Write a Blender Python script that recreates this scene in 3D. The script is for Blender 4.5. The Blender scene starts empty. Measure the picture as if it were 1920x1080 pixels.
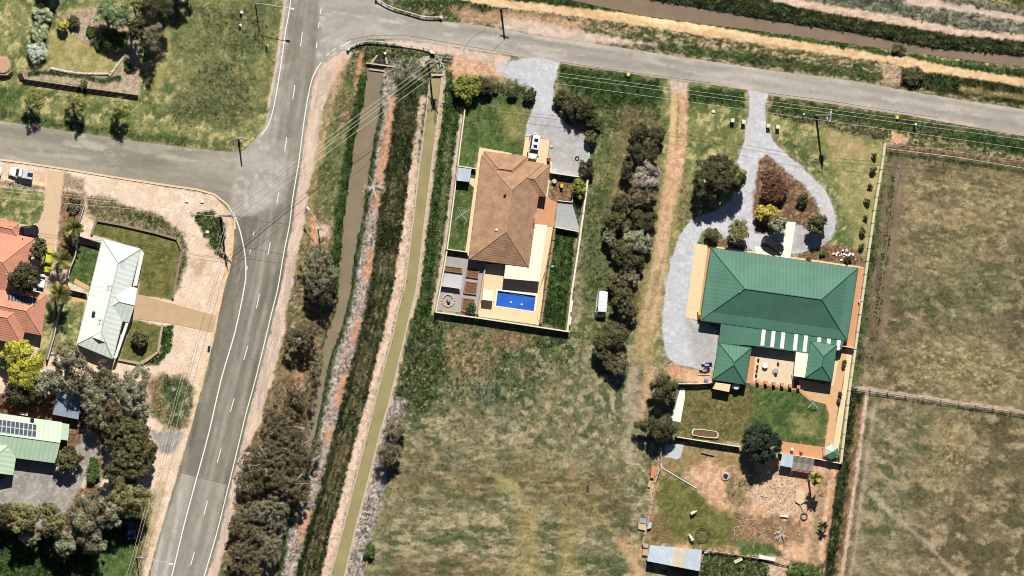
import bpy, math, random
import numpy as np
from mathutils import Vector, Matrix, geometry

random.seed(7); RNG = np.random.default_rng(11)
R = math.radians
scene = bpy.context.scene
COL = scene.collection

# ---------------------------------------------------------------- camera, sky, sun, exposure
S = 0.1                       # metres per photograph pixel on the ground
TILT = R(14); DIST = 4000.0   # the survey camera looks down from slightly west
camd = bpy.data.cameras.new("camera"); cam = bpy.data.objects.new("camera", camd); COL.objects.link(cam)
CR = np.array([math.cos(TILT), 0, math.sin(TILT)]); CU = np.array([0, 1.0, 0]); CB = np.array([-math.sin(TILT), 0, math.cos(TILT)])
CPOS = CB * DIST
cam.matrix_world = Matrix(((CR[0], CU[0], CB[0], CPOS[0]), (CR[1], CU[1], CB[1], CPOS[1]), (CR[2], CU[2], CB[2], CPOS[2]), (0, 0, 0, 1)))
camd.sensor_width = 36; camd.lens = 36 * DIST / (1920 * S); camd.clip_start = 100; camd.clip_end = 60000
scene.camera = cam

SUN_EL, SUN_AZ = R(48), (-0.12, 0.993)      # towards the sun: north, a touch west
world = bpy.data.worlds.new("World"); scene.world = world; world.use_nodes = True
wn = world.node_tree; bg = wn.nodes["Background"]
sky = wn.nodes.new("ShaderNodeTexSky"); sky.sky_type = 'NISHITA'; sky.sun_disc = False
sky.sun_elevation = SUN_EL; sky.sun_rotation = R(-7); sky.air_density = .55; sky.dust_density = .3; sky.altitude = 300
wn.links.new(sky.outputs[0], bg.inputs[0]); bg.inputs[1].default_value = 0.05
sd = bpy.data.lights.new("sun", 'SUN'); sd.energy = 5.0; sd.angle = R(0.5); sd.color = (1, 0.95, 0.87)
so = bpy.data.objects.new("sun", sd); COL.objects.link(so); so.location = (0, 60, 120)
dvec = Vector((-SUN_AZ[0] * math.cos(SUN_EL), -SUN_AZ[1] * math.cos(SUN_EL), -math.sin(SUN_EL)))
so.rotation_euler = dvec.to_track_quat('-Z', 'Y').to_euler()
scene.view_settings.view_transform = 'Standard'; scene.view_settings.look = 'None'
scene.view_settings.exposure = 0.42; scene.view_settings.gamma = 1.0
K = 1.48                       # picture value of a level white surface in the sun
scene.cycles.filter_width = 1.0; scene.cycles.max_bounces = 4; scene.cycles.diffuse_bounces = 2; scene.cycles.glossy_bounces = 2
scene.cycles.transparent_max_bounces = 8

# ---------------------------------------------------------------- plan coordinates
def P(px, py, z=0.0):
    """the world point at height z that lies at plan position (px, py) of the survey"""
    u = (px - 960) * S; v = (540 - py) * S
    d = -CB * DIST + CR * u + CU * v
    k = (z - CPOS[2]) / d[2]
    w = CPOS + d * k
    return Vector((w[0], w[1], z))
def Pn(X, Y, Z):
    u = (X - 960) * S; v = (540 - Y) * S
    dx = -CB[0] * DIST + CR[0] * u; dz = -CB[2] * DIST + CR[2] * u
    k = (Z - CPOS[2]) / dz
    return np.stack([CPOS[0] + dx * k, v * k, Z + 0 * X], -1)
PL = lambda pts, z=0.0: [P(x, y, z) for x, y in pts]

def lin(c):
    c = np.asarray(c, float) / 255
    return np.where(c <= .04045, c / 12.92, ((c + .055) / 1.055) ** 2.4)
def A(r, g, b, k=1.0):
    """surface colour of something that looks (r,g,b) lying level in full sun"""
    c = np.minimum(lin((r, g, b)) / K * k, .82)
    return (float(c[0]), float(c[1]), float(c[2]), 1)

# ---------------------------------------------------------------- numpy noise
def _h(ix, iy, seed):
    n = (ix.astype(np.int64) * 374761393 + iy.astype(np.int64) * 668265263 + seed * 974711) & 0x7fffffff
    n = ((n ^ (n >> 13)) * 1274126177) & 0x7fffffff
    return ((n ^ (n >> 16)) & 0xffff) / 65535.0
def vnoise(x, y, seed=0):
    ix = np.floor(x); iy = np.floor(y); fx = x - ix; fy = y - iy
    fx = fx * fx * (3 - 2 * fx); fy = fy * fy * (3 - 2 * fy)
    a = _h(ix, iy, seed); b = _h(ix + 1, iy, seed); c = _h(ix, iy + 1, seed); d = _h(ix + 1, iy + 1, seed)
    return (a * (1 - fx) + b * fx) * (1 - fy) + (c * (1 - fx) + d * fx) * fy
def fbm(X, Y, s, seed=0, oct=4, ax=1.0, ang=0.0, rough=.55):
    c, sn = math.cos(ang), math.sin(ang)
    x = (X * c + Y * sn) / (s * ax); y = (-X * sn + Y * c) / s
    t = 0; a = 1; w = 0
    for o in range(oct):
        t = t + a * vnoise(x, y, seed + o * 17); w += a; a *= rough; x = x * 2.03 + 13.7; y = y * 2.03 + 7.1
    return t / w
def sstep(a, b, x):
    t = np.clip((x - a) / (b - a), 0, 1); return t * t * (3 - 2 * t)
def sdist(X, Y, poly):
    """signed distance to a polygon, positive inside"""
    d = np.full(X.shape, 1e9); ins = np.zeros(X.shape, bool)
    n = len(poly)
    for i in range(n):
        ax, ay = poly[i]; bx, by = poly[(i + 1) % n]
        ex, ey = bx - ax, by - ay; L = ex * ex + ey * ey + 1e-9
        t = np.clip(((X - ax) * ex + (Y - ay) * ey) / L, 0, 1)
        d = np.minimum(d, (X - ax - t * ex) ** 2 + (Y - ay - t * ey) ** 2)
        c = (ay > Y) != (by > Y)
        with np.errstate(divide='ignore', invalid='ignore'):
            ins ^= c & (X < (bx - ax) * (Y - ay) / (by - ay if by != ay else 1e-9) + ax)
    d = np.sqrt(d)
    return np.where(ins, d, -d)
def pdist(X, Y, line):
    d = np.full(X.shape, 1e9)
    for (ax, ay), (bx, by) in zip(line[:-1], line[1:]):
        ex, ey = bx - ax, by - ay; L = ex * ex + ey * ey + 1e-9
        t = np.clip(((X - ax) * ex + (Y - ay) * ey) / L, 0, 1)
        d = np.minimum(d, (X - ax - t * ex) ** 2 + (Y - ay - t * ey) ** 2)
    return np.sqrt(d)
def widen(line, w):
    """polygon of a line with a width (number or list)"""
    n = len(line); ws = w if hasattr(w, '__len__') else [w] * n
    L, Rr = [], []
    for i in range(n):
        a = Vector(line[max(0, i - 1)]); b = Vector(line[min(n - 1, i + 1)])
        t = (b - a).normalized(); nn = Vector((-t.y, t.x)) * ws[i] / 2; p = Vector(line[i])
        L.append(tuple(p + nn)); Rr.append(tuple(p - nn))
    return L + Rr[::-1]
def curve_pts(line, n=6):
    """smooth a polyline (Catmull-Rom)"""
    out = []; m = len(line)
    for i in range(m - 1):
        p0 = np.array(line[max(i - 1, 0)], float); p1 = np.array(line[i], float); p2 = np.array(line[i + 1], float); p3 = np.array(line[min(i + 2, m - 1)], float)
        for k in range(n):
            t = k / n
            out.append(tuple(.5 * (2 * p1 + (p2 - p0) * t + (2 * p0 - 5 * p1 + 4 * p2 - p3) * t * t + (3 * p1 - p0 - 3 * p2 + p3) * t ** 3)))
    out.append(tuple(line[-1])); return out

# ---------------------------------------------------------------- materials
def new_mat(name, rough=.8, spec=.25):
    m = bpy.data.materials.new(name); m.use_nodes = True
    b = m.node_tree.nodes["Principled BSDF"]; b.inputs["Roughness"].default_value = rough
    b.inputs["Specular IOR Level"].default_value = spec
    return m, m.node_tree, b
def mat(name, c, rough=.8, var=.18, scale=1.5, bump=0.0, spec=.25, metal=0.0, fine=8.0):
    """plain surface with mottling in two sizes"""
    m, t, b = new_mat(name, rough, spec); b.inputs["Metallic"].default_value = metal
    co = t.nodes.new("ShaderNodeTexCoord")
    n1 = t.nodes.new("ShaderNodeTexNoise"); n1.inputs["Scale"].default_value = scale; n1.inputs["Detail"].default_value = 5
    n2 = t.nodes.new("ShaderNodeTexNoise"); n2.inputs["Scale"].default_value = fine; n2.inputs["Detail"].default_value = 2
    for n in (n1, n2): t.links.new(co.outputs["Object"], n.inputs["Vector"])
    ad = t.nodes.new("ShaderNodeMath"); ad.operation = 'ADD'; t.links.new(n1.outputs["Fac"], ad.inputs[0]); t.links.new(n2.outputs["Fac"], ad.inputs[1])
    mr = t.nodes.new("ShaderNodeMapRange"); mr.inputs[1].default_value = .6; mr.inputs[2].default_value = 1.4
    mr.inputs[3].default_value = 1 - var; mr.inputs[4].default_value = 1 + var; t.links.new(ad.outputs[0], mr.inputs[0])
    mx = t.nodes.new("ShaderNodeMix"); mx.data_type = 'RGBA'; mx.blend_type = 'MULTIPLY'; mx.inputs[0].default_value = 1
    mx.inputs[6].default_value = c; t.links.new(mr.outputs[0], mx.inputs[7]); t.links.new(mx.outputs[2], b.inputs["Base Color"])
    if bump:
        bp = t.nodes.new("ShaderNodeBump"); bp.inputs["Strength"].default_value = bump; bp.inputs["Distance"].default_value = .05
        t.links.new(n2.outputs["Fac"], bp.inputs["Height"]); t.links.new(bp.outputs[0], b.inputs["Normal"])
    return m
def attr_mat(name, rough=.95, scale=9.0, var=.3, bump=.35, dist=.06, spec=.12, tr=0.0):
    """colour stored per point (what grows or lies there), broken up by fine noise"""
    m, t, b = new_mat(name, rough, spec)
    at = t.nodes.new("ShaderNodeAttribute"); at.attribute_name = "Col"
    geo = t.nodes.new("ShaderNodeNewGeometry")
    n = t.nodes.new("ShaderNodeTexNoise"); n.inputs["Scale"].default_value = scale * .5; n.inputs["Detail"].default_value = 4; n.inputs["Roughness"].default_value = .7
    t.links.new(geo.outputs["Position"], n.inputs["Vector"])
    mr = t.nodes.new("ShaderNodeMapRange"); mr.inputs[1].default_value = .3; mr.inputs[2].default_value = .7
    mr.inputs[3].default_value = 1 - var; mr.inputs[4].default_value = 1 + var; t.links.new(n.outputs["Fac"], mr.inputs[0])
    mx = t.nodes.new("ShaderNodeMix"); mx.data_type = 'RGBA'; mx.blend_type = 'MULTIPLY'; mx.inputs[0].default_value = 1
    t.links.new(at.outputs["Color"], mx.inputs[6]); t.links.new(mr.outputs[0], mx.inputs[7]); t.links.new(mx.outputs[2], b.inputs["Base Color"])
    if bump:
        bp = t.nodes.new("ShaderNodeBump"); bp.inputs["Strength"].default_value = bump; bp.inputs["Distance"].default_value = dist
        t.links.new(n.outputs["Fac"], bp.inputs["Height"]); t.links.new(bp.outputs[0], b.inputs["Normal"])
    if tr:
        b.inputs["Transmission Weight"].default_value = 0
    return m
def ribbed(name, c, period, rough=.45, bump=.6, var=.12, axis=0, dark=.0, scale=.5, spec=.3, tile=0.0, tilec=.0):
    """roof sheeting / tiles: ribs follow the roof's own UV (metres along the eave, metres up the slope)"""
    m, t, b = new_mat(name, rough, spec)
    uv = t.nodes.new("ShaderNodeUVMap"); uv.uv_map = "UVMap"; sp = t.nodes.new("ShaderNodeSeparateXYZ"); t.links.new(uv.outputs[0], sp.inputs[0])
    def wave(o, per, pw):
        a = t.nodes.new("ShaderNodeMath"); a.operation = 'MULTIPLY'; a.inputs[1].default_value = 2 * math.pi / per; t.links.new(o, a.inputs[0])
        s = t.nodes.new("ShaderNodeMath"); s.operation = 'SINE'; t.links.new(a.outputs[0], s.inputs[0])
        r = t.nodes.new("ShaderNodeMapRange"); r.inputs[1].default_value = -1; r.inputs[2].default_value = 1; t.links.new(s.outputs[0], r.inputs[0])
        p = t.nodes.new("ShaderNodeMath"); p.operation = 'POWER'; p.inputs[1].default_value = pw; t.links.new(r.outputs[0], p.inputs[0]); return p
    w = wave(sp.outputs[axis], period, 2.0)
    h = w.outputs[0]
    if tile:
        w2 = wave(sp.outputs[1 - axis], tile, 1.0); ad = t.nodes.new("ShaderNodeMath"); ad.operation = 'ADD'; t.links.new(w.outputs[0], ad.inputs[0])
        ml = t.nodes.new("ShaderNodeMath"); ml.operation = 'MULTIPLY'; ml.inputs[1].default_value = tilec; t.links.new(w2.outputs[0], ml.inputs[0]); t.links.new(ml.outputs[0], ad.inputs[1]); h = ad.outputs[0]
    co = t.nodes.new("ShaderNodeTexCoord")
    n1 = t.nodes.new("ShaderNodeTexNoise"); n1.inputs["Scale"].default_value = scale; n1.inputs["Detail"].default_value = 6; n1.inputs["Roughness"].default_value = .65
    t.links.new(co.outputs["Object"], n1.inputs["Vector"])
    mr = t.nodes.new("ShaderNodeMapRange"); mr.inputs[1].default_value = .3; mr.inputs[2].default_value = .7; mr.inputs[3].default_value = 1 - var; mr.inputs[4].default_value = 1 + var
    t.links.new(n1.outputs["Fac"], mr.inputs[0])
    m2 = t.nodes.new("ShaderNodeMapRange"); m2.inputs[3].default_value = 1 - dark; m2.inputs[4].default_value = 1; t.links.new(h, m2.inputs[0])
    mu = t.nodes.new("ShaderNodeMath"); mu.operation = 'MULTIPLY'; t.links.new(mr.outputs[0], mu.inputs[0]); t.links.new(m2.outputs[0], mu.inputs[1])
    mx = t.nodes.new("ShaderNodeMix"); mx.data_type = 'RGBA'; mx.blend_type = 'MULTIPLY'; mx.inputs[0].default_value = 1
    mx.inputs[6].default_value = c; t.links.new(mu.outputs[0], mx.inputs[7]); t.links.new(mx.outputs[2], b.inputs["Base Color"])
    bp = t.nodes.new("ShaderNodeBump"); bp.inputs["Strength"].default_value = bump; bp.inputs["Distance"].default_value = .04
    t.links.new(h, bp.inputs["Height"]); t.links.new(bp.outputs[0], b.inputs["Normal"])
    return m

# ---------------------------------------------------------------- mesh building
class MB:
    def __init__(s): s.v = []; s.f = []; s.uv = []; s.mi = []; s.cur = 0; s.any_uv = False
    def face(s, pts, uv=None):
        i = len(s.v); s.v += [tuple(p) for p in pts]; s.f.append(tuple(range(i, i + len(pts)))); s.mi.append(s.cur)
        s.uv += list(uv) if uv else [(0, 0)] * len(pts); s.any_uv |= uv is not None
    def mesh(s, vs, fs):
        i = len(s.v); s.v += [tuple(p) for p in vs]
        for f in fs: s.f.append(tuple(i + k for k in f)); s.mi.append(s.cur); s.uv += [(0, 0)] * len(f)
    def box(s, c, size, rz=0.0, taper=1.0, tilt=None):
        x, y, z = (k / 2 for k in size); M = Matrix.Rotation(rz, 3, 'Z')
        if tilt is not None: M = M @ tilt
        vs = [M @ Vector((sx * x * (taper if sz > 0 else 1), sy * y * (taper if sz > 0 else 1), sz * z)) + Vector(c) for sz in (-1, 1) for sx, sy in ((-1, -1), (1, -1), (1, 1), (-1, 1))]
        s.mesh(vs, [(3, 2, 1, 0), (4, 5, 6, 7), (0, 1, 5, 4), (1, 2, 6, 5), (2, 3, 7, 6), (3, 0, 4, 7)])
    def prism(s, pts, z0, z1, cap_uv=False):
        """pts: list of Vectors (xy used), closed outline"""
        n = len(pts); a = sum(pts[i].x * pts[(i + 1) % n].y - pts[(i + 1) % n].x * pts[i].y for i in range(n))
        if a < 0: pts = pts[::-1]
        lo = [(p.x, p.y, z0) for p in pts]; hi = [(p.x, p.y, z1) for p in pts]
        s.mesh(lo + hi, [tuple(range(n - 1, -1, -1)), tuple(range(n, 2 * n))] + [(i, (i + 1) % n, n + (i + 1) % n, n + i) for i in range(n)])
    def slab(s, top, th):
        """top: list of 3-D points, given thickness downwards"""
        n = len(top); a = sum(top[i][0] * top[(i + 1) % n][1] - top[(i + 1) % n][0] * top[i][1] for i in range(n))
        if a < 0: top = top[::-1]
        lo = [(p[0], p[1], p[2] - th) for p in top]
        s.mesh(lo + [tuple(p) for p in top], [tuple(range(n - 1, -1, -1)), tuple(range(n, 2 * n))] + [(i, (i + 1) % n, n + (i + 1) % n, n + i) for i in range(n)])
    def tube(s, pts, rad, n=6, caps=True):
        pts = [Vector(p) for p in pts]; m = len(pts); rs = rad if hasattr(rad, '__len__') else [rad] * m
        rings = []; up = None
        for i, p in enumerate(pts):
            t = (pts[min(m - 1, i + 1)] - pts[max(0, i - 1)]).normalized()
            if up is None: up = Vector((0, 0, 1)) if abs(t.z) < .9 else Vector((1, 0, 0))
            a = t.cross(up).normalized(); b = a.cross(t).normalized(); up = b
            rings.append([p + (a * math.cos(2 * math.pi * k / n) + b * math.sin(2 * math.pi * k / n)) * rs[i] for k in range(n)])
        vs = [q for r in rings for q in r]; fs = []
        for i in range(m - 1):
            for k in range(n): fs.append((i * n + k, i * n + (k + 1) % n, (i + 1) * n + (k + 1) % n, (i + 1) * n + k))
        if caps: fs += [tuple(range(n - 1, -1, -1)), tuple(range((m - 1) * n, m * n))]
        s.mesh(vs, fs)
    def lathe(s, c, prof, n=14, sx=1.0, sy=1.0):
        vs = []; fs = []; c = Vector(c)
        for r, z in prof:
            for k in range(n): vs.append(c + Vector((r * sx * math.cos(2 * math.pi * k / n), r * sy * math.sin(2 * math.pi * k / n), z)))
        for i in range(len(prof) - 1):
            for k in range(n): fs.append((i * n + k, i * n + (k + 1) % n, (i + 1) * n + (k + 1) % n, (i + 1) * n + k))
        fs += [tuple(range(n - 1, -1, -1)), tuple(range((len(prof) - 1) * n, len(prof) * n))]
        s.mesh(vs, fs)
    def blob(s, c, r, seed=0, rough=.25, n=10, m=7):
        rg = random.Random(seed); c = Vector(c); vs = []; fs = []
        ph = [rg.random() * 6 for _ in range(6)]
        for i in range(m + 1):
            th = math.pi * i / m
            for k in range(n):
                a = 2 * math.pi * k / n
                d = Vector((math.sin(th) * math.cos(a), math.sin(th) * math.sin(a), math.cos(th)))
                q = 1 + rough * (math.sin(3 * d.x + ph[0]) * math.sin(3 * d.y + ph[1]) + .6 * math.sin(5 * d.z + ph[2] + 4 * d.x))
                vs.append(c + Vector((d.x * r[0] * q, d.y * r[1] * q, d.z * r[2] * q)))
        for i in range(m):
            for k in range(n): fs.append((i * n + k, (i + 1) * n + k, (i + 1) * n + (k + 1) % n, i * n + (k + 1) % n))
        s.mesh(vs, fs)
    def build(s, name, mats, parent=None, origin=None, smooth=False):
        me = bpy.data.meshes.new(name); o3 = Vector(origin) if origin is not None else (Vector(parent['_o']) if parent is not None else Vector((0, 0, 0)))
        me.from_pydata([(x - o3.x, y - o3.y, z - o3.z) for x, y, z in s.v], [], s.f); me.validate() if False else None
        for m in (mats if isinstance(mats, (list, tuple)) else [mats]): me.materials.append(m)
        if any(s.mi): me.polygons.foreach_set("material_index", s.mi)
        if s.any_uv:
            u = me.uv_layers.new(name="UVMap"); u.data.foreach_set("uv", [k for q in s.uv for k in q])
        if smooth: me.polygons.foreach_set("use_smooth", [True] * len(me.polygons))
        me.update()
        ob = bpy.data.objects.new(name, me); COL.objects.link(ob)
        if parent is not None:
            ob.parent = parent
            po = Vector(parent['_o']); ob.location = o3 - po; ob['_o'] = tuple(o3)
        else: ob.location = o3; ob['_o'] = tuple(o3)
        return ob
def tag(o, label=None, cat=None, group=None, kind=None):
    for k, v in (('label', label), ('category', cat), ('group', group), ('kind', kind)):
        if v: o[k] = v
    return o
def thing(name, label, cat, loc, group=None):
    o = bpy.data.objects.new(name, None); COL.objects.link(o); o.location = loc; o['_o'] = tuple(loc); o.empty_display_size = .3
    return tag(o, label, cat, group)
def kids(o): return [c for c in bpy.data.objects if c.parent is o]
def dup(root, loc, rz=None, label=None, group=None, _k=None):
    ks = _k if _k is not None else [(c, kids(c)) for c in kids(root)]
    r = root.copy(); COL.objects.link(r); r.location = loc; r['_o'] = tuple(loc)
    if rz is not None: r.rotation_euler = (0, 0, rz)
    if label: r['label'] = label
    if group: r['group'] = group
    for c, gs in ks:
        d = c.copy(); COL.objects.link(d); d.parent = r
        for g in gs:
            e = g.copy(); COL.objects.link(e); e.parent = d
    return r
def np_mesh(name, V, F, mats, col=None, parent=None, origin=(0, 0, 0), smooth=False):
    """V (n,3) array, F (m,k) array of equal faces"""
    me = bpy.data.meshes.new(name); n, k = F.shape
    me.vertices.add(len(V)); me.vertices.foreach_set("co", (V - np.array(origin)).astype(np.float32).ravel())
    me.loops.add(n * k); me.loops.foreach_set("vertex_index", F.astype(np.int32).ravel())
    me.polygons.add(n); me.polygons.foreach_set("loop_start", np.arange(0, n * k, k, dtype=np.int32))
    me.polygons.foreach_set("use_smooth", np.full(n, smooth))
    for m in (mats if isinstance(mats, (list, tuple)) else [mats]): me.materials.append(m)
    if col is not None:
        a = me.color_attributes.new("Col", 'FLOAT_COLOR', 'POINT')
        c4 = np.concatenate([col, np.ones((len(col), 1))], 1).astype(np.float32); a.data.foreach_set("color", c4.ravel())
    me.update(); me.validate()
    ob = bpy.data.objects.new(name, me); COL.objects.link(ob)
    if parent is not None:
        ob.parent = parent; ob.location = Vector(origin) - Vector(parent['_o'])
    else: ob.location = origin
    ob['_o'] = tuple(origin)
    return ob
# ================================================================ GROUND COVER
# cover: three colours (patch mix), patch size, share of the third, tuft density, tuft height, surface roughness (m)
CV = {
 'field':   ((124, 120, 84), (88, 98, 60), (168, 154, 114), 24, .48, .55, .16, .05),
 'fieldgreen': ((98, 108, 68), (68, 88, 50), (156, 150, 110), 22, .42, .9, .28, .05),
 'fieldbrown': ((110, 96, 60), (84, 84, 48), (156, 136, 96), 20, .45, .5, .14, .05),
 'paddock': ((120, 106, 76), (94, 88, 58), (158, 140, 102), 30, .42, .4, .12, .03),
 'paddyellow': ((152, 134, 88), (112, 104, 68), (182, 166, 122), 12, .45, .6, .14, .05),
 'lawn':    ((132, 134, 78), (92, 108, 56), (184, 172, 112), 26, .42, .35, .07, .0),
 'lawndry': ((178, 164, 104), (150, 146, 84), (120, 124, 64), 16, .30, .25, .05, .0),
 'lawngreen': ((66, 92, 40), (90, 108, 54), (140, 136, 76), 12, .30, .35, .06, .0),
 'lawnolive': ((114, 113, 54), (88, 96, 42), (136, 124, 68), 12, .42, .3, .05, .0),
 'backlawn': ((110, 104, 58), (90, 92, 46), (140, 122, 78), 10, .4, .35, .06, .0),
 'weeds':   ((84, 98, 54), (52, 70, 32), (150, 144, 100), 9, .38, 1.0, .38, .12),
 'weedgreen': ((66, 92, 40), (42, 66, 26), (108, 120, 64), 9, .33, 1.0, .35, .10),
 'darkgreen': ((56, 68, 34), (36, 48, 22), (114, 110, 70), 7, .36, 1.0, .38, .14),
 'paleweed': ((172, 158, 148), (120, 112, 96), (200, 188, 178), 5, .45, .8, .3, .16),
 'scrub':   ((128, 112, 76), (92, 98, 56), (172, 146, 108), 10, .42, .7, .22, .06),
 'scrubgreen': ((112, 118, 68), (84, 98, 52), (152, 144, 96), 14, .4, .7, .18, .04),
 'ochre':   ((168, 148, 88), (136, 126, 66), (190, 166, 112), 10, .4, .5, .12, .0),
 'verge':   ((108, 106, 66), (70, 82, 42), (186, 164, 122), 8, .46, .8, .24, .06),
 'greyweed': ((112, 116, 96), (82, 90, 68), (160, 152, 128), 10, .42, .9, .3, .12),
 'sand':    ((234, 202, 176), (212, 178, 152), (248, 222, 200), 9, .45, .04, .08, .05),
 'orange':  ((222, 164, 128), (192, 140, 110), (232, 186, 154), 8, .45, .08, .1, .08),
 'yellowsand': ((236, 200, 152), (222, 184, 136), (244, 214, 174), 12, .45, .02, .06, .02),
 'pinksoil': ((238, 212, 186), (230, 203, 177), (248, 224, 202), 24, .45, .05, .08, .0),
 'shoulder': ((220, 196, 178), (198, 180, 164), (234, 206, 186), 14, .45, .02, .05, .0),
 'redsoil': ((224, 178, 142), (200, 154, 120), (236, 200, 168), 10, .45, .1, .08, .02),
 'brownsoil': ((142, 114, 84), (104, 86, 60), (182, 150, 116), 8, .42, .2, .1, .04),
 'mulch':   ((124, 98, 74), (92, 74, 54), (176, 142, 112), 4, .45, .15, .12, .05),
 'mud':     ((128, 110, 90), (114, 98, 80), (150, 132, 112), 22, .4, .0, .05, .02),
 'rubble':  ((212, 172, 136), (166, 130, 98), (232, 208, 180), 3, .45, .25, .1, .08),
 'bed':     ((196, 176, 150), (160, 138, 112), (214, 196, 172), 4, .4, .1, .1, .05),
 'gravel':  ((207, 209, 213), (199, 200, 203), (219, 222, 226), 10, .42, .0, .05, .0),
 'greygravel': ((172, 166, 158), (156, 148, 138), (190, 186, 180), 14, .42, .02, .05, .0),
 'asphalt': ((186, 180, 169), (168, 162, 151), (202, 196, 186), 22, .4, .0, .0, .0),
 'newseal': ((136, 131, 117), (120, 115, 102), (152, 146, 132), 20, .4, .0, .0, .0),
 'eastroad': ((184, 178, 168), (168, 162, 152), (202, 196, 187), 24, .4, .0, .0, .0),
 'sideroad': ((170, 163, 148), (148, 142, 128), (188, 181, 166), 24, .4, .0, .0, .0),
}
def cover(X, Y, kind, ax=1.0, ang=0.0, seed=0):
    a, b, c, s, sh, td, th, rg = CV[kind]
    a, b, c = lin(a), lin(b), lin(c); sd = seed + sum(map(ord, kind)) % 97
    n1 = sstep(.36, .64, fbm(X, Y, s, sd, 4, ax, ang)); n2 = fbm(X, Y, s * .42, sd + 51, 5, ax, ang, .62)
    q = sstep(1 - sh - .08, 1 - sh + .16, n2 + .02)
    col = a * (1 - n1)[:, None] + b * n1[:, None]; col = col * (1 - q)[:, None] + c * q[:, None]
    n3 = fbm(X, Y, 4.6, sd + 5, 3, 1 + (ax - 1) * .5, ang, .75) - .5
    amp = .66 if td > .3 else (.3 if td > .12 else .12)
    n4 = _h(np.round(X * 7).astype(int), np.round(Y * 7).astype(int), sd) - .5
    if td > .2:
        g = col.mean(1)[:, None]; col = (g + (col - g) * .86) * 1.13
    col = col * np.clip(1 + amp * 2 * n3 + (amp * .5 + .06) * n4, .3, 1.9)[:, None]
    return col / K, td * (1 - .7 * q), np.full(X.shape, th), np.full(X.shape, rg)

# ---- the two channels run down the picture: their edges as x over y
def T(*k): k = np.array(k, float); return lambda y: np.interp(y, k[:, 0], k[:, 1])
DRL = T((120, 692), (165, 687), (190, 683), (270, 666), (300, 661), (350, 655), (405, 646), (450, 642), (500, 638), (540, 636), (590, 631), (625, 614), (655, 608), (690, 606), (720, 598), (760, 585), (810, 572), (870, 553), (930, 535), (990, 512), (1040, 497), (1080, 488), (1240, 440))
DRR = T((120, 718), (165, 711), (210, 710), (260, 700), (300, 694), (350, 686), (400, 679), (450, 669), (500, 661), (540, 656), (590, 646), (634, 632), (668, 619), (700, 611), (760, 600), (810, 590), (870, 575), (930, 556), (990, 535), (1035, 527), (1080, 518), (1240, 472))
ORL = T((180, 729), (230, 722), (270, 716), (300, 711), (350, 703), (400, 697), (450, 692), (500, 685), (540, 678), (590, 668), (640, 656), (690, 642), (760, 626), (810, 613), (870, 598), (930, 580), (990, 562), (1040, 550), (1080, 542), (1240, 500))
ORR = T((180, 741), (230, 735), (270, 730), (300, 726), (350, 717), (400, 708), (450, 704), (500, 697), (540, 690), (590, 680), (640, 668), (690, 654), (760, 638), (810, 624), (870, 610), (930, 594), (990, 576), (1040, 562), (1080, 554), (1240, 512))
GRR = T((120, 790), (180, 785), (230, 780), (270, 776), (300, 772), (350, 764), (400, 759), (450, 752), (500, 744), (540, 737), (590, 727), (640, 715), (690, 702), (760, 686), (810, 670), (870, 655), (930, 640), (990, 622), (1040, 611), (1080, 602), (1240, 560))
CHL = T((120, 810), (140, 808), (190, 803), (235, 797), (270, 793), (310, 787), (370, 781), (430, 773), (490, 766), (540, 760), (580, 748), (640, 735), (700, 718), (760, 703), (810, 691), (910, 665), (990, 645), (1080, 621), (1240, 578))
CHR = T((120, 829), (140, 828), (190, 823), (240, 818), (270, 813), (360, 802), (430, 793), (490, 786), (540, 780), (580, 770), (620, 760), (690, 744), (760, 727), (810, 712), (890, 692), (980, 668), (1080, 645), (1240, 602))
def band(f, g, y0, y1, off0=0, off1=0, st=12):
    ys = np.arange(y0, y1 + .1, st)
    return [(float(f(y)) + off0, float(y)) for y in ys] + [(float(g(y)) + off1, float(y)) for y in ys[::-1]]
cst = lambda v: (lambda y: v + 0 * y)

# ---- sealed roads
WHITE_E = curve_pts([(612, 105), (603, 116), (592, 133), (584, 152), (575, 195), (567, 250), (560, 305), (549, 370), (543, 420), (532, 475), (521, 540), (511, 580), (499, 630), (480, 707), (460, 780), (453, 810), (425, 925), (405, 1005), (383, 1080), (345, 1215)], 3)
WHITE_W1 = curve_pts([(553, -120), (545, 0), (535, 60), (527, 120), (518, 175), (511, 210), (502, 236), (490, 252), (478, 262)], 4)
WHITE_W2 = curve_pts([(438, 400), (446, 420), (452, 440), (459, 475), (461, 507), (458, 540), (440, 625), (415, 710), (392, 810), (365, 910), (345, 985), (322, 1080), (284, 1220)], 3)
PAVE_W = [(420, 540), (405, 620), (378, 730), (356, 810), (325, 920), (300, 1000), (281, 1080), (244, 1220)]
ROAD = ([(546, -140), (538, 0), (520, 128), (504, 205), (495, 238), (478, 262), (455, 282), (430, 285), (330, 275), (240, 263), (120, 245), (0, 226), (-200, 200), (-200, 270), (0, 301), (40, 306), (120, 318), (210, 333), (300, 347), (370, 357), (400, 366), (425, 385), (437, 405), (440, 430), (438, 470), (430, 510)]
        + PAVE_W + [(352, 1220)] + [(x + 5, y) for x, y in WHITE_E[::-1][1:-3]] +
        [(612, 118), (628, 104), (650, 92), (668, 82), (690, 74), (740, 73), (800, 80), (900, 95), (980, 107), (1050, 119), (1150, 133), (1250, 148), (1330, 158), (1400, 168), (1440, 178), (1600, 201), (1700, 216), (1800, 234), (1920, 255), (2150, 292),
         (2150, 243), (1920, 205), (1800, 187), (1700, 170), (1600, 151), (1440, 131), (1400, 125), (1300, 110), (1200, 95), (1100, 79), (1000, 65), (920, 51), (870, 43), (800, 38), (760, 29), (728, 14), (700, -6), (680, -40), (668, -140)])

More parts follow.
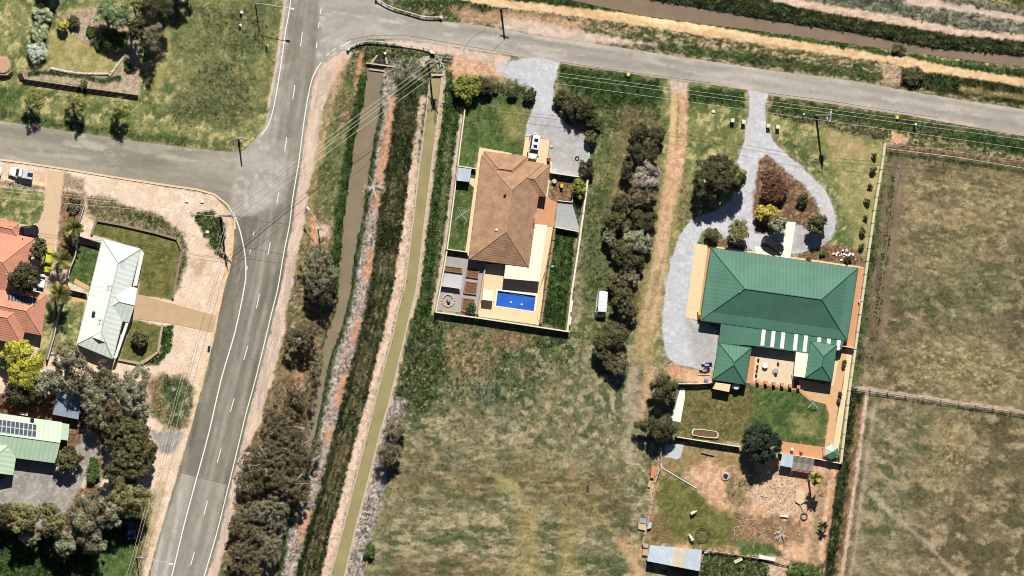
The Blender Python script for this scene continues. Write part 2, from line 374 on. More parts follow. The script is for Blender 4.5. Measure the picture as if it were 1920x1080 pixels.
# ---- drives and paths
DRIVE1 = [(946, 132), (958, 118), (985, 110), (1015, 108), (1050, 118), (1042, 140), (1037, 165), (1036, 195), (1043, 215), (1060, 232), (1085, 246), (1098, 262), (1106, 285), (1104, 330), (1090, 333), (1034, 324), (1028, 318), (1031, 262), (985, 255), (988, 235), (1003, 196), (998, 165), (985, 150), (960, 146)]
LOOP_OUT = [(1402, 168), (1440, 176), (1437, 188), (1434, 205), (1434, 225), (1441, 246), (1452, 268), (1476, 291), (1502, 312), (1527, 336), (1548, 358), (1561, 383), (1566, 408), (1564, 432), (1552, 452), (1540, 462), (1500, 474), (1481, 476), (1478, 482), (1462, 484), (1415, 474), (1400, 462),
            (1372, 452), (1330, 425), (1314, 436), (1304, 462), (1296, 520), (1288, 596), (1312, 604), (1345, 620), (1340, 694), (1314, 692), (1272, 683), (1256, 674), (1248, 655), (1243, 628), (1242, 600), (1246, 560), (1252, 520), (1262, 480), (1274, 442), (1290, 420), (1314, 405), (1350, 393), (1374, 372), (1380, 345), (1381, 318), (1384, 300), (1394, 270), (1402, 232), (1406, 205), (1406, 182)]
ISLAND = [(1424, 300), (1434, 290), (1446, 296), (1472, 318), (1496, 336), (1517, 357), (1532, 382), (1540, 406), (1536, 422), (1512, 430), (1494, 422), (1474, 416), (1470, 428), (1440, 436), (1416, 436), (1411, 400), (1413, 360), (1418, 325)]
TRACK = [(1273, 152), (1273, 200), (1270, 270), (1262, 330), (1252, 390), (1243, 440), (1236, 500), (1224, 560), (1214, 620), (1206, 680)]

L = []   # layers: polygon, cover, feather, wobble, options
def lay(poly, kind, f=4, w=6, ws=14, ax=1.0, ang=0.0, op=1.0, holes=None): L.append((poly, kind, f, w, ws, ax, ang, op, holes))
big = [(-9e4, -9e4), (9e4, -9e4), (9e4, 9e4), (-9e4, 9e4)]
# field south of the brown roofed house
lay([(760, 590), (1080, 620), (1090, 700), (980, 760), (760, 760)], 'fieldgreen', 20, 30, 40)
lay([(830, 612), (880, 606), (935, 640), (925, 700), (870, 720), (826, 670)], 'scrub', 12, 16, 20)
lay([(925, 612), (1000, 625), (1020, 640), (960, 655), (920, 640)], 'brownsoil', 8, 10, 10, op=.8)
for i_ in range(26):
    y_ = 830 + i_ * 9.5; x_ = 730 + 40 * math.sin(i_ * 2.1)
    lay(widen(curve_pts([(x_, y_ - 6), (x_ + 120, y_ + 2), (x_ + 250, y_ + 14 + 6 * math.sin(i_)), (x_ + 380, y_ + 34)], 3), 3.5), ('fieldbrown', 'field', 'fieldgreen')[i_ % 3], 3, 4, 10, 3, .1, .45)
lay([(760, 850), (1120, 880), (1210, 960), (1100, 1010), (900, 960), (740, 930)], 'fieldbrown', 30, 40, 40, 3.0, .1, .8)
lay([(700, 960), (1000, 920), (1210, 1090), (690, 1130)], 'field', 30, 40, 40, 2.5, .1)
lay([(930, 890), (975, 900), (970, 925), (930, 915)], 'lawndry', 8, 8, 10, op=.7)
lay([(740, 1040), (960, 1050), (950, 1075), (730, 1100)], 'fieldbrown', 14, 14, 20, 3, 0, .8)
for x0, x1, w in ((965, 1012, 8), (1050, 1070, 5)):
    lay([(x0, 950), (x0 + w + 30, 950), (x1 + 12, 1130), (x0 - 4, 1130)], 'ochre', 10, 10, 8, 2.5, 0, .55)
lay(widen([(1080, 920), (1120, 960), (1150, 1000), (1180, 1040), (1230, 1110)], 7), 'ochre', 4, 4, 8, op=.8)
lay(widen([(1160, 1010), (1190, 1040), (1200, 1100)], 26), 'redsoil', 10, 10, 10, op=.6)
lay([(1030, 690), (1180, 690), (1195, 800), (1100, 880), (1000, 830)], 'field', 25, 30, 40)
for x_, y_, r_ in ((862, 690, 26), (910, 735, 30), (985, 690, 24), (1040, 735, 28), (880, 800, 34), (950, 790, 26), (1060, 800, 30), (1000, 860, 30), (850, 860, 22), (1110, 770, 24), (780, 900, 20), (1160, 900, 30), (1100, 950, 24)):
    lay([(x_ + r_ * math.cos(a_ * .785) * (1 + .3 * math.sin(a_ * 2.3 + x_)), y_ + .7 * r_ * math.sin(a_ * .785)) for a_ in range(8)], 'greyweed' if (x_ // 10) % 2 else 'scrub', 12, 18, 9, op=.5)
for x_, y_, r_ in ((915, 655, 10), (950, 668, 9), (930, 730, 4), (1010, 640, 14), (895, 760, 4), (945, 745, 4), (905, 775, 3), (1045, 640, 12), (890, 628, 12), (1120, 640, 14)):
    lay([(x_ + r_ * math.cos(a_ * .785), y_ + .75 * r_ * math.sin(a_ * .785)) for a_ in range(8)], 'weedgreen', 4, 6, 6, op=.8)
# east of the field wall: rough strip with trees and the dirt track
lay([(1050, 120), (1260, 150), (1250, 300), (1190, 640), (1090, 640), (1095, 430), (1110, 260), (1045, 190)], 'scrubgreen', 8, 10, 20)
lay([(1050, 122), (1250, 150), (1248, 205), (1130, 200), (1048, 160)], 'weedgreen', 8, 10, 16)
lay([(1128, 190), (1250, 205), (1245, 240), (1180, 240), (1110, 260)], 'weeds', 10, 12, 14, op=.7)
lay([(1100, 360), (1150, 330), (1130, 470), (1135, 560), (1090, 560), (1092, 440)], 'weedgreen', 10, 12, 16, op=.4)
lay([(1165, 200), (1245, 230), (1240, 480), (1190, 610), (1150, 560), (1140, 400)], 'brownsoil', 14, 12, 16, op=.45)
lay([(1240, 150), (1400, 172), (1405, 230), (1388, 300), (1375, 380), (1310, 405), (1268, 450), (1245, 560), (1236, 680), (1190, 680), (1205, 560), (1240, 420)], 'lawn', 8, 8, 20)
lay([(1285, 158), (1395, 172), (1400, 205), (1290, 190)], 'weedgreen', 6, 6, 10)
lay([(1268, 430), (1315, 405), (1340, 380), (1300, 370), (1280, 300), (1262, 380)], 'scrub', 8, 8, 12, op=.7)
lay(widen(TRACK, [16, 24, 28, 34, 38, 42, 46, 46, 40, 34]), 'ochre', 10, 12, 14, op=.75)
lay(widen([(x - 9, y) for x, y in TRACK[:4]], 12), 'yellowsand', 3, 4, 8, op=.8)
lay(widen([(x + 9, y) for x, y in TRACK[:4]], 15), 'redsoil', 3, 4, 8, op=.9)
lay(widen(TRACK[2:7], [24, 27, 26, 18, 8]), 'redsoil', 6, 8, 10, op=.85)
lay(widen(TRACK[5:], [10, 18, 34, 30, 16]), 'redsoil', 10, 14, 10, op=.35)
for o_ in (-10, 9):
    lay(widen([(x + o_, y) for x, y in TRACK[4:9]], 5), 'sand', 4, 5, 9, op=.4)
lay([(1255, 150), (1290, 156), (1284, 176), (1260, 172)], 'shoulder', 4, 4, 8)
lay(widen([(1195, 690), (1182, 735), (1186, 800), (1175, 860)], 22), 'shoulder', 8, 12, 10, op=.3)
lay(widen([(1220, 690), (1210, 740), (1195, 800)], 14), 'redsoil', 6, 8, 10, op=.6)
# eastern paddocks
lay([(1640, 268), (2300, 330), (2300, 1400), (1500, 1400), (1575, 880), (1600, 720)], 'paddock', 6, 8, 20, 1.6, .25)
lay([(1690, 300), (1930, 330), (1930, 420), (1800, 560), (1700, 520), (1680, 400)], 'paddyellow', 40, 60, 60, 2, .3, .6)
lay([(1690, 650), (1800, 620), (1920, 700), (1920, 760), (1700, 740)], 'paddyellow', 30, 40, 40, 2, .3, .8)
lay([(1690, 560), (1800, 460), (1920, 480), (1920, 620), (1760, 640)], 'fieldgreen', 40, 60, 50, 2, .3, .45)
lay([(1620, 760), (1780, 760), (1720, 900), (1700, 1080), (1600, 1080)], 'field', 30, 40, 40, 2, .4, .7)
lay([(1760, 800), (1830, 760), (1790, 920), (1760, 1000), (1740, 900)], 'paddyellow', 20, 30, 30, op=.7)
lay(widen([(1662, 270), (1650, 340), (1635, 470), (1612, 640), (1600, 725)], 20), 'weedgreen', 6, 10, 12, op=.75)
lay(widen([(1690, 300), (1672, 400), (1655, 520), (1640, 650)], 34), 'mud', 8, 10, 14, 4, 1.7, .8)
lay(widen([(1676, 330), (1660, 470), (1640, 640)], 10), 'weeds', 5, 8, 10, op=.8)
lay(widen([(1605, 730), (1595, 830), (1576, 930), (1562, 1020), (1550, 1160)], 34), 'darkgreen', 6, 8, 10, 2, 1.7)
lay(widen([(1613, 760), (1600, 880), (1586, 980), (1570, 1110)], 16), 'brownsoil', 5, 6, 10, 2, 1.7, .9)
lay(widen([(1625, 740), (1606, 890), (1590, 1000), (1574, 1110)], 6), 'sand', 3, 3, 8, op=.8)
lay(widen([(1640, 760), (1620, 900), (1606, 1010), (1590, 1110)], 6), 'shoulder', 5, 5, 8, op=.45)
lay(widen([(1630, 924), (1680, 970), (1740, 1020), (1800, 1085), (1830, 1120)], 8), 'shoulder', 4, 5, 8, op=.42)
lay(widen([(1606, 728), (1700, 742), (1800, 757), (1930, 775), (2100, 800)], 9), 'shoulder', 3, 4, 8, 3, .14, .85)
lay(widen([(1640, 740), (1800, 764), (1930, 783)], 7), 'weeds', 4, 5, 10, op=.7)
# verge south of the east road
lay([(1440, 180), (2200, 290), (2200, 350), (1660, 280), (1655, 262), (1500, 240), (1440, 215)], 'verge', 5, 6, 14, 2, .15)
lay([(1445, 181), (1660, 212), (1920, 262), (2100, 290), (2100, 318), (1900, 290), (1680, 246), (1450, 212)], 'weedgreen', 6, 7, 14, 2, .15, .85)
lay([(1810, 250), (1930, 268), (1930, 292), (1820, 270)], 'weedgreen', 6, 6, 14)
lay([(1445, 210), (1660, 248), (1660, 262), (1560, 240), (1450, 225)], 'darkgreen', 5, 5, 10, op=.6)
lay([(1672, 248), (1705, 256), (1700, 272), (1670, 266)], 'redsoil', 4, 6, 8)
lay([(1664, 272), (1790, 286), (1930, 304), (2150, 340), (2150, 352), (1930, 317), (1790, 296), (1664, 281)], 'brownsoil', 2, 3, 8, op=.8)
lay([(1664, 282), (1790, 297), (1930, 318), (1930, 326), (1780, 306), (1664, 292)], 'weedgreen', 4, 4, 10, op=.7)
# front yard of the green roofed house
lay([(1438, 214), (1660, 268), (1648, 340), (1628, 470), (1600, 500), (1545, 470), (1570, 430), (1565, 380), (1500, 300), (1450, 260)], 'lawn', 3, 4, 14)
lay([(1530, 240), (1655, 268), (1630, 400), (1600, 440), (1570, 330)], 'lawndry', 18, 22, 20, op=.6)
lay([(1560, 255), (1625, 265), (1620, 300), (1560, 290)], 'redsoil', 14, 14, 14, op=.4)
lay(widen([(1650, 280), (1635, 360), (1622, 430), (1612, 470)], 26), 'lawndry', 8, 6, 10, op=.8)
lay([(1515, 460), (1580, 458), (1612, 470), (1625, 500), (1490, 484), (1500, 474)], 'mulch', 4, 5, 8)
lay(ISLAND, 'mulch', 2, 3, 8)
lay([(1470, 360), (1500, 380), (1505, 420), (1480, 410)], 'redsoil', 6, 6, 8, op=.8)
lay([(1318, 430), (1360, 410), (1400, 425), (1412, 470), (1380, 468), (1330, 460)], 'mulch', 3, 4, 8)
lay([(1372, 305), (1384, 300), (1380, 380), (1365, 385)], 'ochre', 5, 5, 8, op=.6)
# north band between east road and the canal
lay([(700, -200), (2300, -200), (2300, 250), (1920, 204), (1700, 169), (1440, 130), (1200, 94), (1000, 64), (870, 42), (790, 36), (740, 18)], 'verge', 3, 4, 10, 2.2, .16)
lay([(700, -60), (830, -60), (950, 0), (930, 30), (850, 30), (750, 12)], 'weeds', 8, 8, 10)
lay([(840, 15), (950, 18), (1100, 40), (1080, 75), (930, 48), (870, 40)], 'redsoil', 8, 10, 12, op=.6)
lay([(880, 0), (960, 4), (960, 14), (900, 20)], 'weeds', 6, 6, 10)
lay([(1100, 72), (1400, 118), (1660, 155), (1660, 138), (1430, 104), (1200, 72), (1120, 62)], 'weedgreen', 5, 5, 12, 2, .15, .8)
lay([(950, 32), (1090, 58), (1250, 86), (1090, 78), (1000, 64), (930, 48)], 'shoulder', 4, 5, 10)
lay([(1650, 120), (1685, 112), (1690, 160), (1655, 158)], 'rubble', 6, 6, 8, op=.6)
lay([(1690, 122), (1760, 128), (1850, 140), (1930, 155), (1930, 200), (1800, 178), (1690, 162)], 'darkgreen', 5, 6, 10)
lay([(1800, 160), (1930, 178), (1930, 190), (1800, 172)], 'ochre', 4, 4, 8, 3, .15, .7)
lay([(860, -40), (1060, -6), (1230, 30), (1330, 44), (1440, 60), (1600, 84), (1680, 98), (1800, 116), (2000, 140), (2000, 152), (1800, 132), (1680, 112), (1440, 76), (1300, 58), (1150, 36), (980, 8), (860, -16)], 'weedgreen', 3, 4, 8, 2, .16)
lay([(850, -22), (950, 0), (1150, 22), (1330, 48), (1440, 68), (1600, 93), (1672, 106), (1690, 100), (1720, 112), (1800, 128), (1920, 147), (2200, 190), (2200, 206), (1920, 162), (1800, 143), (1700, 130), (1680, 118), (1660, 116), (1580, 106), (1440, 84), (1330, 68), (1150, 40), (1000, 20), (950, 16), (850, -2)], 'yellowsand', 2, 3, 6, 2, .16)
lay([(1060, -60), (1230, 0), (1440, 35), (1600, 60), (1750, 88), (1850, 96), (2000, 112), (2300, 150), (2300, -200), (1060, -200)], 'greyweed', 3, 4, 10, 2, .16)
lay([(1100, -40), (1240, -2), (1440, 33), (1600, 58), (1750, 86), (1850, 94), (2000, 110), (2000, 76), (1800, 62), (1650, 34), (1480, 6), (1380, -20)], 'darkgreen', 4, 5, 8, 3, .16)
lay([(1400, -30), (1480, -4), (1560, 10), (1700, 33), (1800, 54), (1920, 66), (2100, 90), (2100, 96), (1920, 76), (1790, 66), (1650, 40), (1500, 14), (1400, -12)], 'sand', 2, 4, 6, 2, .16, .9)
lay([(1700, -10), (1930, 32), (2100, 60), (2100, 70), (1930, 42), (1700, 6)], 'shoulder', 3, 4, 8, 3, .16)
lay([(1640, -200), (2300, -200), (2300, 50), (1930, 22), (1700, -20)], 'verge', 10, 10, 20)
lay([(1860, -100), (2100, -80), (2000, 20), (1900, 4)], 'weedgreen', 10, 14, 20)
# land between the main road and the drain
lay(band(cst(380), DRL, 110, 1240, 0, 4), 'scrub', 3, 5, 10)
lay([(640, 100), (700, 86), (820, 96), (832, 140), (800, 150), (790, 120), (740, 118), (690, 120), (640, 240), (600, 330), (585, 320), (600, 200)], 'verge', 6, 8, 10, op=.9)
lay([(655, 95), (700, 84), (830, 100), (836, 118), (790, 112), (700, 108), (676, 120)], 'weeds', 5, 6, 8)
lay([(664, 90), (690, 78), (745, 80), (748, 86), (690, 88)], 'weeds', 3, 3, 6)
lay([(672, 96), (682, 93), (678, 130), (668, 170), (660, 170), (668, 120)], 'orange', 4, 5, 6, op=.8)
lay([(630, 130), (668, 110), (660, 240), (646, 330), (640, 420), (612, 420), (590, 380), (600, 260)], 'scrubgreen', 8, 10, 14)
lay([(636, 170), (664, 180), (660, 230), (630, 240)], 'scrub', 8, 8, 10)
lay(band(lambda y: DRL(y) - 18, DRL, 140, 560, 0, 3), 'weedgreen', 3, 6, 7)
lay([(574, 330), (596, 300), (590, 420), (570, 470)], 'brownsoil', 6, 8, 10, op=.5)
lay([(580, 405), (592, 405), (595, 460), (584, 458)], 'orange', 3, 4, 6)
lay([(590, 425), (620, 420), (618, 445), (596, 445)], 'sand', 5, 6, 6, op=.8)
lay([(555, 690), (572, 690), (568, 735), (548, 735)], 'orange', 4, 4, 6)
lay([(520, 660), (600, 640), (590, 780), (430, 1090), (420, 960), (470, 800)], 'brownsoil', 12, 14, 14, op=.5)
lay([(x + 5, y) for x, y in WHITE_E] + [(x + (34 if y < 320 else 27 if y < 600 else 32 if y < 800 else 24), y) for x, y in WHITE_E[::-1]], 'shoulder', 3, 5, 12, 5, 1.75)
lay([(x + 30, y) for x, y in WHITE_E[8:30]] + [(x + 40, y) for x, y in WHITE_E[8:30][::-1]], 'ochre', 4, 6, 10, op=.7)
lay([(606, 118), (650, 93), (664, 98), (640, 130), (618, 170), (600, 220), (596, 180)], 'shoulder', 4, 5, 10)
lay([(596, 300), (630, 120), (650, 104), (652, 112), (634, 170), (612, 250), (604, 310)], 'redsoil', 5, 5, 8, op=.6)
# between the drain and the concrete channel
lay(band(DRR, CHL, 110, 1240, -3, 0), 'greyweed', 3, 3, 8)
lay(band(DRR, ORL, 130, 1240, 8, 2), 'paleweed', 4, 5, 7)
lay(band(DRR, lambda y: DRR(y) + 10, 200, 1240, -2, 0), 'weedgreen', 3, 5, 7, op=.9)
lay(band(ORL, ORR, 182, 1240, 0, 1), 'orange', 5, 8, 7, op=.9)
for y0, y1 in ((395, 470), (530, 600), (640, 700), (760, 800), (830, 960), (1010, 1080)):
    lay(band(ORL, ORR, y0, y1, -3, 5, 8), 'paleweed', 5, 6, 8, op=.9)
lay(band(ORR, GRR, 150, 1240, 1, 0), 'darkgreen', 2, 5, 8, 2, 1.8)
for y0, y1 in ((205, 260), (330, 420), (470, 520), (640, 700), (820, 880)):
    lay(band(lambda y: ORR(y) + 8, lambda y: GRR(y) - 8, y0, y1), 'brownsoil', 12, 16, 8, op=.2)
for k in (.3, .5, .7):
    lay(band(lambda y, k=k: ORR(y) * (1 - k) + GRR(y) * k, lambda y, k=k: ORR(y) * (1 - k) + GRR(y) * k + 4, 480, 1240), 'scrub', 2, 6, 6, 3, 1.8, .6)
lay(band(GRR, CHL, 250, 1240, 0, -3), 'sand', 2, 4, 6)
lay(band(GRR, CHL, 120, 300, 0, -3), 'weeds', 4, 6, 10)
lay(band(lambda y: CHL(y) - 16, lambda y: CHL(y) - 6, 180, 300, 0, 0), 'sand', 3, 6, 6, op=.8)
lay(band(lambda y: CHL(y) - 9, CHL, 260, 1240, 0, -1), 'paleweed', 3, 8, 6, op=.35)
lay([(716, 130), (738, 138), (742, 165), (722, 172), (712, 150)], 'paleweed', 4, 5, 6)
# east bank of the channel
WALLW = [(872, 200), (866, 250), (858, 310), (850, 380), (840, 455), (830, 520), (816, 590)]
lay([(828, 120), (860, 130), (880, 190)] + WALLW + [(830, 640), (800, 760), (745, 760), (748, 700), (780, 560), (800, 380), (818, 240)], 'weedgreen', 3, 4, 10)
lay([(838, 250), (846, 250), (836, 380), (824, 500), (812, 560), (810, 540), (822, 420)], 'scrubgreen', 5, 6, 10, op=.7)
lay([(x - 9, y) for x, y in WALLW] + [(x - 1, y) for x, y in WALLW[::-1]], 'shoulder', 2, 3, 6, op=.9)
lay(band(CHR, lambda y: CHR(y) + 8, 130, 1240), 'sand', 2, 3, 6, op=.8)
lay([(770, 600), (830, 600), (840, 700), (800, 780), (735, 770), (748, 690)], 'weeds', 8, 10, 12)
lay(band(CHR, lambda y: CHR(y) + 34, 750, 1240, 4, 0), 'paleweed', 6, 9, 8)
lay([(830, 100), (900, 106), (950, 118), (944, 146), (890, 140), (850, 150)], 'redsoil', 5, 7, 10)
lay([(832, 96), (850, 104), (846, 124), (826, 118)], 'weeds', 5, 6, 8)
lay([(660, 84), (750, 74), (820, 82), (940, 102), (960, 108), (945, 122), (850, 104), (760, 90), (744, 84), (690, 80)], 'shoulder', 3, 4, 10)
# yard of the brown roofed house
lay([(878, 180), (1000, 178), (1003, 200), (988, 235), (984, 292), (960, 290), (900, 276), (888, 316), (858, 312), (872, 205)], 'lawngreen', 3, 3, 12)
lay([(930, 200), (1000, 200), (984, 262), (950, 260)], 'lawndry', 10, 12, 14, op=.45)
lay([(858, 316), (892, 316), (878, 472), (838, 468)], 'lawngreen', 2, 2, 10)
lay([(880, 156), (985, 160), (985, 178), (880, 182)], 'weeds', 4, 4, 8)
lay([(1042, 432), (1080, 436), (1060, 620), (1016, 606)], 'weedgreen', 2, 2, 10)
lay([(1040, 330), (1076, 334), (1072, 380), (1032, 378)], 'mulch', 2, 2, 6)
lay([(1076, 336), (1100, 340), (1092, 440), (1070, 382)], 'weeds', 2, 2, 6)
# back yard of the green roofed house
lay([(1282, 728), (1500, 728), (1548, 756), (1554, 780), (1540, 838), (1462, 828), (1270, 826)], 'backlawn', 3, 3, 12)
lay([(1415, 726), (1500, 733), (1545, 756), (1552, 782), (1538, 836), (1462, 826), (1405, 810)], 'lawngreen', 7, 6, 10)
lay([(1490, 775), (1530, 780), (1535, 820), (1490, 815)], 'lawndry', 10, 10, 10, op=.5)
lay([(1270, 690), (1345, 696), (1342, 720), (1300, 718), (1262, 705)], 'redsoil', 5, 6, 8)
lay([(1246, 690), (1275, 686), (1290, 700), (1262, 710)], 'orange', 5, 5, 8)
# rough yard south of it
lay([(1236, 836), (1572, 868), (1545, 1075), (1200, 1040)], 'redsoil', 3, 4, 14)
lay([(1236, 880), (1300, 905), (1340, 950), (1380, 960), (1400, 1010), (1360, 1035), (1210, 1020)], 'lawnolive', 12, 16, 14)
lay([(1210, 960), (1262, 970), (1255, 1025), (1205, 1020)], 'mulch', 8, 10, 10, op=.6)
lay([(1240, 835), (1420, 852), (1425, 900), (1380, 880), (1330, 862), (1262, 900), (1240, 872)], 'lawnolive', 8, 10, 10, op=.7)
lay([(1355, 870), (1420, 905), (1400, 960), (1360, 940)], 'scrub', 10, 12, 8, op=.8)
lay([(1440, 880), (1500, 890), (1500, 960), (1450, 970), (1400, 930)], 'rubble', 8, 12, 8, op=.75)
lay([(1380, 960), (1500, 975), (1520, 1010), (1440, 1035), (1370, 1010)], 'brownsoil', 10, 12, 8, op=.85)
lay([(1530, 890), (1568, 880), (1545, 1060), (1515, 1060)], 'scrub', 6, 6, 8, op=.6)
lay(widen([(1562, 880), (1550, 950), (1538, 1050)], 9), 'redsoil', 2, 3, 6)
lay([(1380, 1012), (1450, 1020), (1470, 1045), (1390, 1045)], 'lawngreen', 7, 8, 8)
lay([(1315, 1030), (1545, 1060), (1540, 1140), (1310, 1130)], 'weeds', 5, 8, 10)
lay([(1440, 1050), (1480, 1040), (1480, 1090), (1440, 1090)], 'rubble', 5, 6, 8)
# north-west lawns
lay([(-300, -300), (552, -300), (540, -10), (522, 126), (505, 200), (496, 236), (478, 260), (456, 280), (430, 284), (330, 274), (240, 262), (120, 244), (0, 225), (-300, 190)], 'lawn', 2, 3, 12)
lay([(300, -60), (420, -60), (540, -60), (520, 100), (500, 180), (450, 240), (330, 200), (310, 120)], 'scrubgreen', 24, 30, 26, op=.55)
lay([(370, 20), (500, 10), (500, 90), (440, 110), (380, 60)], 'weeds', 16, 22, 12, op=.5)
lay([(370, 120), (440, 110), (480, 200), (420, 240), (330, 230), (320, 190), (370, 170)], 'weeds', 14, 20, 10, op=.55)
lay([(288, 60), (316, 40), (312, 150), (290, 186), (286, 120)], 'lawndry', 10, 10, 10, op=.8)
lay([(96, 60), (130, 15), (180, 10), (190, 60), (240, 90), (236, 125), (205, 142), (90, 128)], 'lawndry', 5, 5, 12)
lay([(118, 28), (150, 16), (180, 12), (250, 30), (262, 70), (240, 96), (205, 96), (170, 82), (140, 66), (125, 60)], 'bed', 3, 3, 8)
lay([(40, 138), (92, 127), (140, 134), (200, 146), (232, 126), (246, 84), (262, 88), (262, 182), (100, 152), (44, 146)], 'bed', 3, 3, 6)
lay(widen([(52, 138), (95, 136), (150, 143), (196, 152), (228, 146)], 9), 'weedgreen', 3, 4, 6)
lay([(-20, 104), (12, 106), (20, 122), (14, 138), (-20, 142)], 'redsoil', 2, 2, 6)
lay([(-30, 170), (30, 160), (48, 175), (30, 195), (-30, 205)], 'lawngreen', 8, 8, 8)
lay([(0, 205), (120, 226), (240, 244), (330, 258), (450, 268), (450, 280), (240, 260), (0, 224)], 'weedgreen', 6, 6, 12, op=.6)
lay([(542, -140), (550, -140), (541, 0), (523, 127), (508, 200), (500, 205), (516, 120), (532, 0)], 'shoulder', 2, 2, 8)
# south-west block: bare verge, gardens
lay([(-300, 250), (0, 302), (120, 319), (300, 348), (400, 366), (437, 405), (440, 440), (430, 510), (405, 620), (378, 730), (356, 810), (300, 1000), (240, 1220), (-300, 1220)], 'pinksoil', 2, 2, 12)
lay([(-60, 306), (20, 312), (88, 324), (86, 356), (-60, 330)], 'redsoil', 3, 3, 10, op=.5)
lay([(-40, 344), (85, 360), (82, 395), (72, 418), (52, 424), (-40, 405)], 'lawn', 2, 3, 6)
lay([(-40, 334), (84, 352), (84, 358), (-40, 342)], 'weeds', 2, 3, 6, op=.7)
lay([(117, 322), (158, 336), (158, 358), (116, 352)], 'scrub', 4, 5, 8, op=.7)
lay([(114, 356), (160, 362), (154, 400), (142, 440), (140, 500), (104, 500), (112, 400)], 'brownsoil', 4, 5, 8)
lay([(118, 370), (160, 372), (158, 400), (122, 400)], 'mulch', 4, 5, 6)
lay([(160, 366), (200, 368), (260, 395), (310, 410), (340, 450), (350, 490), (335, 540), (325, 540), (336, 450), (180, 415), (165, 400)], 'scrub', 5, 7, 8)
lay([(225, 384), (300, 402), (345, 440), (352, 490), (330, 550), (326, 540), (345, 470), (325, 435), (230, 405)], 'weeds', 4, 7, 7, op=.75)
lay([(181, 412), (262, 428), (330, 446), (341, 470), (328, 540), (322, 562), (258, 553), (268, 470), (196, 446), (172, 440)], 'lawnolive', 2, 2, 10)
lay([(146, 455), (190, 464), (184, 540), (166, 545), (128, 528)], 'lawngreen', 3, 3, 8)
lay([(105, 560), (160, 545), (156, 610), (146, 660), (96, 665)], 'lawn', 3, 3, 8)
lay([(84, 570), (106, 560), (92, 660), (78, 690), (70, 660)], 'lawn', 4, 4, 8)
lay([(248, 598), (302, 611), (296, 660), (262, 680), (222, 674)], 'lawnolive', 2, 2, 8)
lay([(303, 610), (325, 610), (322, 655), (296, 684), (268, 684), (298, 662)], 'weedgreen', 3, 4, 6)
lay([(300, 700), (340, 702), (366, 735), (350, 800), (310, 806), (285, 780), (280, 720)], 'scrub', 8, 10, 10)
lay([(306, 708), (350, 712), (366, 740), (352, 790), (328, 800), (310, 760)], 'fieldgreen', 8, 10, 8)
lay([(268, 700), (300, 700), (290, 780), (270, 780)], 'brownsoil', 8, 8, 8, op=.5)
lay([(280, 806), (346, 808), (330, 850), (300, 850)], 'greygravel', 6, 6, 8)
lay([(-60, 740), (170, 740), (200, 800), (180, 1000), (-60, 1000)], 'mulch', 6, 6, 10)
lay([(30, 852), (110, 870), (150, 830), (160, 800), (190, 820), (190, 850), (160, 900), (130, 950), (90, 990), (-60, 960), (-60, 920), (20, 890)], 'greygravel', 3, 4, 10)
lay(widen([(192, 845), (170, 880), (155, 915)], 7), 'sand', 2, 3, 6)
lay([(-60, 985), (140, 1000), (290, 930), (260, 1100), (-60, 1140)], 'weedgreen', 8, 8, 12)
lay([(270, 920), (312, 900), (290, 1010), (262, 1100), (245, 1100)], 'ochre', 8, 8, 8, op=.5)
lay([(175, 1035), (250, 1020), (250, 1100), (180, 1100)], 'lawngreen', 8, 8, 10)
lay([(360, 400), (400, 395), (425, 420), (420, 480), (404, 480), (380, 440)], 'weeds', 4, 9, 7)
lay([(340, 360), (400, 372), (428, 395), (436, 430), (430, 480), (420, 470), (425, 420), (400, 385)], 'sand', 3, 3, 8, op=.6)
lay([(355, 490), (385, 490), (382, 518), (360, 520)], 'brownsoil', 8, 10, 10, op=.35)
lay([(430, 508), (438, 470), (441, 430), (436, 404), (428, 404), (432, 440), (428, 480), (418, 520), (402, 610), (375, 720), (352, 806), (358, 810), (380, 730), (407, 620)], 'yellowsand', 2, 2, 8, op=.8)

# loose stones spread past the edge of each drive
lay(DRIVE1, 'gravel', 4, 6, 8, op=.9)
lay(LOOP_OUT, 'gravel', 4, 6, 8, op=.9)
lay([(940, 118), (985, 108), (1000, 130), (990, 160), (955, 150), (925, 128)], 'gravel', 6, 10, 8, op=.85)
lay(ISLAND, 'mulch', 3, 4, 8)
# road surfaces: their own layers
LR = []
def layr(poly, kind, f=4, w=6, ws=14, ax=1.0, ang=0.0, op=1.0, holes=None): LR.append((poly, kind, f, w, ws, ax, ang, op, holes))
layr([(-300, 150), (480, 240), (450, 420), (-300, 320)], 'sideroad', 10, 4, 20, 6, .13)
layr([(590, -20), (720, 0), (2300, 180), (2300, 320), (640, 100)], 'eastroad', 10, 4, 20, 6, .15)
layr([(440, 405), (470, 404), (530, 380), (560, 300), (566, 280), (580, 300), (400, 1260), (200, 1260)], 'newseal', 2, 2, 20, 7, 1.78)
layr([(540, -140), (606, -140), (598, 60), (590, 130), (572, 240), (545, 400), (505, 400), (524, 200), (540, 60)], 'newseal', 6, 3, 20, 7, 1.7, .75)
layr([(341, 885), (425, 908), (380, 1110), (240, 1260), (300, 1010)], 'asphalt', 1.5, .5, 20, 7, 1.78, .5)
layr([(300, 1010), (341, 886), (365, 892), (322, 1080), (290, 1200), (230, 1240)], 'asphalt', 2, 2, 20, 7, 1.78, .8)
layr(widen([(x - 37, y) for x, y in WHITE_E[9:]], 8), 'asphalt', 4, 2, 16, 8, 1.78, .55)
for off in (14, 26, 47, 59):      # wheel paths
    ln = [(x - off * (1 + .04 * (y > 500)), y) for x, y in WHITE_E[9:]]
    layr(widen(ln, 6), 'asphalt' if off in (47, 14) else 'newseal', 4, 2, 16, 8, 1.78, .35)
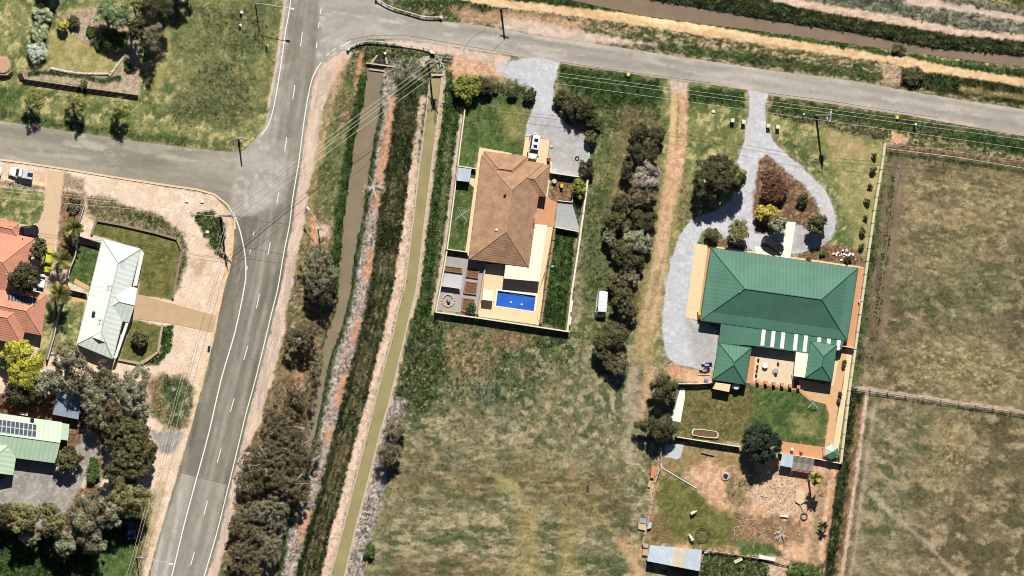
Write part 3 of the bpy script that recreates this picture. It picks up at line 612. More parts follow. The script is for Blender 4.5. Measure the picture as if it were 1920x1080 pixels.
for f in (.05, .22, .42, .62, .8, .95):
    nn = [(870, 43), (1000, 65), (1200, 95), (1440, 131), (1700, 170), (1920, 205), (2150, 243)]; ss = [(840, 86), (980, 107), (1180, 137), (1420, 173), (1690, 214), (1920, 255), (2150, 292)]
    layr(widen([(a[0] * (1 - f) + b[0] * f, a[1] * (1 - f) + b[1] * f) for a, b in zip(nn, ss)], 7), 'newseal' if f in (.22, .62) else 'shoulder' if f in (.05, .95) else 'asphalt', 5, 3, 18, 8, .15, .3 if f < .9 else .5)
layr([(590, 60), (640, 40), (700, 30), (690, 60), (640, 84), (610, 100)], 'asphalt', 8, 6, 14, 2, -.4, .6)
layr([(445, 290), (500, 270), (545, 260), (530, 380), (470, 404), (440, 400), (432, 380)], 'asphalt', 6, 5, 14, op=.8)
layr([(250, 300), (330, 305), (420, 335), (440, 380), (420, 384), (300, 345), (200, 330)], 'newseal', 14, 10, 20, 5, .13, .45)

def paint(X, Y, layers, base):
    X = np.asarray(X, float); Y = np.asarray(Y, float)
    col, td, th, rg = cover(X, Y, base, 1.5, .2)
    for i, (poly, kind, f, w, ws, ax, ang, op, holes) in enumerate(layers):
        pa = np.array(poly); m = f + w + 2
        k = np.nonzero((X > pa[:, 0].min() - m) & (X < pa[:, 0].max() + m) & (Y > pa[:, 1].min() - m) & (Y < pa[:, 1].max() + m))[0]
        if not len(k): continue
        x, y = X[k], Y[k]
        d = sdist(x, y, poly)
        if w: d = d + w * 2.2 * (fbm(x, y, ws, 300 + i, 4) - .5) + w * .5 * (vnoise(x / 3, y / 3, i) - .5)
        a = sstep(-f, f, d) * op
        h = np.nonzero(a > .003)[0]
        if not len(h): continue
        k = k[h]; a = a[h]
        c2, t2, h2, r2 = cover(x[h], y[h], kind, ax, ang)
        col[k] = col[k] * (1 - a)[:, None] + c2 * a[:, None]
        td[k] = td[k] * (1 - a) + t2 * a; th[k] = th[k] * (1 - a) + h2 * a; rg[k] = rg[k] * (1 - a) + r2 * a
    return col, td, th, rg

CANAL = [(1040, -50), (1230, 2), (1440, 38), (1600, 62), (1750, 91), (1850, 99), (2000, 116), (2300, 155), (2300, 185), (2000, 136), (1760, 106), (1680, 95), (1600, 83), (1440, 60), (1330, 47), (1200, 29), (1060, -2), (960, -40)]
DRAIN = band(DRL, DRR, 124, 1240, 0, 0, 10)
CHAN = band(CHL, CHR, 138, 1240, 0, 0, 10)
def height(X, Y, rg):
    n = fbm(X, Y, 9, 77, 3); z = (n - .5) * 2 * rg
    def region(poly, m):
        pa = np.array(poly); return np.nonzero((X > pa[:, 0].min() - m) & (X < pa[:, 0].max() + m) & (Y > pa[:, 1].min() - m) & (Y < pa[:, 1].max() + m))[0]
    for poly, dep, f0, f1 in ((DRAIN, 1.15, -9, 5), (CANAL, 1.5, -10, 8), (CHAN, .9, -1.5, 1.5)):
        k = region(poly, 14); d = sdist(X[k], Y[k], poly)
        if dep > 1: d = d + 7 * (fbm(X[k], Y[k], 9, 31, 4, 1, 0, .65) - .5)
        z[k] = z[k] * (1 - sstep(f0 - 3, f0 + 3, d)) - dep * sstep(f0, f1, d)
    b = band(lambda y: ORL(y) - 4, lambda y: ORR(y) + 10, 180, 1240, 0, 0, 16); k = region(b, 12); d = sdist(X[k], Y[k], b)
    z[k] += .7 * sstep(-8, 8, d)                       # spoil bank along the drain
    return z

gx = np.concatenate([[-60000, -20000, -6000, -2000, -900, -420, -240], np.arange(-160, 2081, 2.2), [2160, 2340, 2800, 4000, 8000, 22000, 60000]])
gy = np.concatenate([[-60000, -20000, -6000, -2000, -900, -400, -220], np.arange(-130, 1211, 2.2), [1290, 1460, 1900, 3000, 7000, 22000, 60000]])
GX, GY = np.meshgrid(gx, gy); sh = GX.shape; gX, gY = GX.ravel(), GY.ravel()
gc, gt, gh, gr = paint(gX, gY, L, 'field')
gz = height(gX, gY, gr)
far = (gX < -165) | (gX > 2090) | (gY < -135) | (gY > 1215); gz[far] = 0
avg_ = np.array([lin((118, 112, 80)) / K]); w_ = (.9 + .2 * _h(np.round(gX).astype(int), np.round(gY).astype(int), 3))[far][:, None]; gc[far] = avg_ * w_
# keep the ground under roads and drives level
def flatten(poly, grow=6):
    pa = np.array(poly); k = np.nonzero((gX > pa[:, 0].min() - 20) & (gX < pa[:, 0].max() + 20) & (gY > pa[:, 1].min() - 20) & (gY < pa[:, 1].max() + 20))[0]
    d = sdist(gX[k], gY[k], poly); gz[k] *= 1 - sstep(-grow - 6, -grow, d)
V = np.stack([0 * gX] * 3, -1)
for pl in (ROAD, DRIVE1, LOOP_OUT): flatten(pl)
for pl in ([(815, 190), (1110, 200), (1110, 345), (1070, 625), (815, 590)], [(1240, 440), (1640, 470), (1580, 1090), (1190, 1050)], [(-200, 300), (445, 400), (360, 830), (-200, 1000)]): flatten(pl, 0)
m = np.abs(gX) < 5e3
V[:, :] = Pn(gX, gY, gz)
big_ = (np.abs(gX) > 4e3) | (np.abs(gY) > 4e3); V[big_, 0] = (gX[big_] - 960) * S * 1.03; V[big_, 1] = (540 - gY[big_]) * S; V[big_, 2] = 0
idx = np.arange(len(gX)).reshape(sh)
F = np.stack([idx[1:, :-1], idx[1:, 1:], idx[:-1, 1:], idx[:-1, :-1]], -1).reshape(-1, 4)
M_GROUND = attr_mat("soil_and_grass", .95, 9.0, .30, .5, .08)
ground = np_mesh("ground", V, F, M_GROUND, gc, smooth=True); ground['kind'] = 'structure'

# ---------------------------------------------------------------- sheets laid on the ground
M_SEAL = attr_mat("asphalt_seal", .9, 14.0, .10, .25, .02, .2)
M_GRAVEL = attr_mat("loose_gravel", .95, 10.0, .12, .4, .03, .15)
def sheet(name, poly, z, m, step=3.5, layers=(), base='asphalt', jit=0.0, kind='structure', seed=1, zf=None):
    rg = np.random.default_rng(seed); pts = []
    n = len(poly)
    for i in range(n):
        a = np.array(poly[i]); b = np.array(poly[(i + 1) % n]); k = max(1, int(np.hypot(*(b - a)) / (step * 1.2)))
        if max(abs(a[0]), abs(b[0])) > 2000 or min(a[1], b[1]) < -120 or max(a[1], b[1]) > 1200: k = min(k, 30)
        for j in range(k): pts.append(a + (b - a) * j / k)
    B = np.array(pts)
    if jit:
        nx = fbm(B[:, 0], B[:, 1], 10, 5, 3) - .5; ny = fbm(B[:, 0], B[:, 1], 10, 9, 3) - .5; B = B + np.stack([nx, ny], -1) * jit * 3
    x0, y0 = B.min(0); x1, y1 = B.max(0)
    X, Y = np.meshgrid(np.arange(x0, x1, step), np.arange(y0, y1, step)); X = X.ravel() + rg.uniform(-.3, .3, X.size) * step; Y = Y.ravel() + rg.uniform(-.3, .3, Y.size) * step
    k = sdist(X, Y, [tuple(p) for p in B]) > step * .55; I = np.stack([X[k], Y[k]], -1)
    pts = np.concatenate([B, I]); nb = len(B)
    vo, eo, fo, *_ = geometry.delaunay_2d_cdt([Vector((p[0], -p[1])) for p in pts], [(i, (i + 1) % nb) for i in range(nb)], [], 1, 1e-5)
    px = np.array([(v.x, -v.y) for v in vo])
    col, *_ = paint(px[:, 0], px[:, 1], layers, base)
    ob = np_mesh(name, Pn(px[:, 0], px[:, 1], np.full(len(px), z)), np.array(fo), m, col, smooth=True)
    if kind: ob['kind'] = kind
    return ob
sheet("road", ROAD, .03, M_SEAL, 3.4, LR, 'asphalt', .9)
LG = [([(985, 105), (1045, 112), (1036, 150), (1000, 190), (1010, 150)], 'gravel', 8, 8, 12, 1, 0, 1, None), ([(985, 210), (1110, 240), (1106, 330), (1030, 320)], 'greygravel', 14, 12, 14, 1, 0, .55, None)]
sheet("gravel_driveway", DRIVE1, .034, M_GRAVEL, 3.5, LG, 'gravel', 1.2)
LG2 = [([(1286, 596), (1345, 610), (1342, 694), (1300, 692), (1290, 640)], 'greygravel', 10, 10, 14, 1, 0, .6, None), (widen([(1412, 180), (1410, 230), (1398, 280)], 8), 'shoulder', 4, 3, 10, 1, 0, .3, None),
       (widen([(1440, 250), (1500, 318), (1548, 372), (1555, 420)], 6), 'shoulder', 4, 4, 8, 1, 0, .5, None), ([(1490, 424), (1560, 420), (1560, 470), (1484, 476)], 'greygravel', 8, 8, 8, 1, 0, .6, None)]
lp = LOOP_OUT
sheet("gravel_driveway", lp, .034, M_GRAVEL, 3.5, LG2 + [(ISLAND, 'mulch', 2, 4, 8, 1, 0, 1, None)], 'gravel', 1.2)

# water: brown drain, olive channel, muddy canal
def water(name, poly, z, c, rough=.25, sc=.35, shift=0):
    m, t, b = new_mat(name, rough, .25)
    co = t.nodes.new("ShaderNodeNewGeometry"); n = t.nodes.new("ShaderNodeTexNoise"); n.inputs["Scale"].default_value = sc; n.inputs["Detail"].default_value = 5
    t.links.new(co.outputs["Position"], n.inputs["Vector"]); r = t.nodes.new("ShaderNodeMapRange"); r.inputs[1].default_value = .3; r.inputs[2].default_value = .7; r.inputs[3].default_value = .9; r.inputs[4].default_value = 1.1
    t.links.new(n.outputs["Fac"], r.inputs[0]); mx = t.nodes.new("ShaderNodeMix"); mx.data_type = 'RGBA'; mx.blend_type = 'MULTIPLY'; mx.inputs[0].default_value = 1
    mx.inputs[6].default_value = c; t.links.new(r.outputs[0], mx.inputs[7]); t.links.new(mx.outputs[2], b.inputs["Base Color"])
    n2 = t.nodes.new("ShaderNodeTexNoise"); n2.inputs["Scale"].default_value = 3; t.links.new(co.outputs["Position"], n2.inputs["Vector"])
    bp = t.nodes.new("ShaderNodeBump"); bp.inputs["Strength"].default_value = .12; bp.inputs["Distance"].default_value = .03; t.links.new(n2.outputs["Fac"], bp.inputs["Height"]); t.links.new(bp.outputs[0], b.inputs["Normal"])
    q = MB(); n_ = len(poly) // 2
    for i in range(n_ - 1):
        q.face([P(poly[i][0] + shift, poly[i][1], z), P(poly[2 * n_ - 1 - i][0] + shift, poly[2 * n_ - 1 - i][1], z), P(poly[2 * n_ - 2 - i][0] + shift, poly[2 * n_ - 2 - i][1], z), P(poly[i + 1][0] + shift, poly[i + 1][1], z)])
    ob = q.build(name, m); ob['kind'] = 'structure'; return ob
water("drain_water", band(DRL, DRR, 126, 1240, -5, 5, 10), -.62, A(146, 132, 110))
water("channel_water", band(CHL, CHR, 138, 1240, 0, 0, 10), -.22, A(164, 154, 110), .3)
nc = len(CANAL) // 2
water("canal_water", CANAL, -.75, A(140, 122, 102), .5)
# concrete lips of the straight channel
M_CONC = mat("old_concrete", A(206, 188, 168), .9, .22, 2.0, .3)
q = MB()
for fn, w0, w1 in ((CHL, -2.6, .4), (CHR, -.4, 2.8)):
    ys = np.arange(138, 1241, 14)
    for a, b in zip(ys[:-1], ys[1:]):
        q.slab([P(fn(a) + w0, a, .1), P(fn(a) + w1, a, .1), P(fn(b) + w1, b - .02, .1), P(fn(b) + w0, b - .02, .1)], .8)
q.build("channel_wall", M_CONC)['kind'] = 'structure'

# ================================================================ BUILDINGS
M_TILE = ribbed("brown_roof_tiles", A(188, 150, 120, 1.0), .36, .85, .5, .26, 1, .14, .7, .15, .3, .5)
M_TILECAP = mat("tile_capping", A(196, 156, 126), .85, .15, 2)
M_REDTILE = ribbed("terracotta_roof_tiles", A(232, 164, 136, 1.0), .34, .85, .6, .14, 1, .18, .5, .15, .3, .5)
M_REDCAP = mat("terracotta_capping", A(244, 178, 148), .85, .12, 2)
M_GREEN = ribbed("green_roof_sheeting", A(100, 148, 126, .86), .76, .36, .22, .12, 0, .05, .25, .35)
M_GREENCAP = mat("green_capping", A(54, 110, 84), .5, .08, 2)
M_MINT = ribbed("pale_mint_sheeting", A(246, 255, 246, 1.0), .95, .5, .4, .05, 0, .12, .3, .3)
M_MINTCAP = mat("mint_capping", A(196, 214, 196), .5, .08, 2)
M_SAGE = ribbed("pale_sage_sheeting", A(212, 240, 208, 1.0), .9, .5, .5, .08, 0, .12, .3, .3)
M_WHITEROOF = ribbed("white_patio_sheeting", A(255, 250, 228, 1.0), .5, .5, .2, .04, 0, .04, .3, .3)
M_ZINC = ribbed("galvanised_sheeting", A(206, 220, 232), .4, .4, .5, .14, 0, .12, .7, .4)
M_RUSTZINC = ribbed("weathered_sheeting", A(226, 214, 190), .4, .6, .5, .16, 0, .12, .8, .3)
M_BLUEZINC = ribbed("blue_grey_sheeting", A(150, 168, 184), .5, .45, .4, .14, 0, .1, .6, .35)
M_SKYLT = mat("white_polycarbonate", A(250, 250, 250), .4, .03, 1)
M_BRICK = mat("brick_wall", A(176, 140, 112), .9, .18, 3, .2)
M_CREAMW = mat("cream_render", A(226, 210, 178), .9, .1, 2)
M_GLASS = mat("window_glass", A(50, 60, 70), .1, .1, 1, 0, .5)
M_TRIM = mat("white_trim", A(240, 238, 230), .6, .05, 2)
M_CREAM = mat("cream_paving", A(242, 218, 176), .9, .10, 1.2, .15)
M_TANPAVE = mat("tan_concrete", A(226, 182, 136), .9, .10, .9, .15)
M_ORPAVE = mat("orange_brick_paving", A(218, 160, 120), .9, .14, 2, .2)
M_WHITEPAVE = mat("white_concrete", A(255, 250, 236), .9, .05, .8, .1)
M_STONE = mat("courtyard_stone", A(234, 214, 182), .9, .14, 1.0, .2)
M_GREYC = mat("grey_concrete", A(176, 172, 168), .9, .14, .9, .15)
M_PALEC = mat("pale_concrete", A(204, 206, 208), .9, .12, .7, .15)
M_PINKC = mat("pink_concrete", A(224, 194, 160), .9, .12, .6, .12)
M_BROWNC = mat("brown_concrete", A(204, 174, 138), .9, .14, .5, .12)
M_WALLCAP = mat("cream_wall_cap", A(242, 232, 208), .85, .08, 2)
M_WALLC = mat("cream_fence_wall", A(220, 212, 178), .85, .10, 2)
M_WOOD = mat("weathered_timber", A(168, 144, 118), .9, .3, 3, .3)
M_DKWOOD = mat("dark_sleeper", A(74, 60, 52), .9, .35, 3, .3)
M_PALEWOOD = mat("silver_timber", A(196, 182, 160), .9, .25, 3, .3)
M_DKMETAL = mat("dark_metal", A(52, 52, 54), .5, .1, 3)
M_GALV = mat("galvanised_steel", A(220, 222, 222), .45, .08, 3)
M_WHITE = mat("white_paint", A(246, 246, 244), .5, .04, 3)
M_DARKSOIL = mat("garden_soil", A(126, 96, 70), .95, .35, 4, .5)
M_PV = mat("solar_cell", A(78, 82, 104), .25, .08, 1, 0, .5)

def hipframe(c, z):
    p = [P(x, y, z) for x, y in c]
    W = ((p[1] - p[0]).length + (p[2] - p[3]).length) / 2; H = ((p[3] - p[0]).length + (p[2] - p[1]).length) / 2
    def at(u, v, h): a = p[0].lerp(p[1], u); b = p[3].lerp(p[2], u); q = a.lerp(b, v); return Vector((q.x, q.y, z + h))
    return p, W, H, at
def hip(rf, cp, wl, gt, c, z, prof, gable="", wall_in=.55, lo=0.0, apex=None):
    """rf roof, cp capping, wl walls, gt gutters (mesh builders); c: NW NE SE SW corners; prof: (inset, rise) or a slope"""
    p, W, H, at = hipframe(c, z); half = min(W, H) / 2
    if "W" in gable or "E" in gable: half = H / 2
    if "N" in gable or "S" in gable: half = W / 2
    if not hasattr(prof, '__len__'): prof = [(0, 0), (half, half * prof)]
    else: prof = [q for q in prof if q[0] < half - .05]; d0, h0, sl = prof[-1][0], prof[-1][1], prof_slope; prof = prof + [(half, h0 + (half - d0) * sl)]
    ex = {s: (0 if s in gable else 1) for s in "NESW"}
    rings = []
    for d, h in prof:
        u0 = d / W * ex["W"]; u1 = 1 - d / W * ex["E"]; v0 = d / H * ex["N"]; v1 = 1 - d / H * ex["S"]
        rings.append([at(u0, v0, h), at(u1, v0, h), at(u1, v1, h), at(u0, v1, h)])
    sd = 0
    for k in range(len(rings) - 1):
        A_, B_ = rings[k], rings[k + 1]; d1 = math.hypot(prof[k + 1][0] - prof[k][0], prof[k + 1][1] - prof[k][1])
        for i, s in enumerate("NESW"):
            j = (i + 1) % 4; e = (p[j] - p[i]).normalized()
            if not ex[s]:
                wl.face([A_[j], A_[i], B_[i], B_[j]] if (B_[i] - B_[j]).length > .01 else [A_[j], A_[i], B_[i]])
                continue
            pts = [A_[j], A_[i], B_[i], B_[j]]; vs = [sd, sd, sd + d1, sd + d1]
            if (B_[i] - B_[j]).length < .02: pts, vs = pts[:3], vs[:3]
            rf.face(pts, [((q - p[i]).dot(e), v) for q, v in zip(pts, vs)])
            if cp is not None and (ex[s] and ex["NESW"[i - 1]]): cp.tube([A_[i] + Vector((0, 0, .02)), B_[i] + Vector((0, 0, .02))], .1, 5)
        sd += d1
    t = rings[-1]
    if cp is not None:
        if (t[0] - t[1]).length > .3: cp.tube([(t[0] + t[3]) / 2 + Vector((0, 0, .02)), (t[1] + t[2]) / 2 + Vector((0, 0, .02))], .1, 5)
        elif (t[0] - t[3]).length > .3: cp.tube([(t[0] + t[1]) / 2 + Vector((0, 0, .02)), (t[3] + t[2]) / 2 + Vector((0, 0, .02))], .1, 5)
    for i in range(4):                                   # gutter along each eave and soffit
        j = (i + 1) % 4; n = (p[j] - p[i]).normalized(); o = Vector((n.y, -n.x, 0)) * -1
        o = Vector((-n.y, n.x, 0)); cen = (p[0] + p[2]) / 2
        if (p[i] - cen).dot(o) < 0: o = -o
        if gt is not None and ex["NESW"[i]]: gt.slab([p[i] + o * .02 + Vector((0, 0, .005)), p[j] + o * .02 + Vector((0, 0, .005)), p[j] + o * .13 + Vector((0, 0, .005)), p[i] + o * .13 + Vector((0, 0, .005))], .13)
    rf.face([q - Vector((0, 0, .02)) for q in p])
    if wl is not None:
        du, dv = wall_in / W, wall_in / H
        ww = [at(du * ex["W"], dv * ex["N"], 0), at(1 - du * ex["E"], dv * ex["N"], 0), at(1 - du * ex["E"], 1 - dv * ex["S"], 0), at(du * ex["W"], 1 - dv * ex["S"], 0)]
        wl.prism(ww, lo, z - .03)
    return rings
prof_slope = .42
def windows(par, c, z, sides, n=3, inset=.55, zc=1.45):
    p, W, H, at = hipframe(c, z); du, dv = inset / W, inset / H
    q = [at(du, dv, 0), at(1 - du, dv, 0), at(1 - du, 1 - dv, 0), at(du, 1 - dv, 0)]
    for s in sides:
        i = "NESW".index(s); a, b = q[i], q[(i + 1) % 4]; e = (b - a).normalized(); rz = math.atan2(e.y, e.x)
        o = Vector((-e.y, e.x, 0)); o = o if (a - (q[0] + q[2]) / 2).dot(o) > 0 else -o
        for k in range(n):
            m_ = a.lerp(b, (k + .5) / n); m_.z = zc
            f = MB(); f.box(m_ + o * .012, (1.5, .06, 1.2), rz); fo = f.build("window", M_TRIM, par, m_)
            g = MB(); g.box(m_ + o * .022, (1.34, .06, 1.04), rz); g.build("pane", M_GLASS, fo, m_)
PAVED = []
def pave(name, poly, m, z=.05, th=.05):
    PAVED.append(poly)
    q = MB(); q.slab(PL(poly, z), th); o = q.build(name, m); o['kind'] = 'structure'; return o
def cen(c): return P(sum(x for x, y in c) / len(c), sum(y for x, y in c) / len(c), 0)
def wall_run(name, label, cat, pts, h, th, m, mcap=None, posts=0, mpost=None, group=None, capw=.04, capname="coping", base=0.0):
    """a wall or solid fence along plan points traced at its top"""
    p = [P(x, y, h) for x, y in pts]; c = sum(p, Vector()) / len(p); c.z = 0
    t = thing(name, label, cat, c, group); b = MB(); k = MB()
    for a, d in zip(p[:-1], p[1:]):
        e = (d - a); ln = e.length; e.normalize(); m_ = (a + d) / 2
        b.box((m_.x, m_.y, (h - .04 + base) / 2), (ln, th, h - .04 - base), math.atan2(e.y, e.x))
        k.box((m_.x, m_.y, h - .02), (ln + .02, th + capw, .05), math.atan2(e.y, e.x))
    b.build("panel", m, t); k.build(capname, mcap or m, t)
    if posts:
        first = None; tot = 0
        for a, d in zip(p[:-1], p[1:]):
            ln = (d - a).length; n = max(1, int(ln / posts))
            for i in range(n + 1):
                if tot >= 95: break
                q = a.lerp(d, i / n); tot += 1
                if first is None:
                    f = MB(); f.box((q.x, q.y, (h + .03) / 2), (.13, th + .09, h + .06), math.atan2((d - a).y, (d - a).x)); first = f.build("post", mpost or m, t, (q.x, q.y, 0))
                else:
                    o = first.copy(); COL.objects.link(o); o.parent = t; o.location = Vector((q.x, q.y, 0)) - c
    return t
def rail_fence(name, label, cat, pts, h, m, spacing=4, rails=(.95, .55), rr=.03, mpost=None, pr=.06, group=None, wires=None):
    p = [P(x, y, h) for x, y in pts]; c = sum(p, Vector()) / len(p); c.z = 0
    t = thing(name, label, cat, c, group)
    for f in rails:
        q = MB(); q.tube([Vector((a.x, a.y, h * f)) for a in p], rr, 5); q.build("rail", m, t)
    first = None; tot = 0
    for a, d in zip(p[:-1], p[1:]):
        ln = (d - a).length; n = max(1, round(ln / spacing))
        for i in range(n + (d is p[-1])):
            if tot > 95: break
            q = a.lerp(d, i / n); tot += 1
            if first is None:
                f = MB(); f.tube([(q.x, q.y, 0), (q.x, q.y, h + .05)], pr, 7); first = f.build("post", mpost or m, t, (q.x, q.y, 0))
            else:
                o = first.copy(); COL.objects.link(o); o.parent = t; o.location = Vector((q.x, q.y, 0)) - c
    return t
def one(name, mb, m, label, cat, px, py, group=None, kind=None, smooth=False, z=0):
    o = mb.build(name, m, None, P(px, py, z), smooth); return tag(o, label, cat, group, kind)
def skin(c, z, h_):       # roof vent etc. height helper
    return P(c[0], c[1], z)

# ---- brown tiled house with the pool
c1 = [(903, 290), (1019, 306), (991, 501), (879, 486)]; n1 = [(907, 283), (989.5, 293), (980, 352), (899, 341)]; w1 = [(955, 299), (1032.5, 309.5), (1023.7, 369.5), (947, 359)]
h1 = thing("house", "brown tiled hip roof house beside the blue swimming pool", "house", cen(c1))
rf, cp, wl, gt = MB(), MB(), MB(), MB()
for c in (c1, n1, w1): hip(rf, cp, wl if c is not n1 else MB(), gt if c is c1 else None, c, 2.6 if c is not n1 else 2.604 if c is n1 else 2.6, .42)
roof = rf.build("roof", M_TILE, h1); cp.build("ridge_cap", M_TILECAP, roof); wl.build("wall", M_BRICK, h1)
windows(h1, c1, 2.6, "WS", 4); windows(h1, w1, 2.6, "E", 1)
for px, py, z, m in ((946, 366, 4.6, M_DKMETAL), (930.5, 431, 4.2, M_WHITE)):
    q = MB(); b = P(px, py, z); q.tube([b - Vector((0, 0, .3)), b + Vector((0, 0, .3))], .16, 8); q.lathe(b + Vector((0, 0, .3)), [(.26, 0), (.28, .06), (.12, .16)], 10); q.build("vent", m, h1)
q = MB(); b = P(1000, 405, 3.3); q.tube([b, b + Vector((0, 0, 1.6))], .03, 5)
for k in range(5): q.tube([b + Vector((-.5 + .06 * k, -.3 + .2 * k, 1.5)), b + Vector((.5 - .06 * k, -.3 + .2 * k, 1.5))], .025, 4)
q.tube([b + Vector((0, -.4, 1.5)), b + Vector((0, .6, 1.5))], .025, 4); q.build("antenna", M_GALV, h1)
# pale patio roof wrapping the south-east corner
q = MB()
q.face(PL([(1026, 422), (1011, 528), (991.5, 502), (1003, 420)], 2.5), [(0, 0), (10, 0), (8, 2), (0, 2)])
q.face(PL([(1011, 528), (945, 522), (948, 496.5), (991.5, 502)], 2.5), [(0, 0), (6.5, 0), (6.5, 2.3), (2, 2.3)])
for a, b in (((1026, 422), (1011, 528)), ((1011, 528), (945, 522)), ((945, 522), (948, 496.5)), ((1003, 420), (1026, 422))):
    u, v = P(*a, 2.5), P(*b, 2.5); q.face([u, v, v - Vector((0, 0, .16)), u - Vector((0, 0, .16))])
pt = q.build("patio_roof", M_WHITEROOF, h1)
for x, y in ((1022, 424), (1008, 525), (950, 519), (980, 522)):
    q = MB(); b = P(x, y, 2.35); q.box((b.x, b.y, 1.17), (.12, .12, 2.34)); q.build("post", M_TRIM, h1, (b.x, b.y, 0))
pave("path", [(899, 276), (959, 287), (959, 302), (912, 302), (884, 487), (872.5, 473)], M_CREAM, .05)
pave("path", [(1024, 369), (1044, 380), (1037.5, 425), (1000, 420), (1006, 366)], M_ORPAVE, .052)
pave("path", [(1032, 300), (1036, 308), (1026, 371), (1020, 370)], M_CREAM, .048)
pave("driveway_slab", [(985, 256.5), (1030, 262), (1025.5, 309), (978, 303)], M_CREAM, .05)
# pool deck laid round the pool
PO = [(930, 541), (1008.5, 552), (1004, 586), (927.5, 574.5)]; PW = [(933.5, 545), (1004.5, 554.5), (1000.8, 583.5), (929.8, 573)]
pave("pool_deck", [(911, 495), (946, 496), (946, 520), (1010, 529), (1000, 424), (1037, 425), (1024, 500), (1008.5, 552), (930, 541), (906, 540)], M_CREAM, .056)
pave("pool_deck", [(906, 540), (930, 541), (927.5, 574.5), (926, 597.5), (896.5, 593)], M_CREAM, .058)
pave("pool_deck", [(927.5, 574.5), (1004, 586), (1012, 609.5), (926, 597.5)], M_CREAM, .060)
pave("pool_deck", [(1008.5, 552), (1021, 518), (1013, 609), (1004, 586)], M_CREAM, .054)
PAVED += [PO, c1, w1]
pool = thing("swimming_pool", "rectangular swimming pool of bright blue water in cream paving", "pool", cen(PO))
q = MB()
for i in range(4):
    a, b, c, d = PO[i], PO[(i + 1) % 4], PW[(i + 1) % 4], PW[i]; q.slab(PL([a, b, c, d], .085), .1)
q.build("coping", mat("pool_coping", A(255, 246, 226), .8, .06, 2), pool)
M_POOLW, t_, b_ = new_mat("pool_water", .06, .5)
n_ = t_.nodes.new("ShaderNodeTexNoise"); n_.inputs["Scale"].default_value = .9; n_.inputs["Detail"].default_value = 6; n_.inputs["Distortion"].default_value = 1.5; w_ = t_.nodes.new("ShaderNodeTexNoise"); w_.inputs["Scale"].default_value = 5; bp_ = t_.nodes.new("ShaderNodeBump"); bp_.inputs["Strength"].default_value = .35; bp_.inputs["Distance"].default_value = .05; t_.links.new(w_.outputs[0], bp_.inputs["Height"]); t_.links.new(bp_.outputs[0], b_.inputs["Normal"])
cr = t_.nodes.new("ShaderNodeMix"); cr.data_type = 'RGBA'; cr.inputs[6].default_value = A(20, 72, 186); cr.inputs[7].default_value = A(78, 142, 238); t_.links.new(n_.outputs[0], cr.inputs[0]); t_.links.new(cr.outputs[2], b_.inputs["Base Color"])  # light blue noise paints ripple glints and caustics into the water colour
q = MB(); q.face(PL(PW, -.3)); q.build("water", M_POOLW, pool)
q = MB()
for i in range(4):
    a, b = P(*PW[i], .03), P(*PW[(i + 1) % 4], .03); q.face([a, b, b - Vector((0, 0, 1.2)), a - Vector((0, 0, 1.2))])
q.build("liner", mat("pool_liner", A(60, 110, 205), .5, .05), pool)
q = MB(); q.slab(PL([(956.5, 547.5), (982.5, 551), (981.8, 555), (956, 551.5)], -.2), .3); q.build("step", mat("pool_step", A(70, 120, 215), .5, .05), pool)
k = np.nonzero((gX > 920) & (gX < 1015) & (gY > 535) & (gY < 595))[0]; d_ = sdist(gX[k], gY[k], PO); zz = np.array(gz); zz[k] -= 1.6 * (d_ > .2)
V2 = V.copy(); V2[k] = Pn(gX[k], gY[k], zz[k]); ground.data.vertices.foreach_set("co", V2.astype(np.float32).ravel()); ground.data.update()
for i, (x, y) in enumerate(((958, 567), (978, 571))):
    q = MB(); q.lathe(P(x, y, -.3), [(.12, -.02), (.2, .04), (.14, .1), (.05, .12)], 10); one("pool_float", q, M_TRIM, ("small white float on the pool water, west one", "small white float on the pool water, east one")[i], "float", x, y, "floats on the pool")
cb = thing("pool_cabana", "small white square roofed shelter at the west end of the pool", "shelter", P(911, 560))
q = MB(); q.slab(PL([(906, 542), (926, 544.5), (924, 564.5), (904, 562)], 1.9), .1); q.build("roof", M_WHITEROOF, cb)
for x, y in ((907, 544), (924.5, 546), (922.5, 562.5), (905.5, 560.5)):
    b = P(x, y, 1.8); q = MB(); q.box((b.x, b.y, .9), (.1, .1, 1.8)); q.build("post", M_WHITE, cb, (b.x, b.y, 0))
# vegetable garden west of the pool
pave("garden_paving", [(838, 481), (877, 486), (911, 493), (896, 590), (818, 581), (828, 530)], M_GREYC, .05)
for i, (poly, lab) in enumerate((([(877, 502), (899, 505), (896.5, 522.5), (873.5, 519)], "raised brick garden bed nearest the tiled house"), ([(873.5, 527), (896.5, 530), (893, 553), (869, 550)], "raised brick bed of rubble, middle of three by the pool wall"),
                                 ([(868, 558), (891, 561), (888, 588), (864.5, 583)], "raised brick bed holding a leafy shrub near the south wall"), ([(833, 498), (868, 503), (867, 512.5), (832, 508)], "long low brick bed near the north fence of the garden"))):
    t = thing("garden_bed", lab, "garden bed", cen(poly)); q = MB(); cx = sum(x for x, y in poly) / 4; cy = sum(y for x, y in poly) / 4
    inn = [(cx + (x - cx) * .84, cy + (y - cy) * .84) for x, y in poly]
    for k_ in range(4): q.slab(PL([poly[k_], poly[(k_ + 1) % 4], inn[(k_ + 1) % 4], inn[k_]], .42), .4)
    q.build("edging", mat("bed_brick", A(176, 128, 104), .9, .2, 3), t); q = MB(); q.slab(PL(inn, .3), .28); q.build("soil", M_DARKSOIL, t)
pave("gravel_bed", [(835, 513), (867, 517), (865, 540), (829, 535)], M_PALEC, .056)
q = MB(); cc = P(840, 563)
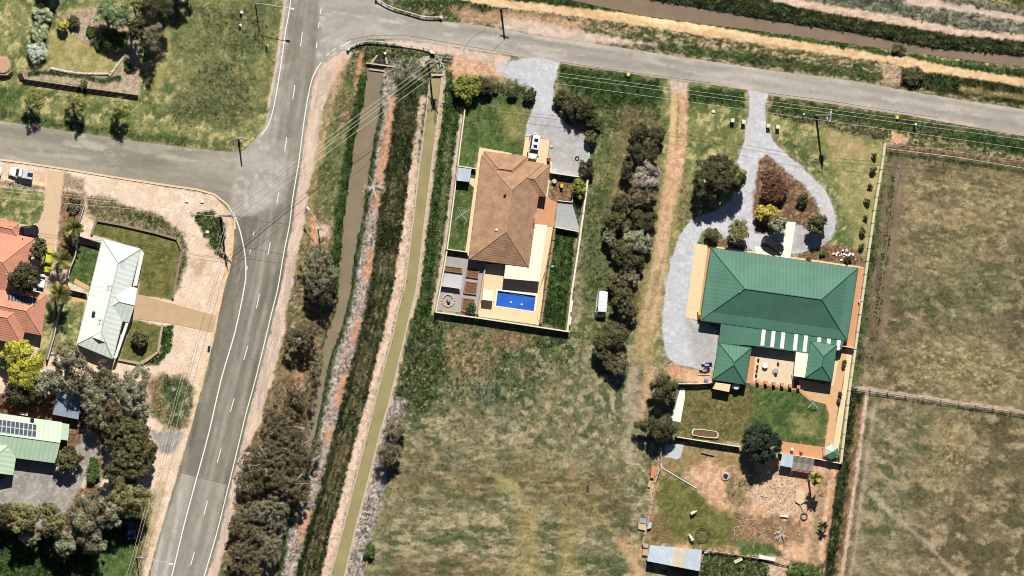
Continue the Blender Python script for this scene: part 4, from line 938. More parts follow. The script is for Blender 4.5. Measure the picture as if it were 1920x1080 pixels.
for k_ in range(14):
    a = k_ * math.pi / 7; q.blob(cc + Vector((1.1 * math.cos(a), 1.1 * math.sin(a), .12)), (.28, .24, .2), k_)
one("stone_ring", q, mat("pale_stones", A(214, 196, 170), .9, .2, 3), "ring of pale stones in the south-west corner of the walled garden", "stone ring", 840, 563)
q = MB(); q.lathe(P(840, 562.5), [(.35, 0), (.42, .3), (.3, .32), (.28, .9), (.34, 1.0)], 10); one("birdbath", q, M_GREYC, "round grey birdbath standing within the ring of stones", "birdbath", 840, 562.5)
# walls and fences of that yard
W = wall_run
W("garden_wall", "long cream wall along the west side of the tiled roof house", "wall", [(872, 205), (866, 250), (858.5, 312), (850, 380), (838.5, 468), (828, 530), (817, 585)], .95, .18, M_CREAMW, M_WALLCAP, 0)
W("garden_wall", "cream wall closing the south end of the pool yard", "wall", [(817, 585), (897, 596), (1068, 622)], 1.55, .2, M_CREAMW, M_WALLCAP, 0)
W("garden_wall", "short cream wall between the white shed and the house path", "wall", [(858, 311), (893, 316.5)], 1.2, .14, M_CREAMW, M_WALLCAP)
W("garden_wall", "cream wall between the west lawn and the vegetable garden", "wall", [(837.5, 467), (879, 473)], 1.3, .14, M_CREAMW, M_WALLCAP)
W("garden_wall", "cream wall behind the grey gravel parking of the tiled house", "wall", [(1032, 323.5), (1096, 333)], 1.5, .16, M_CREAMW, M_WALLCAP)
W("garden_wall", "cream wall south of the small grey gravel court", "wall", [(1040, 425.5), (1086, 434)], 1.4, .16, M_CREAMW, M_WALLCAP)
W("garden_wall", "tall east boundary wall of the tiled roof house yard", "wall", [(1102, 338), (1094, 400), (1084, 470), (1072, 550), (1064, 621)], 1.5, .3, M_WALLC, M_WALLCAP, 6)
W("garden_wall", "low cream wall between the pool deck and the vegetable garden", "wall", [(911, 494), (904, 540), (896, 589)], .8, .2, M_CREAMW, mat("pinkish_cap", A(222, 188, 154), .85, .1))
W("garden_fence", "dark timber screen inside the vegetable garden", "fence", [(828, 536), (864, 541)], 1.25, .08, M_GREYC, M_WALLCAP)
W("garden_wall", "low white wall between the dirt court and the hedge", "wall", [(1078, 333), (1073, 379), (1046, 376)], .5, .1, M_CREAMW, M_WALLCAP)
W("pool_fence", "brown timber pool fence with dark posts beside the lawn strip", "fence", [(1041, 426), (1030, 500), (1014.5, 607)], 1.2, .24, mat("brown_fence", A(172, 142, 108), .9, .2, 3), None, 1.9, M_DKMETAL)
pave("gravel_court", [(1046, 378), (1073, 382), (1087, 432), (1040, 425)], mat("blue_gravel", A(178, 182, 184), .95, .16, 1.5, .3), .046)
s = thing("garden_shed", "white flat roofed shed by the west wall of the tiled house", "shed", P(870, 330))
q = MB(); q.slab(PL([(859, 314), (884, 317), (880, 341), (856, 338.5)], 1.9), .08); q.build("roof", M_ZINC, s); q = MB(); q.prism(PL([(860, 315), (883, 318), (879.3, 340), (857, 337.5)], 1.9), 0, 1.8); q.build("wall", M_CREAMW, s)
q = MB(); b = P(872, 339.5, .9); q.box((b.x, b.y, .9), (.8, .06, 1.7), -.1); q.build("door", M_TRIM, s)
pave("path", [(882, 333), (892, 336), (889, 352), (880, 344)], M_CREAM, .048)

# ---- green roofed house
prof_slope = .5
c2 = [(1333.5, 465), (1608.5, 503.5), (1588, 638), (1313.8, 600)]
h2 = thing("house", "large house with green sheet metal hip roof and white skylights", "house", cen(c2))
rf, cp, wl, gt = MB(), MB(), MB(), MB()
hip(rf, cp, wl, gt, c2, 2.5, [(0, 0), (1.75, .45)], wall_in=1.9)
roof = rf.build("roof", M_GREEN, h2); cp.build("ridge_cap", M_GREENCAP, roof); gt.build("gutter", M_GREENCAP, roof); wl.build("wall", M_BRICK, h2); windows(h2, c2, 2.5, "NWES", 3, 1.9)
q = MB(); b = P(1387, 547, 5.2); q.tube([b - Vector((0, 0, .6)), b + Vector((0, 0, .25))], .09, 7); q.build("vent", M_WHITE, h2)
rf, cp, wl, gt = MB(), MB(), MB(), MB()
hip(rf, cp, wl, gt, [(1348.3, 643.7), (1408.3, 652.5), (1397.5, 720), (1336.7, 711)], 2.45, .46)
r2 = rf.build("wing_roof", M_GREEN, h2); cp.build("ridge_cap", M_GREENCAP, r2); gt.build("gutter", M_GREENCAP, r2); wl.build("wall", M_BRICK, h2)
rf, cp, wl, gt = MB(), MB(), MB(), MB()
hip(rf, cp, wl, gt, [(1520.8, 640), (1568.5, 648), (1559, 714.5), (1511, 707.5)], 2.75, .46)
r3 = rf.build("wing_roof", M_GREEN, h2); cp.build("ridge_cap", M_GREENCAP, r3); gt.build("gutter", M_GREENCAP, r3)
for x, y in ((1522, 706), (1556, 711), (1565, 651), (1525, 645)):
    b = P(x, y, 2.6); q = MB(); q.box((b.x, b.y, 1.3), (.14, .14, 2.6)); q.build("post", M_GREENCAP, h2, (b.x, b.y, 0))
# veranda roof at the back with skylight strips
top = [(1352, 608), (1583, 640)]; bot = [(1346.5, 645), (1410, 654), (1577, 678)]
q = MB(); a, b = P(1352, 606, 2.42), P(1583, 638, 2.42); c, d = P(1577, 657, 2.25), P(1347.5, 644, 2.25); m1 = P(1517, 662.5, 2.25); m0 = P(1410, 648, 2.25)
ex_ = (b - a).normalized()
vp = [a, b, P(1578, 655, 2.25), m1, m0, d]; q.face(vp[::-1], [((p_ - a).dot(ex_), 2.42 - p_.z) for p_ in vp[::-1]])
for u, v in zip(vp, vp[1:] + vp[:1]): q.face([u, v, v - Vector((0, 0, .14)), u - Vector((0, 0, .14))])
vr = q.build("veranda_roof", M_GREEN, h2)
for tx, ty, bx, by in ((795, 160, 775, 348), (905, 175, 885, 366), (1015, 192, 995, 381), (1160, 214, 1140, 402), (1270, 230, 1250, 417), (1420, 250, 1398, 432), (1528, 266, 1508, 440), (1640, 283, 1622, 400)):
    f = lambda x, y: (1300 + x / 6, 590 + y / 6)
    q = MB(); (x0, y0), (x1, y1) = f(tx, ty), f(bx, by); q.slab([P(x0 - 3.6, y0, 2.47), P(x0 + 3.6, y0 + .6, 2.47), P(x1 + 3.6, y1 + .3, 2.30), P(x1 - 3.6, y1 - .4, 2.30)], .05); q.build("skylight", M_SKYLT, vr)
for x, y in ((1410, 646), (1445, 650), (1480, 655), (1574, 653)):
    b = P(x, y, 2.1); q = MB(); q.box((b.x, b.y, 1.05), (.12, .12, 2.1)); q.build("post", M_TRIM, h2, (b.x, b.y, 0))
q = MB(); q.slab(PL([(1492.5, 659.7), (1518, 663.5), (1511.5, 708.5), (1488, 705)], 2.6), .1); q.build("patio_roof", M_WHITEROOF, h2)
for x, y in ((1494, 662), (1490, 703)):
    b = P(x, y, 2.5); q = MB(); q.box((b.x, b.y, 1.25), (.1, .1, 2.5)); q.build("post", M_TRIM, h2, (b.x, b.y, 0))
pave("terrace", [(1303.5, 456), (1335, 462), (1326, 530), (1312, 601), (1285, 596), (1294, 530)], M_CREAM, .05)
pave("terrace", [(1327, 463), (1340, 466), (1318, 604), (1309, 601)], M_ORPAVE, .055)
pave("path", [(1334, 461), (1474, 480), (1612, 499.5), (1624, 503), (1622, 512), (1470, 500), (1333, 472)], M_CREAM, .05)
pave("driveway_slab", [(1474, 415), (1492, 417), (1481.5, 485), (1418, 475), (1415, 461), (1467, 468)], M_WHITEPAVE, .056)
pave("path", [(1600, 500), (1625, 503), (1611, 604), (1603, 655), (1588, 652), (1580, 630)], M_ORPAVE, .054)
pave("path", [(1572, 655), (1582, 657), (1589, 640), (1592, 650), (1580, 716), (1567, 790), (1562, 838), (1546, 838), (1551, 805), (1555, 778), (1548, 758), (1526, 752), (1500, 729), (1498, 712), (1556, 722)], M_TANPAVE, .052)
pave("path", [(1567, 668), (1574, 669), (1562, 724), (1555, 722)], M_CREAM, .058)
pave("path", [(1588, 650), (1599, 652), (1590, 720), (1580, 790), (1571, 852), (1560, 850), (1569, 790), (1582, 716)], M_CREAM, .056)
pave("courtyard", [(1404, 648), (1498, 662), (1487, 728), (1399, 716)], M_STONE, .05)
pave("courtyard_border", [(1404, 664), (1417, 666), (1411, 716), (1400, 714)], M_ORPAVE, .056)
pave("courtyard_border", [(1400, 713), (1500, 727), (1524, 750), (1519, 752), (1496, 732), (1400, 718)], M_ORPAVE, .06)
pave("path", [(1276, 727), (1284.5, 729), (1284, 746), (1276, 792), (1254, 787), (1266, 762)], M_WHITEPAVE, .05)
pave("brick_strip", [(1462, 827), (1548, 839), (1556, 864), (1464, 850)], M_ORPAVE, .05)
pave("concrete_slab", [(1248, 836), (1284, 829), (1276, 858), (1268, 862), (1257, 858), (1246, 858)], M_PALEC, .05)
W("boundary_wall", "long pale panelled wall east of the green roofed house", "wall", [(1660, 267), (1653, 318), (1640, 395), (1627, 490), (1613, 590), (1604, 655), (1593, 733), (1577, 868)], 1.0, .42, M_WALLC, M_WALLC, 2.4, mat("wall_joint", A(150, 146, 120), .9))
W("boundary_wall", "cream fence behind the round dense tree, south of the lawn", "wall", [(1268, 819), (1330, 829), (1389, 838)], 1.4, .14, M_CREAMW, M_WALLCAP)
W("boundary_wall", "cream fence below the orange brick strip", "wall", [(1462, 850), (1520, 858), (1577, 869)], 1.4, .14, M_CREAMW, M_WALLCAP)
W("boundary_wall", "white fence west of the green wing, by the kennel shed", "wall", [(1272, 719.5), (1310, 719.5), (1341, 717)], 1.35, .12, M_CREAMW, M_WALLCAP)
W("boundary_wall", "short white fence joining green pavilion and pale panelled wall", "wall", [(1570, 647), (1602, 652.5)], 1.5, .12, M_CREAMW, M_WALLCAP)
s = thing("kennel_shed", "small cream roofed shed south of the green wing", "shed", P(1352, 726))
q = MB(); q.slab(PL([(1342, 717), (1370, 720.5), (1367, 735), (1337, 729)], 2.05), .1); q.build("roof", M_CREAM, s); q = MB(); q.prism(PL([(1343, 718), (1369, 721.3), (1366.3, 734), (1338.3, 728.3)], 2.0), 0, 1.94); q.build("wall", M_CREAMW, s)
q = MB(); b = P(1377, 724); q.lathe(b, [(.62, 0), (.64, .6), (.66, 1.5), (.62, 1.62), (.2, 1.72)], 18); one("water_tank", q, M_WHITE, "round white rainwater tank beside the small cream roofed shed", "water tank", 1377, 724, smooth=False)
# gazebo in the corner
gz_ = thing("gazebo", "six sided gazebo with a white and green roof in the south-east corner", "gazebo", P(1556, 849))
cg = P(1559, 847, 2.2); rad = 1.5
for i in range(6):
    a0 = math.pi / 6 + i * math.pi / 3; a1 = a0 + math.pi / 3; q = MB(); p0 = cg + Vector((rad * math.cos(a0), rad * math.sin(a0), 0)); p1 = cg + Vector((rad * math.cos(a1), rad * math.sin(a1), 0)); ap = cg + Vector((0, 0, .8))
    q.face([p0, p1, ap]); q.face([p1, p0, p0 - Vector((0, 0, .12)), p1 - Vector((0, 0, .12))]); q.build("roof_panel", M_MINTCAP if i in (0, 1, 2) else mat("gazebo_green", A(96, 150, 122), .6, .05), gz_)
    q = MB(); b = cg + (p0 - cg) * .92; q.box((b.x, b.y, 1.1), (.09, .09, 2.2)); q.build("post", M_WHITE, gz_, (b.x, b.y, 0))
# sheds on the south fence
s = thing("lean_to_shed", "bluish white sheet roofed lean-to against the south fence", "shed", P(1474, 862))
q = MB(); q.face(PL([(1467, 849), (1488, 853), (1485, 877), (1463, 873)][::-1], 2.0), [(0, 0), (2, 0), (2, 2.4), (0, 2.4)]); q.slab(PL([(1467, 849), (1488, 853), (1485, 877), (1463, 873)], 1.99), .06); q.build("roof", M_ZINC, s)
for x, y in ((1468, 851), (1486.5, 854), (1484, 876), (1464.5, 872.5)):
    b = P(x, y, 1.9); q = MB(); q.box((b.x, b.y, .95), (.1, .1, 1.9)); q.build("post", M_WOOD, s, (b.x, b.y, 0))
s = thing("aviary", "grey mesh roofed aviary beside the bluish white lean-to", "aviary", P(1504, 868))
q = MB(); cs = [(1488.5, 854), (1527, 860.5), (1524, 883), (1485.5, 877.5)]
for i in range(25):
    f = i / 24; a, b = P(cs[0][0] + (cs[1][0] - cs[0][0]) * f, cs[0][1] + (cs[1][1] - cs[0][1]) * f, 1.9), P(cs[3][0] + (cs[2][0] - cs[3][0]) * f, cs[3][1] + (cs[2][1] - cs[3][1]) * f, 1.9); q.tube([a, b], .035, 4)
for i in range(13):
    f = i / 12; a, b = P(cs[0][0] + (cs[3][0] - cs[0][0]) * f, cs[0][1] + (cs[3][1] - cs[0][1]) * f, 1.92), P(cs[1][0] + (cs[2][0] - cs[1][0]) * f, cs[1][1] + (cs[2][1] - cs[1][1]) * f, 1.92); q.tube([a, b], .035, 4)
q.build("mesh_roof", mat("grey_mesh", A(170, 168, 160), .7, .1), s)
q = MB(); q.slab(PL([(1487, 866), (1526, 872), (1524, 883), (1485.5, 877.5)], 1.86), .03); q.build("shade_sheet", mat("shade_cloth", A(188, 174, 150), .9, .1), s)
for x, y in cs:
    b = P(x, y, 1.9); q = MB(); q.box((b.x, b.y, .95), (.08, .08, 1.9)); q.build("post", M_GALV, s, (b.x, b.y, 0))
s = thing("farm_shed", "long farm shed of bluish and cream roofing sheets at the bottom edge", "shed", P(1263, 1046))
for i, (x0, x1, m) in enumerate(((0, .46, M_ZINC), (.46, .70, M_RUSTZINC), (.70, 1, M_ZINC))):
    tl, tr, br, bl = (1219, 1022), (1316, 1031), (1311.5, 1071), (1213.5, 1052); L_ = lambda a, b, f: (a[0] + (b[0] - a[0]) * f, a[1] + (b[1] - a[1]) * f)
    zt = 2.0 + .01 * i; q = MB(); u = [P(*L_(tl, tr, x0), zt), P(*L_(tl, tr, x1), zt), P(*L_(bl, br, x1), zt + .25), P(*L_(bl, br, x0), zt + .25)]
    q.face(u[::-1], [(0, 4), (x1 * 9, 4), (x1 * 9, 0), (0, 0)][::-1])
    for a, b in zip(u, u[1:] + u[:1]): q.face([a, b, b - Vector((0, 0, .06)), a - Vector((0, 0, .06))])
    q.build("roof", m, s)
q = MB(); q.prism(PL([(1221, 1024), (1314, 1032.5), (1310, 1068.5), (1216, 1050.5)], 2.0), 0, 1.97); q.build("wall", M_RUSTZINC, s)

# ---- pale mint roofed house by the junction
prof_slope = .36
h3 = thing("house", "pale mint metal roofed house on the junction corner", "house", P(205, 560))
rf, cp, wl, gt = MB(), MB(), MB(), MB(); c3 = [(192.6, 448), (263, 467), (211, 672), (144.4, 644.5)]
hip(rf, cp, wl, gt, c3, 2.6, .36)
p_, W_, H_, at_ = hipframe(c3, 2.6)
roof = rf.build("roof", M_MINT, h3); cp.build("ridge_cap", M_MINTCAP, roof); gt.build("gutter", M_MINTCAP, roof); wl.build("wall", M_CREAMW, h3); windows(h3, c3, 2.6, "WS", 3)
for v0, s_ in ((.86, 1),):                      # little gablets at both ends of the ridge
    q = MB(); hh = W_ / 2 * .36; a = at_(.5, v0 + s_ * .035, hh + .05); b = at_(.5, v0 - s_ * .10, hh + .05); l = at_(.34, v0 + s_ * .035, hh * .68 + .05); r = at_(.66, v0 + s_ * .035, hh * .68 + .05); l2 = at_(.34, v0 - s_ * .10, hh * .68 + .05); r2 = at_(.66, v0 - s_ * .10, hh * .68 + .05)
    q.face([a, b, l2, l]); q.face([a, r, r2, b]); q.face([a, l, r]); q.build("gablet", M_MINT, roof)
rf, cp, wl, gt = MB(), MB(), MB(), MB(); hip(rf, cp, wl, gt, [(196, 526), (257, 540), (242, 605), (181, 591)], 2.605, .39, "E", .5)
r2 = rf.build("porch_roof", M_MINT, h3); cp.build("ridge_cap", M_MINTCAP, r2); wl.build("porch_wall", M_CREAMW, h3)
for pa in ([(264, 470), (270, 474), (257, 536), (249, 536)], [(241, 606), (236, 606), (216, 668), (213, 673)]):
    pa = pa if pa[0][0] > 250 else [(236, 604), (241, 606), (219, 671), (213, 672)]
    q = MB(); q.face(PL(pa, 2.45)); q.slab(PL(pa, 2.44), .08); q.build("veranda_roof", M_MINT, h3)
q = MB(); b = P(175, 587, 3.55); q.tube([b - Vector((0, 0, .3)), b + Vector((0, 0, .1))], .2, 10); q.lathe(b + Vector((0, 0, .1)), [(.3, 0), (.36, .18), (.28, .34), (.05, .42)], 12); q.build("whirlybird_vent", M_DKMETAL, h3)
for x, y in ((186, 601), (228, 490), (203, 537)):
    q = MB(); b = P(x, y, 3.6); q.tube([b - Vector((0, 0, .4)), b + Vector((0, 0, 1.1))], .03, 5); q.tube([b + Vector((-.5, .1, 1.0)), b + Vector((.5, -.1, 1.0))], .025, 4)
    for k in (-.4, 0, .4): q.tube([b + Vector((k, -.35, 1.0)), b + Vector((k, .35, 1.0))], .022, 4)
    q.build("antenna", M_DKMETAL, h3)
pave("driveway_slab", [(256, 551), (322, 569), (406, 592), (399, 623), (320, 606), (246, 597)], M_BROWNC, .05)
pave("path", [(141, 522), (168, 537), (166, 545), (138, 530)], M_TANPAVE, .05); pave("path", [(136, 557), (164, 560), (162, 566), (132, 566)], M_TANPAVE, .05)
W("stone_wall", "low stone wall curving round the corner lawn", "wall", [(172, 440), (181, 413), (225, 421), (290, 436), (332, 448), (341, 470), (334, 505), (324, 560)], .5, .35, M_PALEWOOD, mat("stone_cap", A(150, 136, 116), .9, .3, 3))
W("stone_wall", "low stone wall round the lawn with the round topiary", "wall", [(222, 674), (262, 682), (274, 677), (296, 660), (304, 612)], .45, .35, M_PALEWOOD, mat("stone_cap_b", A(190, 172, 146), .9, .25, 3))
W("timber_fence", "tall dark fence north-west of the mint roofed house", "fence", [(147, 442.5), (192, 456)], 1.7, .08, M_DKMETAL, M_GREYC)
W("timber_fence", "tall dark fence beside the tan garden path", "fence", [(123, 540.5), (165, 551)], 1.3, .08, M_DKMETAL, M_WALLCAP)
W("timber_fence", "pale boundary fence between the red tiled and mint roofed houses", "fence", [(148, 440), (141, 480), (131, 505), (120, 560), (108, 600), (101, 632), (89, 674)], 1.5, .16, M_GREYC, mat("pale_cap", A(214, 206, 190), .9, .15))
W("boundary_fence", "grey fence along the garden west of the bare verge", "fence", [(160, 380), (150, 412), (146, 440)], 1.0, .08, M_GREYC, M_PALEC)

# ---- red tiled house on the left edge
prof_slope = .4
h4 = thing("house", "terracotta tiled house with solar panels on the left edge", "house", P(20, 530))
rf, cp, wl, gt = MB(), MB(), MB(), MB()
for c, z in (([(-90, 391), (36, 417.5), (34, 447), (-95, 421)], 2.6), ([(-60, 421), (64, 446.5), (46, 560), (-76, 536)], 2.605), ([(-70, 520), (88, 551), (78, 629), (-84, 598)], 2.6), ([(-60, 540), (60, 560), (41, 646), (-78, 624)], 2.61)):
    hip(rf, cp, wl, None, c, z, .4)
roof = rf.build("roof", M_REDTILE, h4); cp.build("ridge_cap", M_REDCAP, roof); wl.build("wall", M_BRICK, h4)
def panels(par, pts, nx, ny, gap=.04, lift=.09, m=None):
    """pts: NW NE SE SW 3-D corners of the array on the roof"""
    for i in range(nx):
        for j in range(ny):
            f = lambda u, v: pts[0].lerp(pts[1], u).lerp(pts[3].lerp(pts[2], u), v) + Vector((0, 0, lift))
            u0, u1, v0, v1 = (i + gap) / nx, (i + 1 - gap) / nx, (j + gap) / ny, (j + 1 - gap) / ny
            q = MB(); q.slab([f(u0, v0), f(u1, v0), f(u1, v1), f(u0, v1)], .05); o = q.build("solar_panel", M_GALV, par)
            du, dv = (u1 - u0) * .05, (v1 - v0) * .04; q = MB(); up = Vector((0, 0, .006)); q.face([f(u0 + du, v0 + dv) + up, f(u0 + du, v1 - dv) + up, f(u1 - du, v1 - dv) + up, f(u1 - du, v0 + dv) + up]); q.build("solar_cell", M_PV, o)
p3, W3, H3, at3 = hipframe([(-70, 520), (88, 551), (78, 629), (-84, 598)], 2.6)
f3 = lambda u, v: at3(u, v, v * H3 * .4)
panels(h4, [f3(.54, .14), f3(.87, .14), f3(.87, .34), f3(.54, .34)], 9, 1)
for x, y, z in ((11, 514, 4.0), (42, 445, 3.0)):
    q = MB(); b = P(x, y, z); q.tube([b - Vector((0, 0, .4)), b + Vector((0, 0, .35))], .1, 7); q.build("flue", M_WHITE, h4)
pave("driveway_slab", [(89.5, 317), (120, 324), (112, 385), (103, 462), (96, 505), (88, 556), (78, 556), (84, 480), (58, 452), (34, 447), (36, 419), (60, 424), (76, 416), (82, 395), (86, 360)], M_PINKC, .05)
pave("footpath", [(-80, 314), (0, 328), (88, 343.5), (88, 350.5), (0, 336), (-80, 322)], M_CREAM, .052)
q = MB(); kl = [(-200, 268.5), (0, 299.5), (40, 304.5), (120, 316.5), (210, 331.5), (300, 345.5), (370, 355.5), (402, 364.5), (426, 383.5), (438, 404), (441, 430)]
for a, b in zip(kl[:-1], kl[1:]):
    pa, pb = P(*a, .12), P(*b, .12); e = (pb - pa).normalized(); n = Vector((-e.y, e.x, 0)) * .17; q.slab([pa - n, pb - n, pb + n, pa + n], .2)
q.build("kerb", mat("kerb_concrete", A(238, 212, 176), .9, .12, 1.5))['kind'] = 'structure'

# ---- sage roofed house at the lower left
h5 = thing("house", "sage green roofed house with two rows of solar panels, lower left", "house", P(30, 830))
rf, cp, wl = MB(), MB(), MB(); c5 = [(-80, 764), (116, 791.5), (104, 868.5), (-90, 843)]
prof_slope = .35; hip(rf, cp, wl, None, c5, 2.6, .35, "E")
hip(rf, cp, wl, None, [(-60, 806), (36, 818), (25, 891), (-70, 879)], 2.605, .35, "S")
roof = rf.build("roof", M_SAGE, h5); cp.build("ridge_cap", M_MINTCAP, roof); wl.build("wall", M_BRICK, h5)
p5, W5, H5, at5 = hipframe(c5, 2.6); f5 = lambda u, v: at5(u, v, v * H5 * .35)
panels(h5, [f5(.31, .135), f5(.765, .135), f5(.765, .45), f5(.31, .45)], 11, 2)
q = MB(); q.slab([P(116, 793, 2.2), P(130, 795.5, 2.0), P(127.5, 826, 2.0), P(113, 824, 2.2)], .08); q.build("porch_roof", M_SAGE, h5)
for x, y in ((129, 797), (127, 824)):
    b = P(x, y, 1.95); q = MB(); q.box((b.x, b.y, .97), (.1, .1, 1.94)); q.build("post", M_TRIM, h5, (b.x, b.y, 0))
q = MB(); b = P(60, 786, 2.95); q.tube([b - Vector((0, 0, .2)), b + Vector((0, 0, .15))], .22, 10); q.lathe(b + Vector((0, 0, .15)), [(.34, 0), (.4, .16), (.28, .34), (.05, .4)], 12); q.build("whirlybird_vent", M_DKMETAL, h5)
q = MB(); b = P(44, 776, .5); q.box((b.x, b.y, .5), (1.4, .55, 1.0), -.12); q.box((b.x, b.y, 1.02), (1.3, .5, .05), -.12); one("water_heater", q, M_WHITE, "white box shaped heater against the north wall of the sage house", "heater", 44, 776)
s = thing("carport", "blue grey flat roofed shed dappled by tree shade", "shed", P(124, 762))
q = MB(); cq = [(108, 734), (153, 741), (147, 786.5), (99, 777)]; q.face([P(*a, 2.2) for a in cq[::-1]], [(0, 4.5), (4.7, 4.5), (4.7, 0), (0, 0)][::-1]); q.slab(PL(cq, 2.19), .08); q.build("roof", M_BLUEZINC, s)
q = MB(); q.prism(PL([(110, 736), (151, 742.5), (145.5, 785), (101, 776)], 2.1), 0, 2.08); q.build("wall", M_GREYC, s)
# ================================================================ TREES AND SHRUBS
M_LEAF = attr_mat("foliage", .75, 6, .12, 0, .1, .2)
M_BARK = mat("bark", A(150, 128, 108), .95, .3, 3, .4)
M_PALEBARK = mat("pale_bark", A(236, 226, 210), .9, .15, 3, .2)
PAL = {
 'olive':  [(92, 86, 55), (74, 72, 44), (126, 117, 80), (60, 58, 36)],
 'dark':   [(76, 72, 47), (58, 56, 36), (112, 105, 72), (66, 62, 42)],
 'brown':  [(114, 98, 74), (94, 82, 60), (140, 122, 94), (78, 72, 52)],
 'greyb':  [(136, 124, 99), (112, 104, 81), (164, 150, 124), (92, 88, 66)],
 'grey':   [(152, 146, 116), (122, 120, 92), (182, 174, 146), (96, 96, 70)],
 'pale':   [(172, 152, 138), (146, 128, 114), (196, 178, 166), (118, 106, 88)],
 'ltolive':[(136, 124, 80), (112, 104, 64), (160, 148, 102), (92, 88, 52)],
 'dense':  [(100, 92, 56), (78, 74, 44), (126, 116, 76), (64, 62, 36)],
 'yellow': [(196, 180, 62), (164, 154, 54), (214, 200, 92), (124, 124, 48)],
 'gold':   [(206, 176, 66), (176, 150, 58), (222, 196, 100), (150, 124, 60)],
 'ygreen': [(140, 138, 58), (112, 114, 48), (164, 158, 78), (84, 90, 40)],
 'green':  [(84, 104, 50), (64, 84, 38), (112, 128, 68), (52, 68, 32)],
 'sage':   [(138, 148, 104), (108, 122, 82), (170, 178, 132), (84, 98, 62)],
 'white':  [(226, 228, 210), (190, 196, 168), (240, 240, 228), (130, 142, 104)],
 'cream':  [(190, 188, 150), (156, 160, 116), (212, 208, 176), (108, 116, 76)],
 'bluegrn':[(44, 54, 44), (34, 44, 36), (66, 74, 58), (52, 62, 46)],
 'rust':   [(112, 74, 58), (90, 62, 48), (134, 92, 72), (72, 58, 42)],
 'airy':   [(156, 152, 84), (132, 130, 70), (178, 170, 108), (108, 108, 58)],
 'palm':   [(118, 116, 60), (78, 82, 42), (172, 160, 84), (58, 62, 34)],
}
tn = [0]
def leaves(C, Rc, pal, rg, lw, ll, dens, up=.35, flat=.8):
    """leaf quads round clump centres C with radii Rc"""
    n = np.maximum(8, (dens * (Rc / .3) ** 2 * 16).astype(int)); ci = np.repeat(np.arange(len(C)), n); m = len(ci)
    d = rg.normal(0, 1, (m, 3)); d /= np.linalg.norm(d, axis=1)[:, None] + 1e-9
    r = rg.random(m) ** .45
    p = C[ci] + d * (Rc[ci] * r)[:, None] * np.array([1, 1, flat])
    nr = d * .9 + rg.normal(0, .42, (m, 3)) + np.array([0, 0, up]); nr /= np.linalg.norm(nr, axis=1)[:, None]
    a = np.cross(nr, rg.normal(0, 1, (m, 3))); a /= np.linalg.norm(a, axis=1)[:, None] + 1e-9; b = np.cross(nr, a)
    s = rg.uniform(.7, 1.3, m)[:, None]; a = a * ll * s; b = b * lw * s
    Vv = np.stack([p - a, p + b, p + a, p - b], 1).reshape(-1, 3); Ff = np.arange(len(Vv)).reshape(-1, 4)
    pl = np.array([lin(c) / K * 1.3 for c in pal]) * np.array([.92, 1.02, 1.0]); cm = rg.dirichlet([1.1, .9, .8, .6], len(C)); base = cm @ pl * rg.uniform(.62, 1.45, len(C))[:, None]
    k = rg.integers(0, len(pal), m); c = base[ci] * .65 + pl[k] * .35; c = c * rg.uniform(.62, 1.42, m)[:, None]
    return Vv, Ff, np.repeat(np.clip(c, 0, .8), 4, 0)
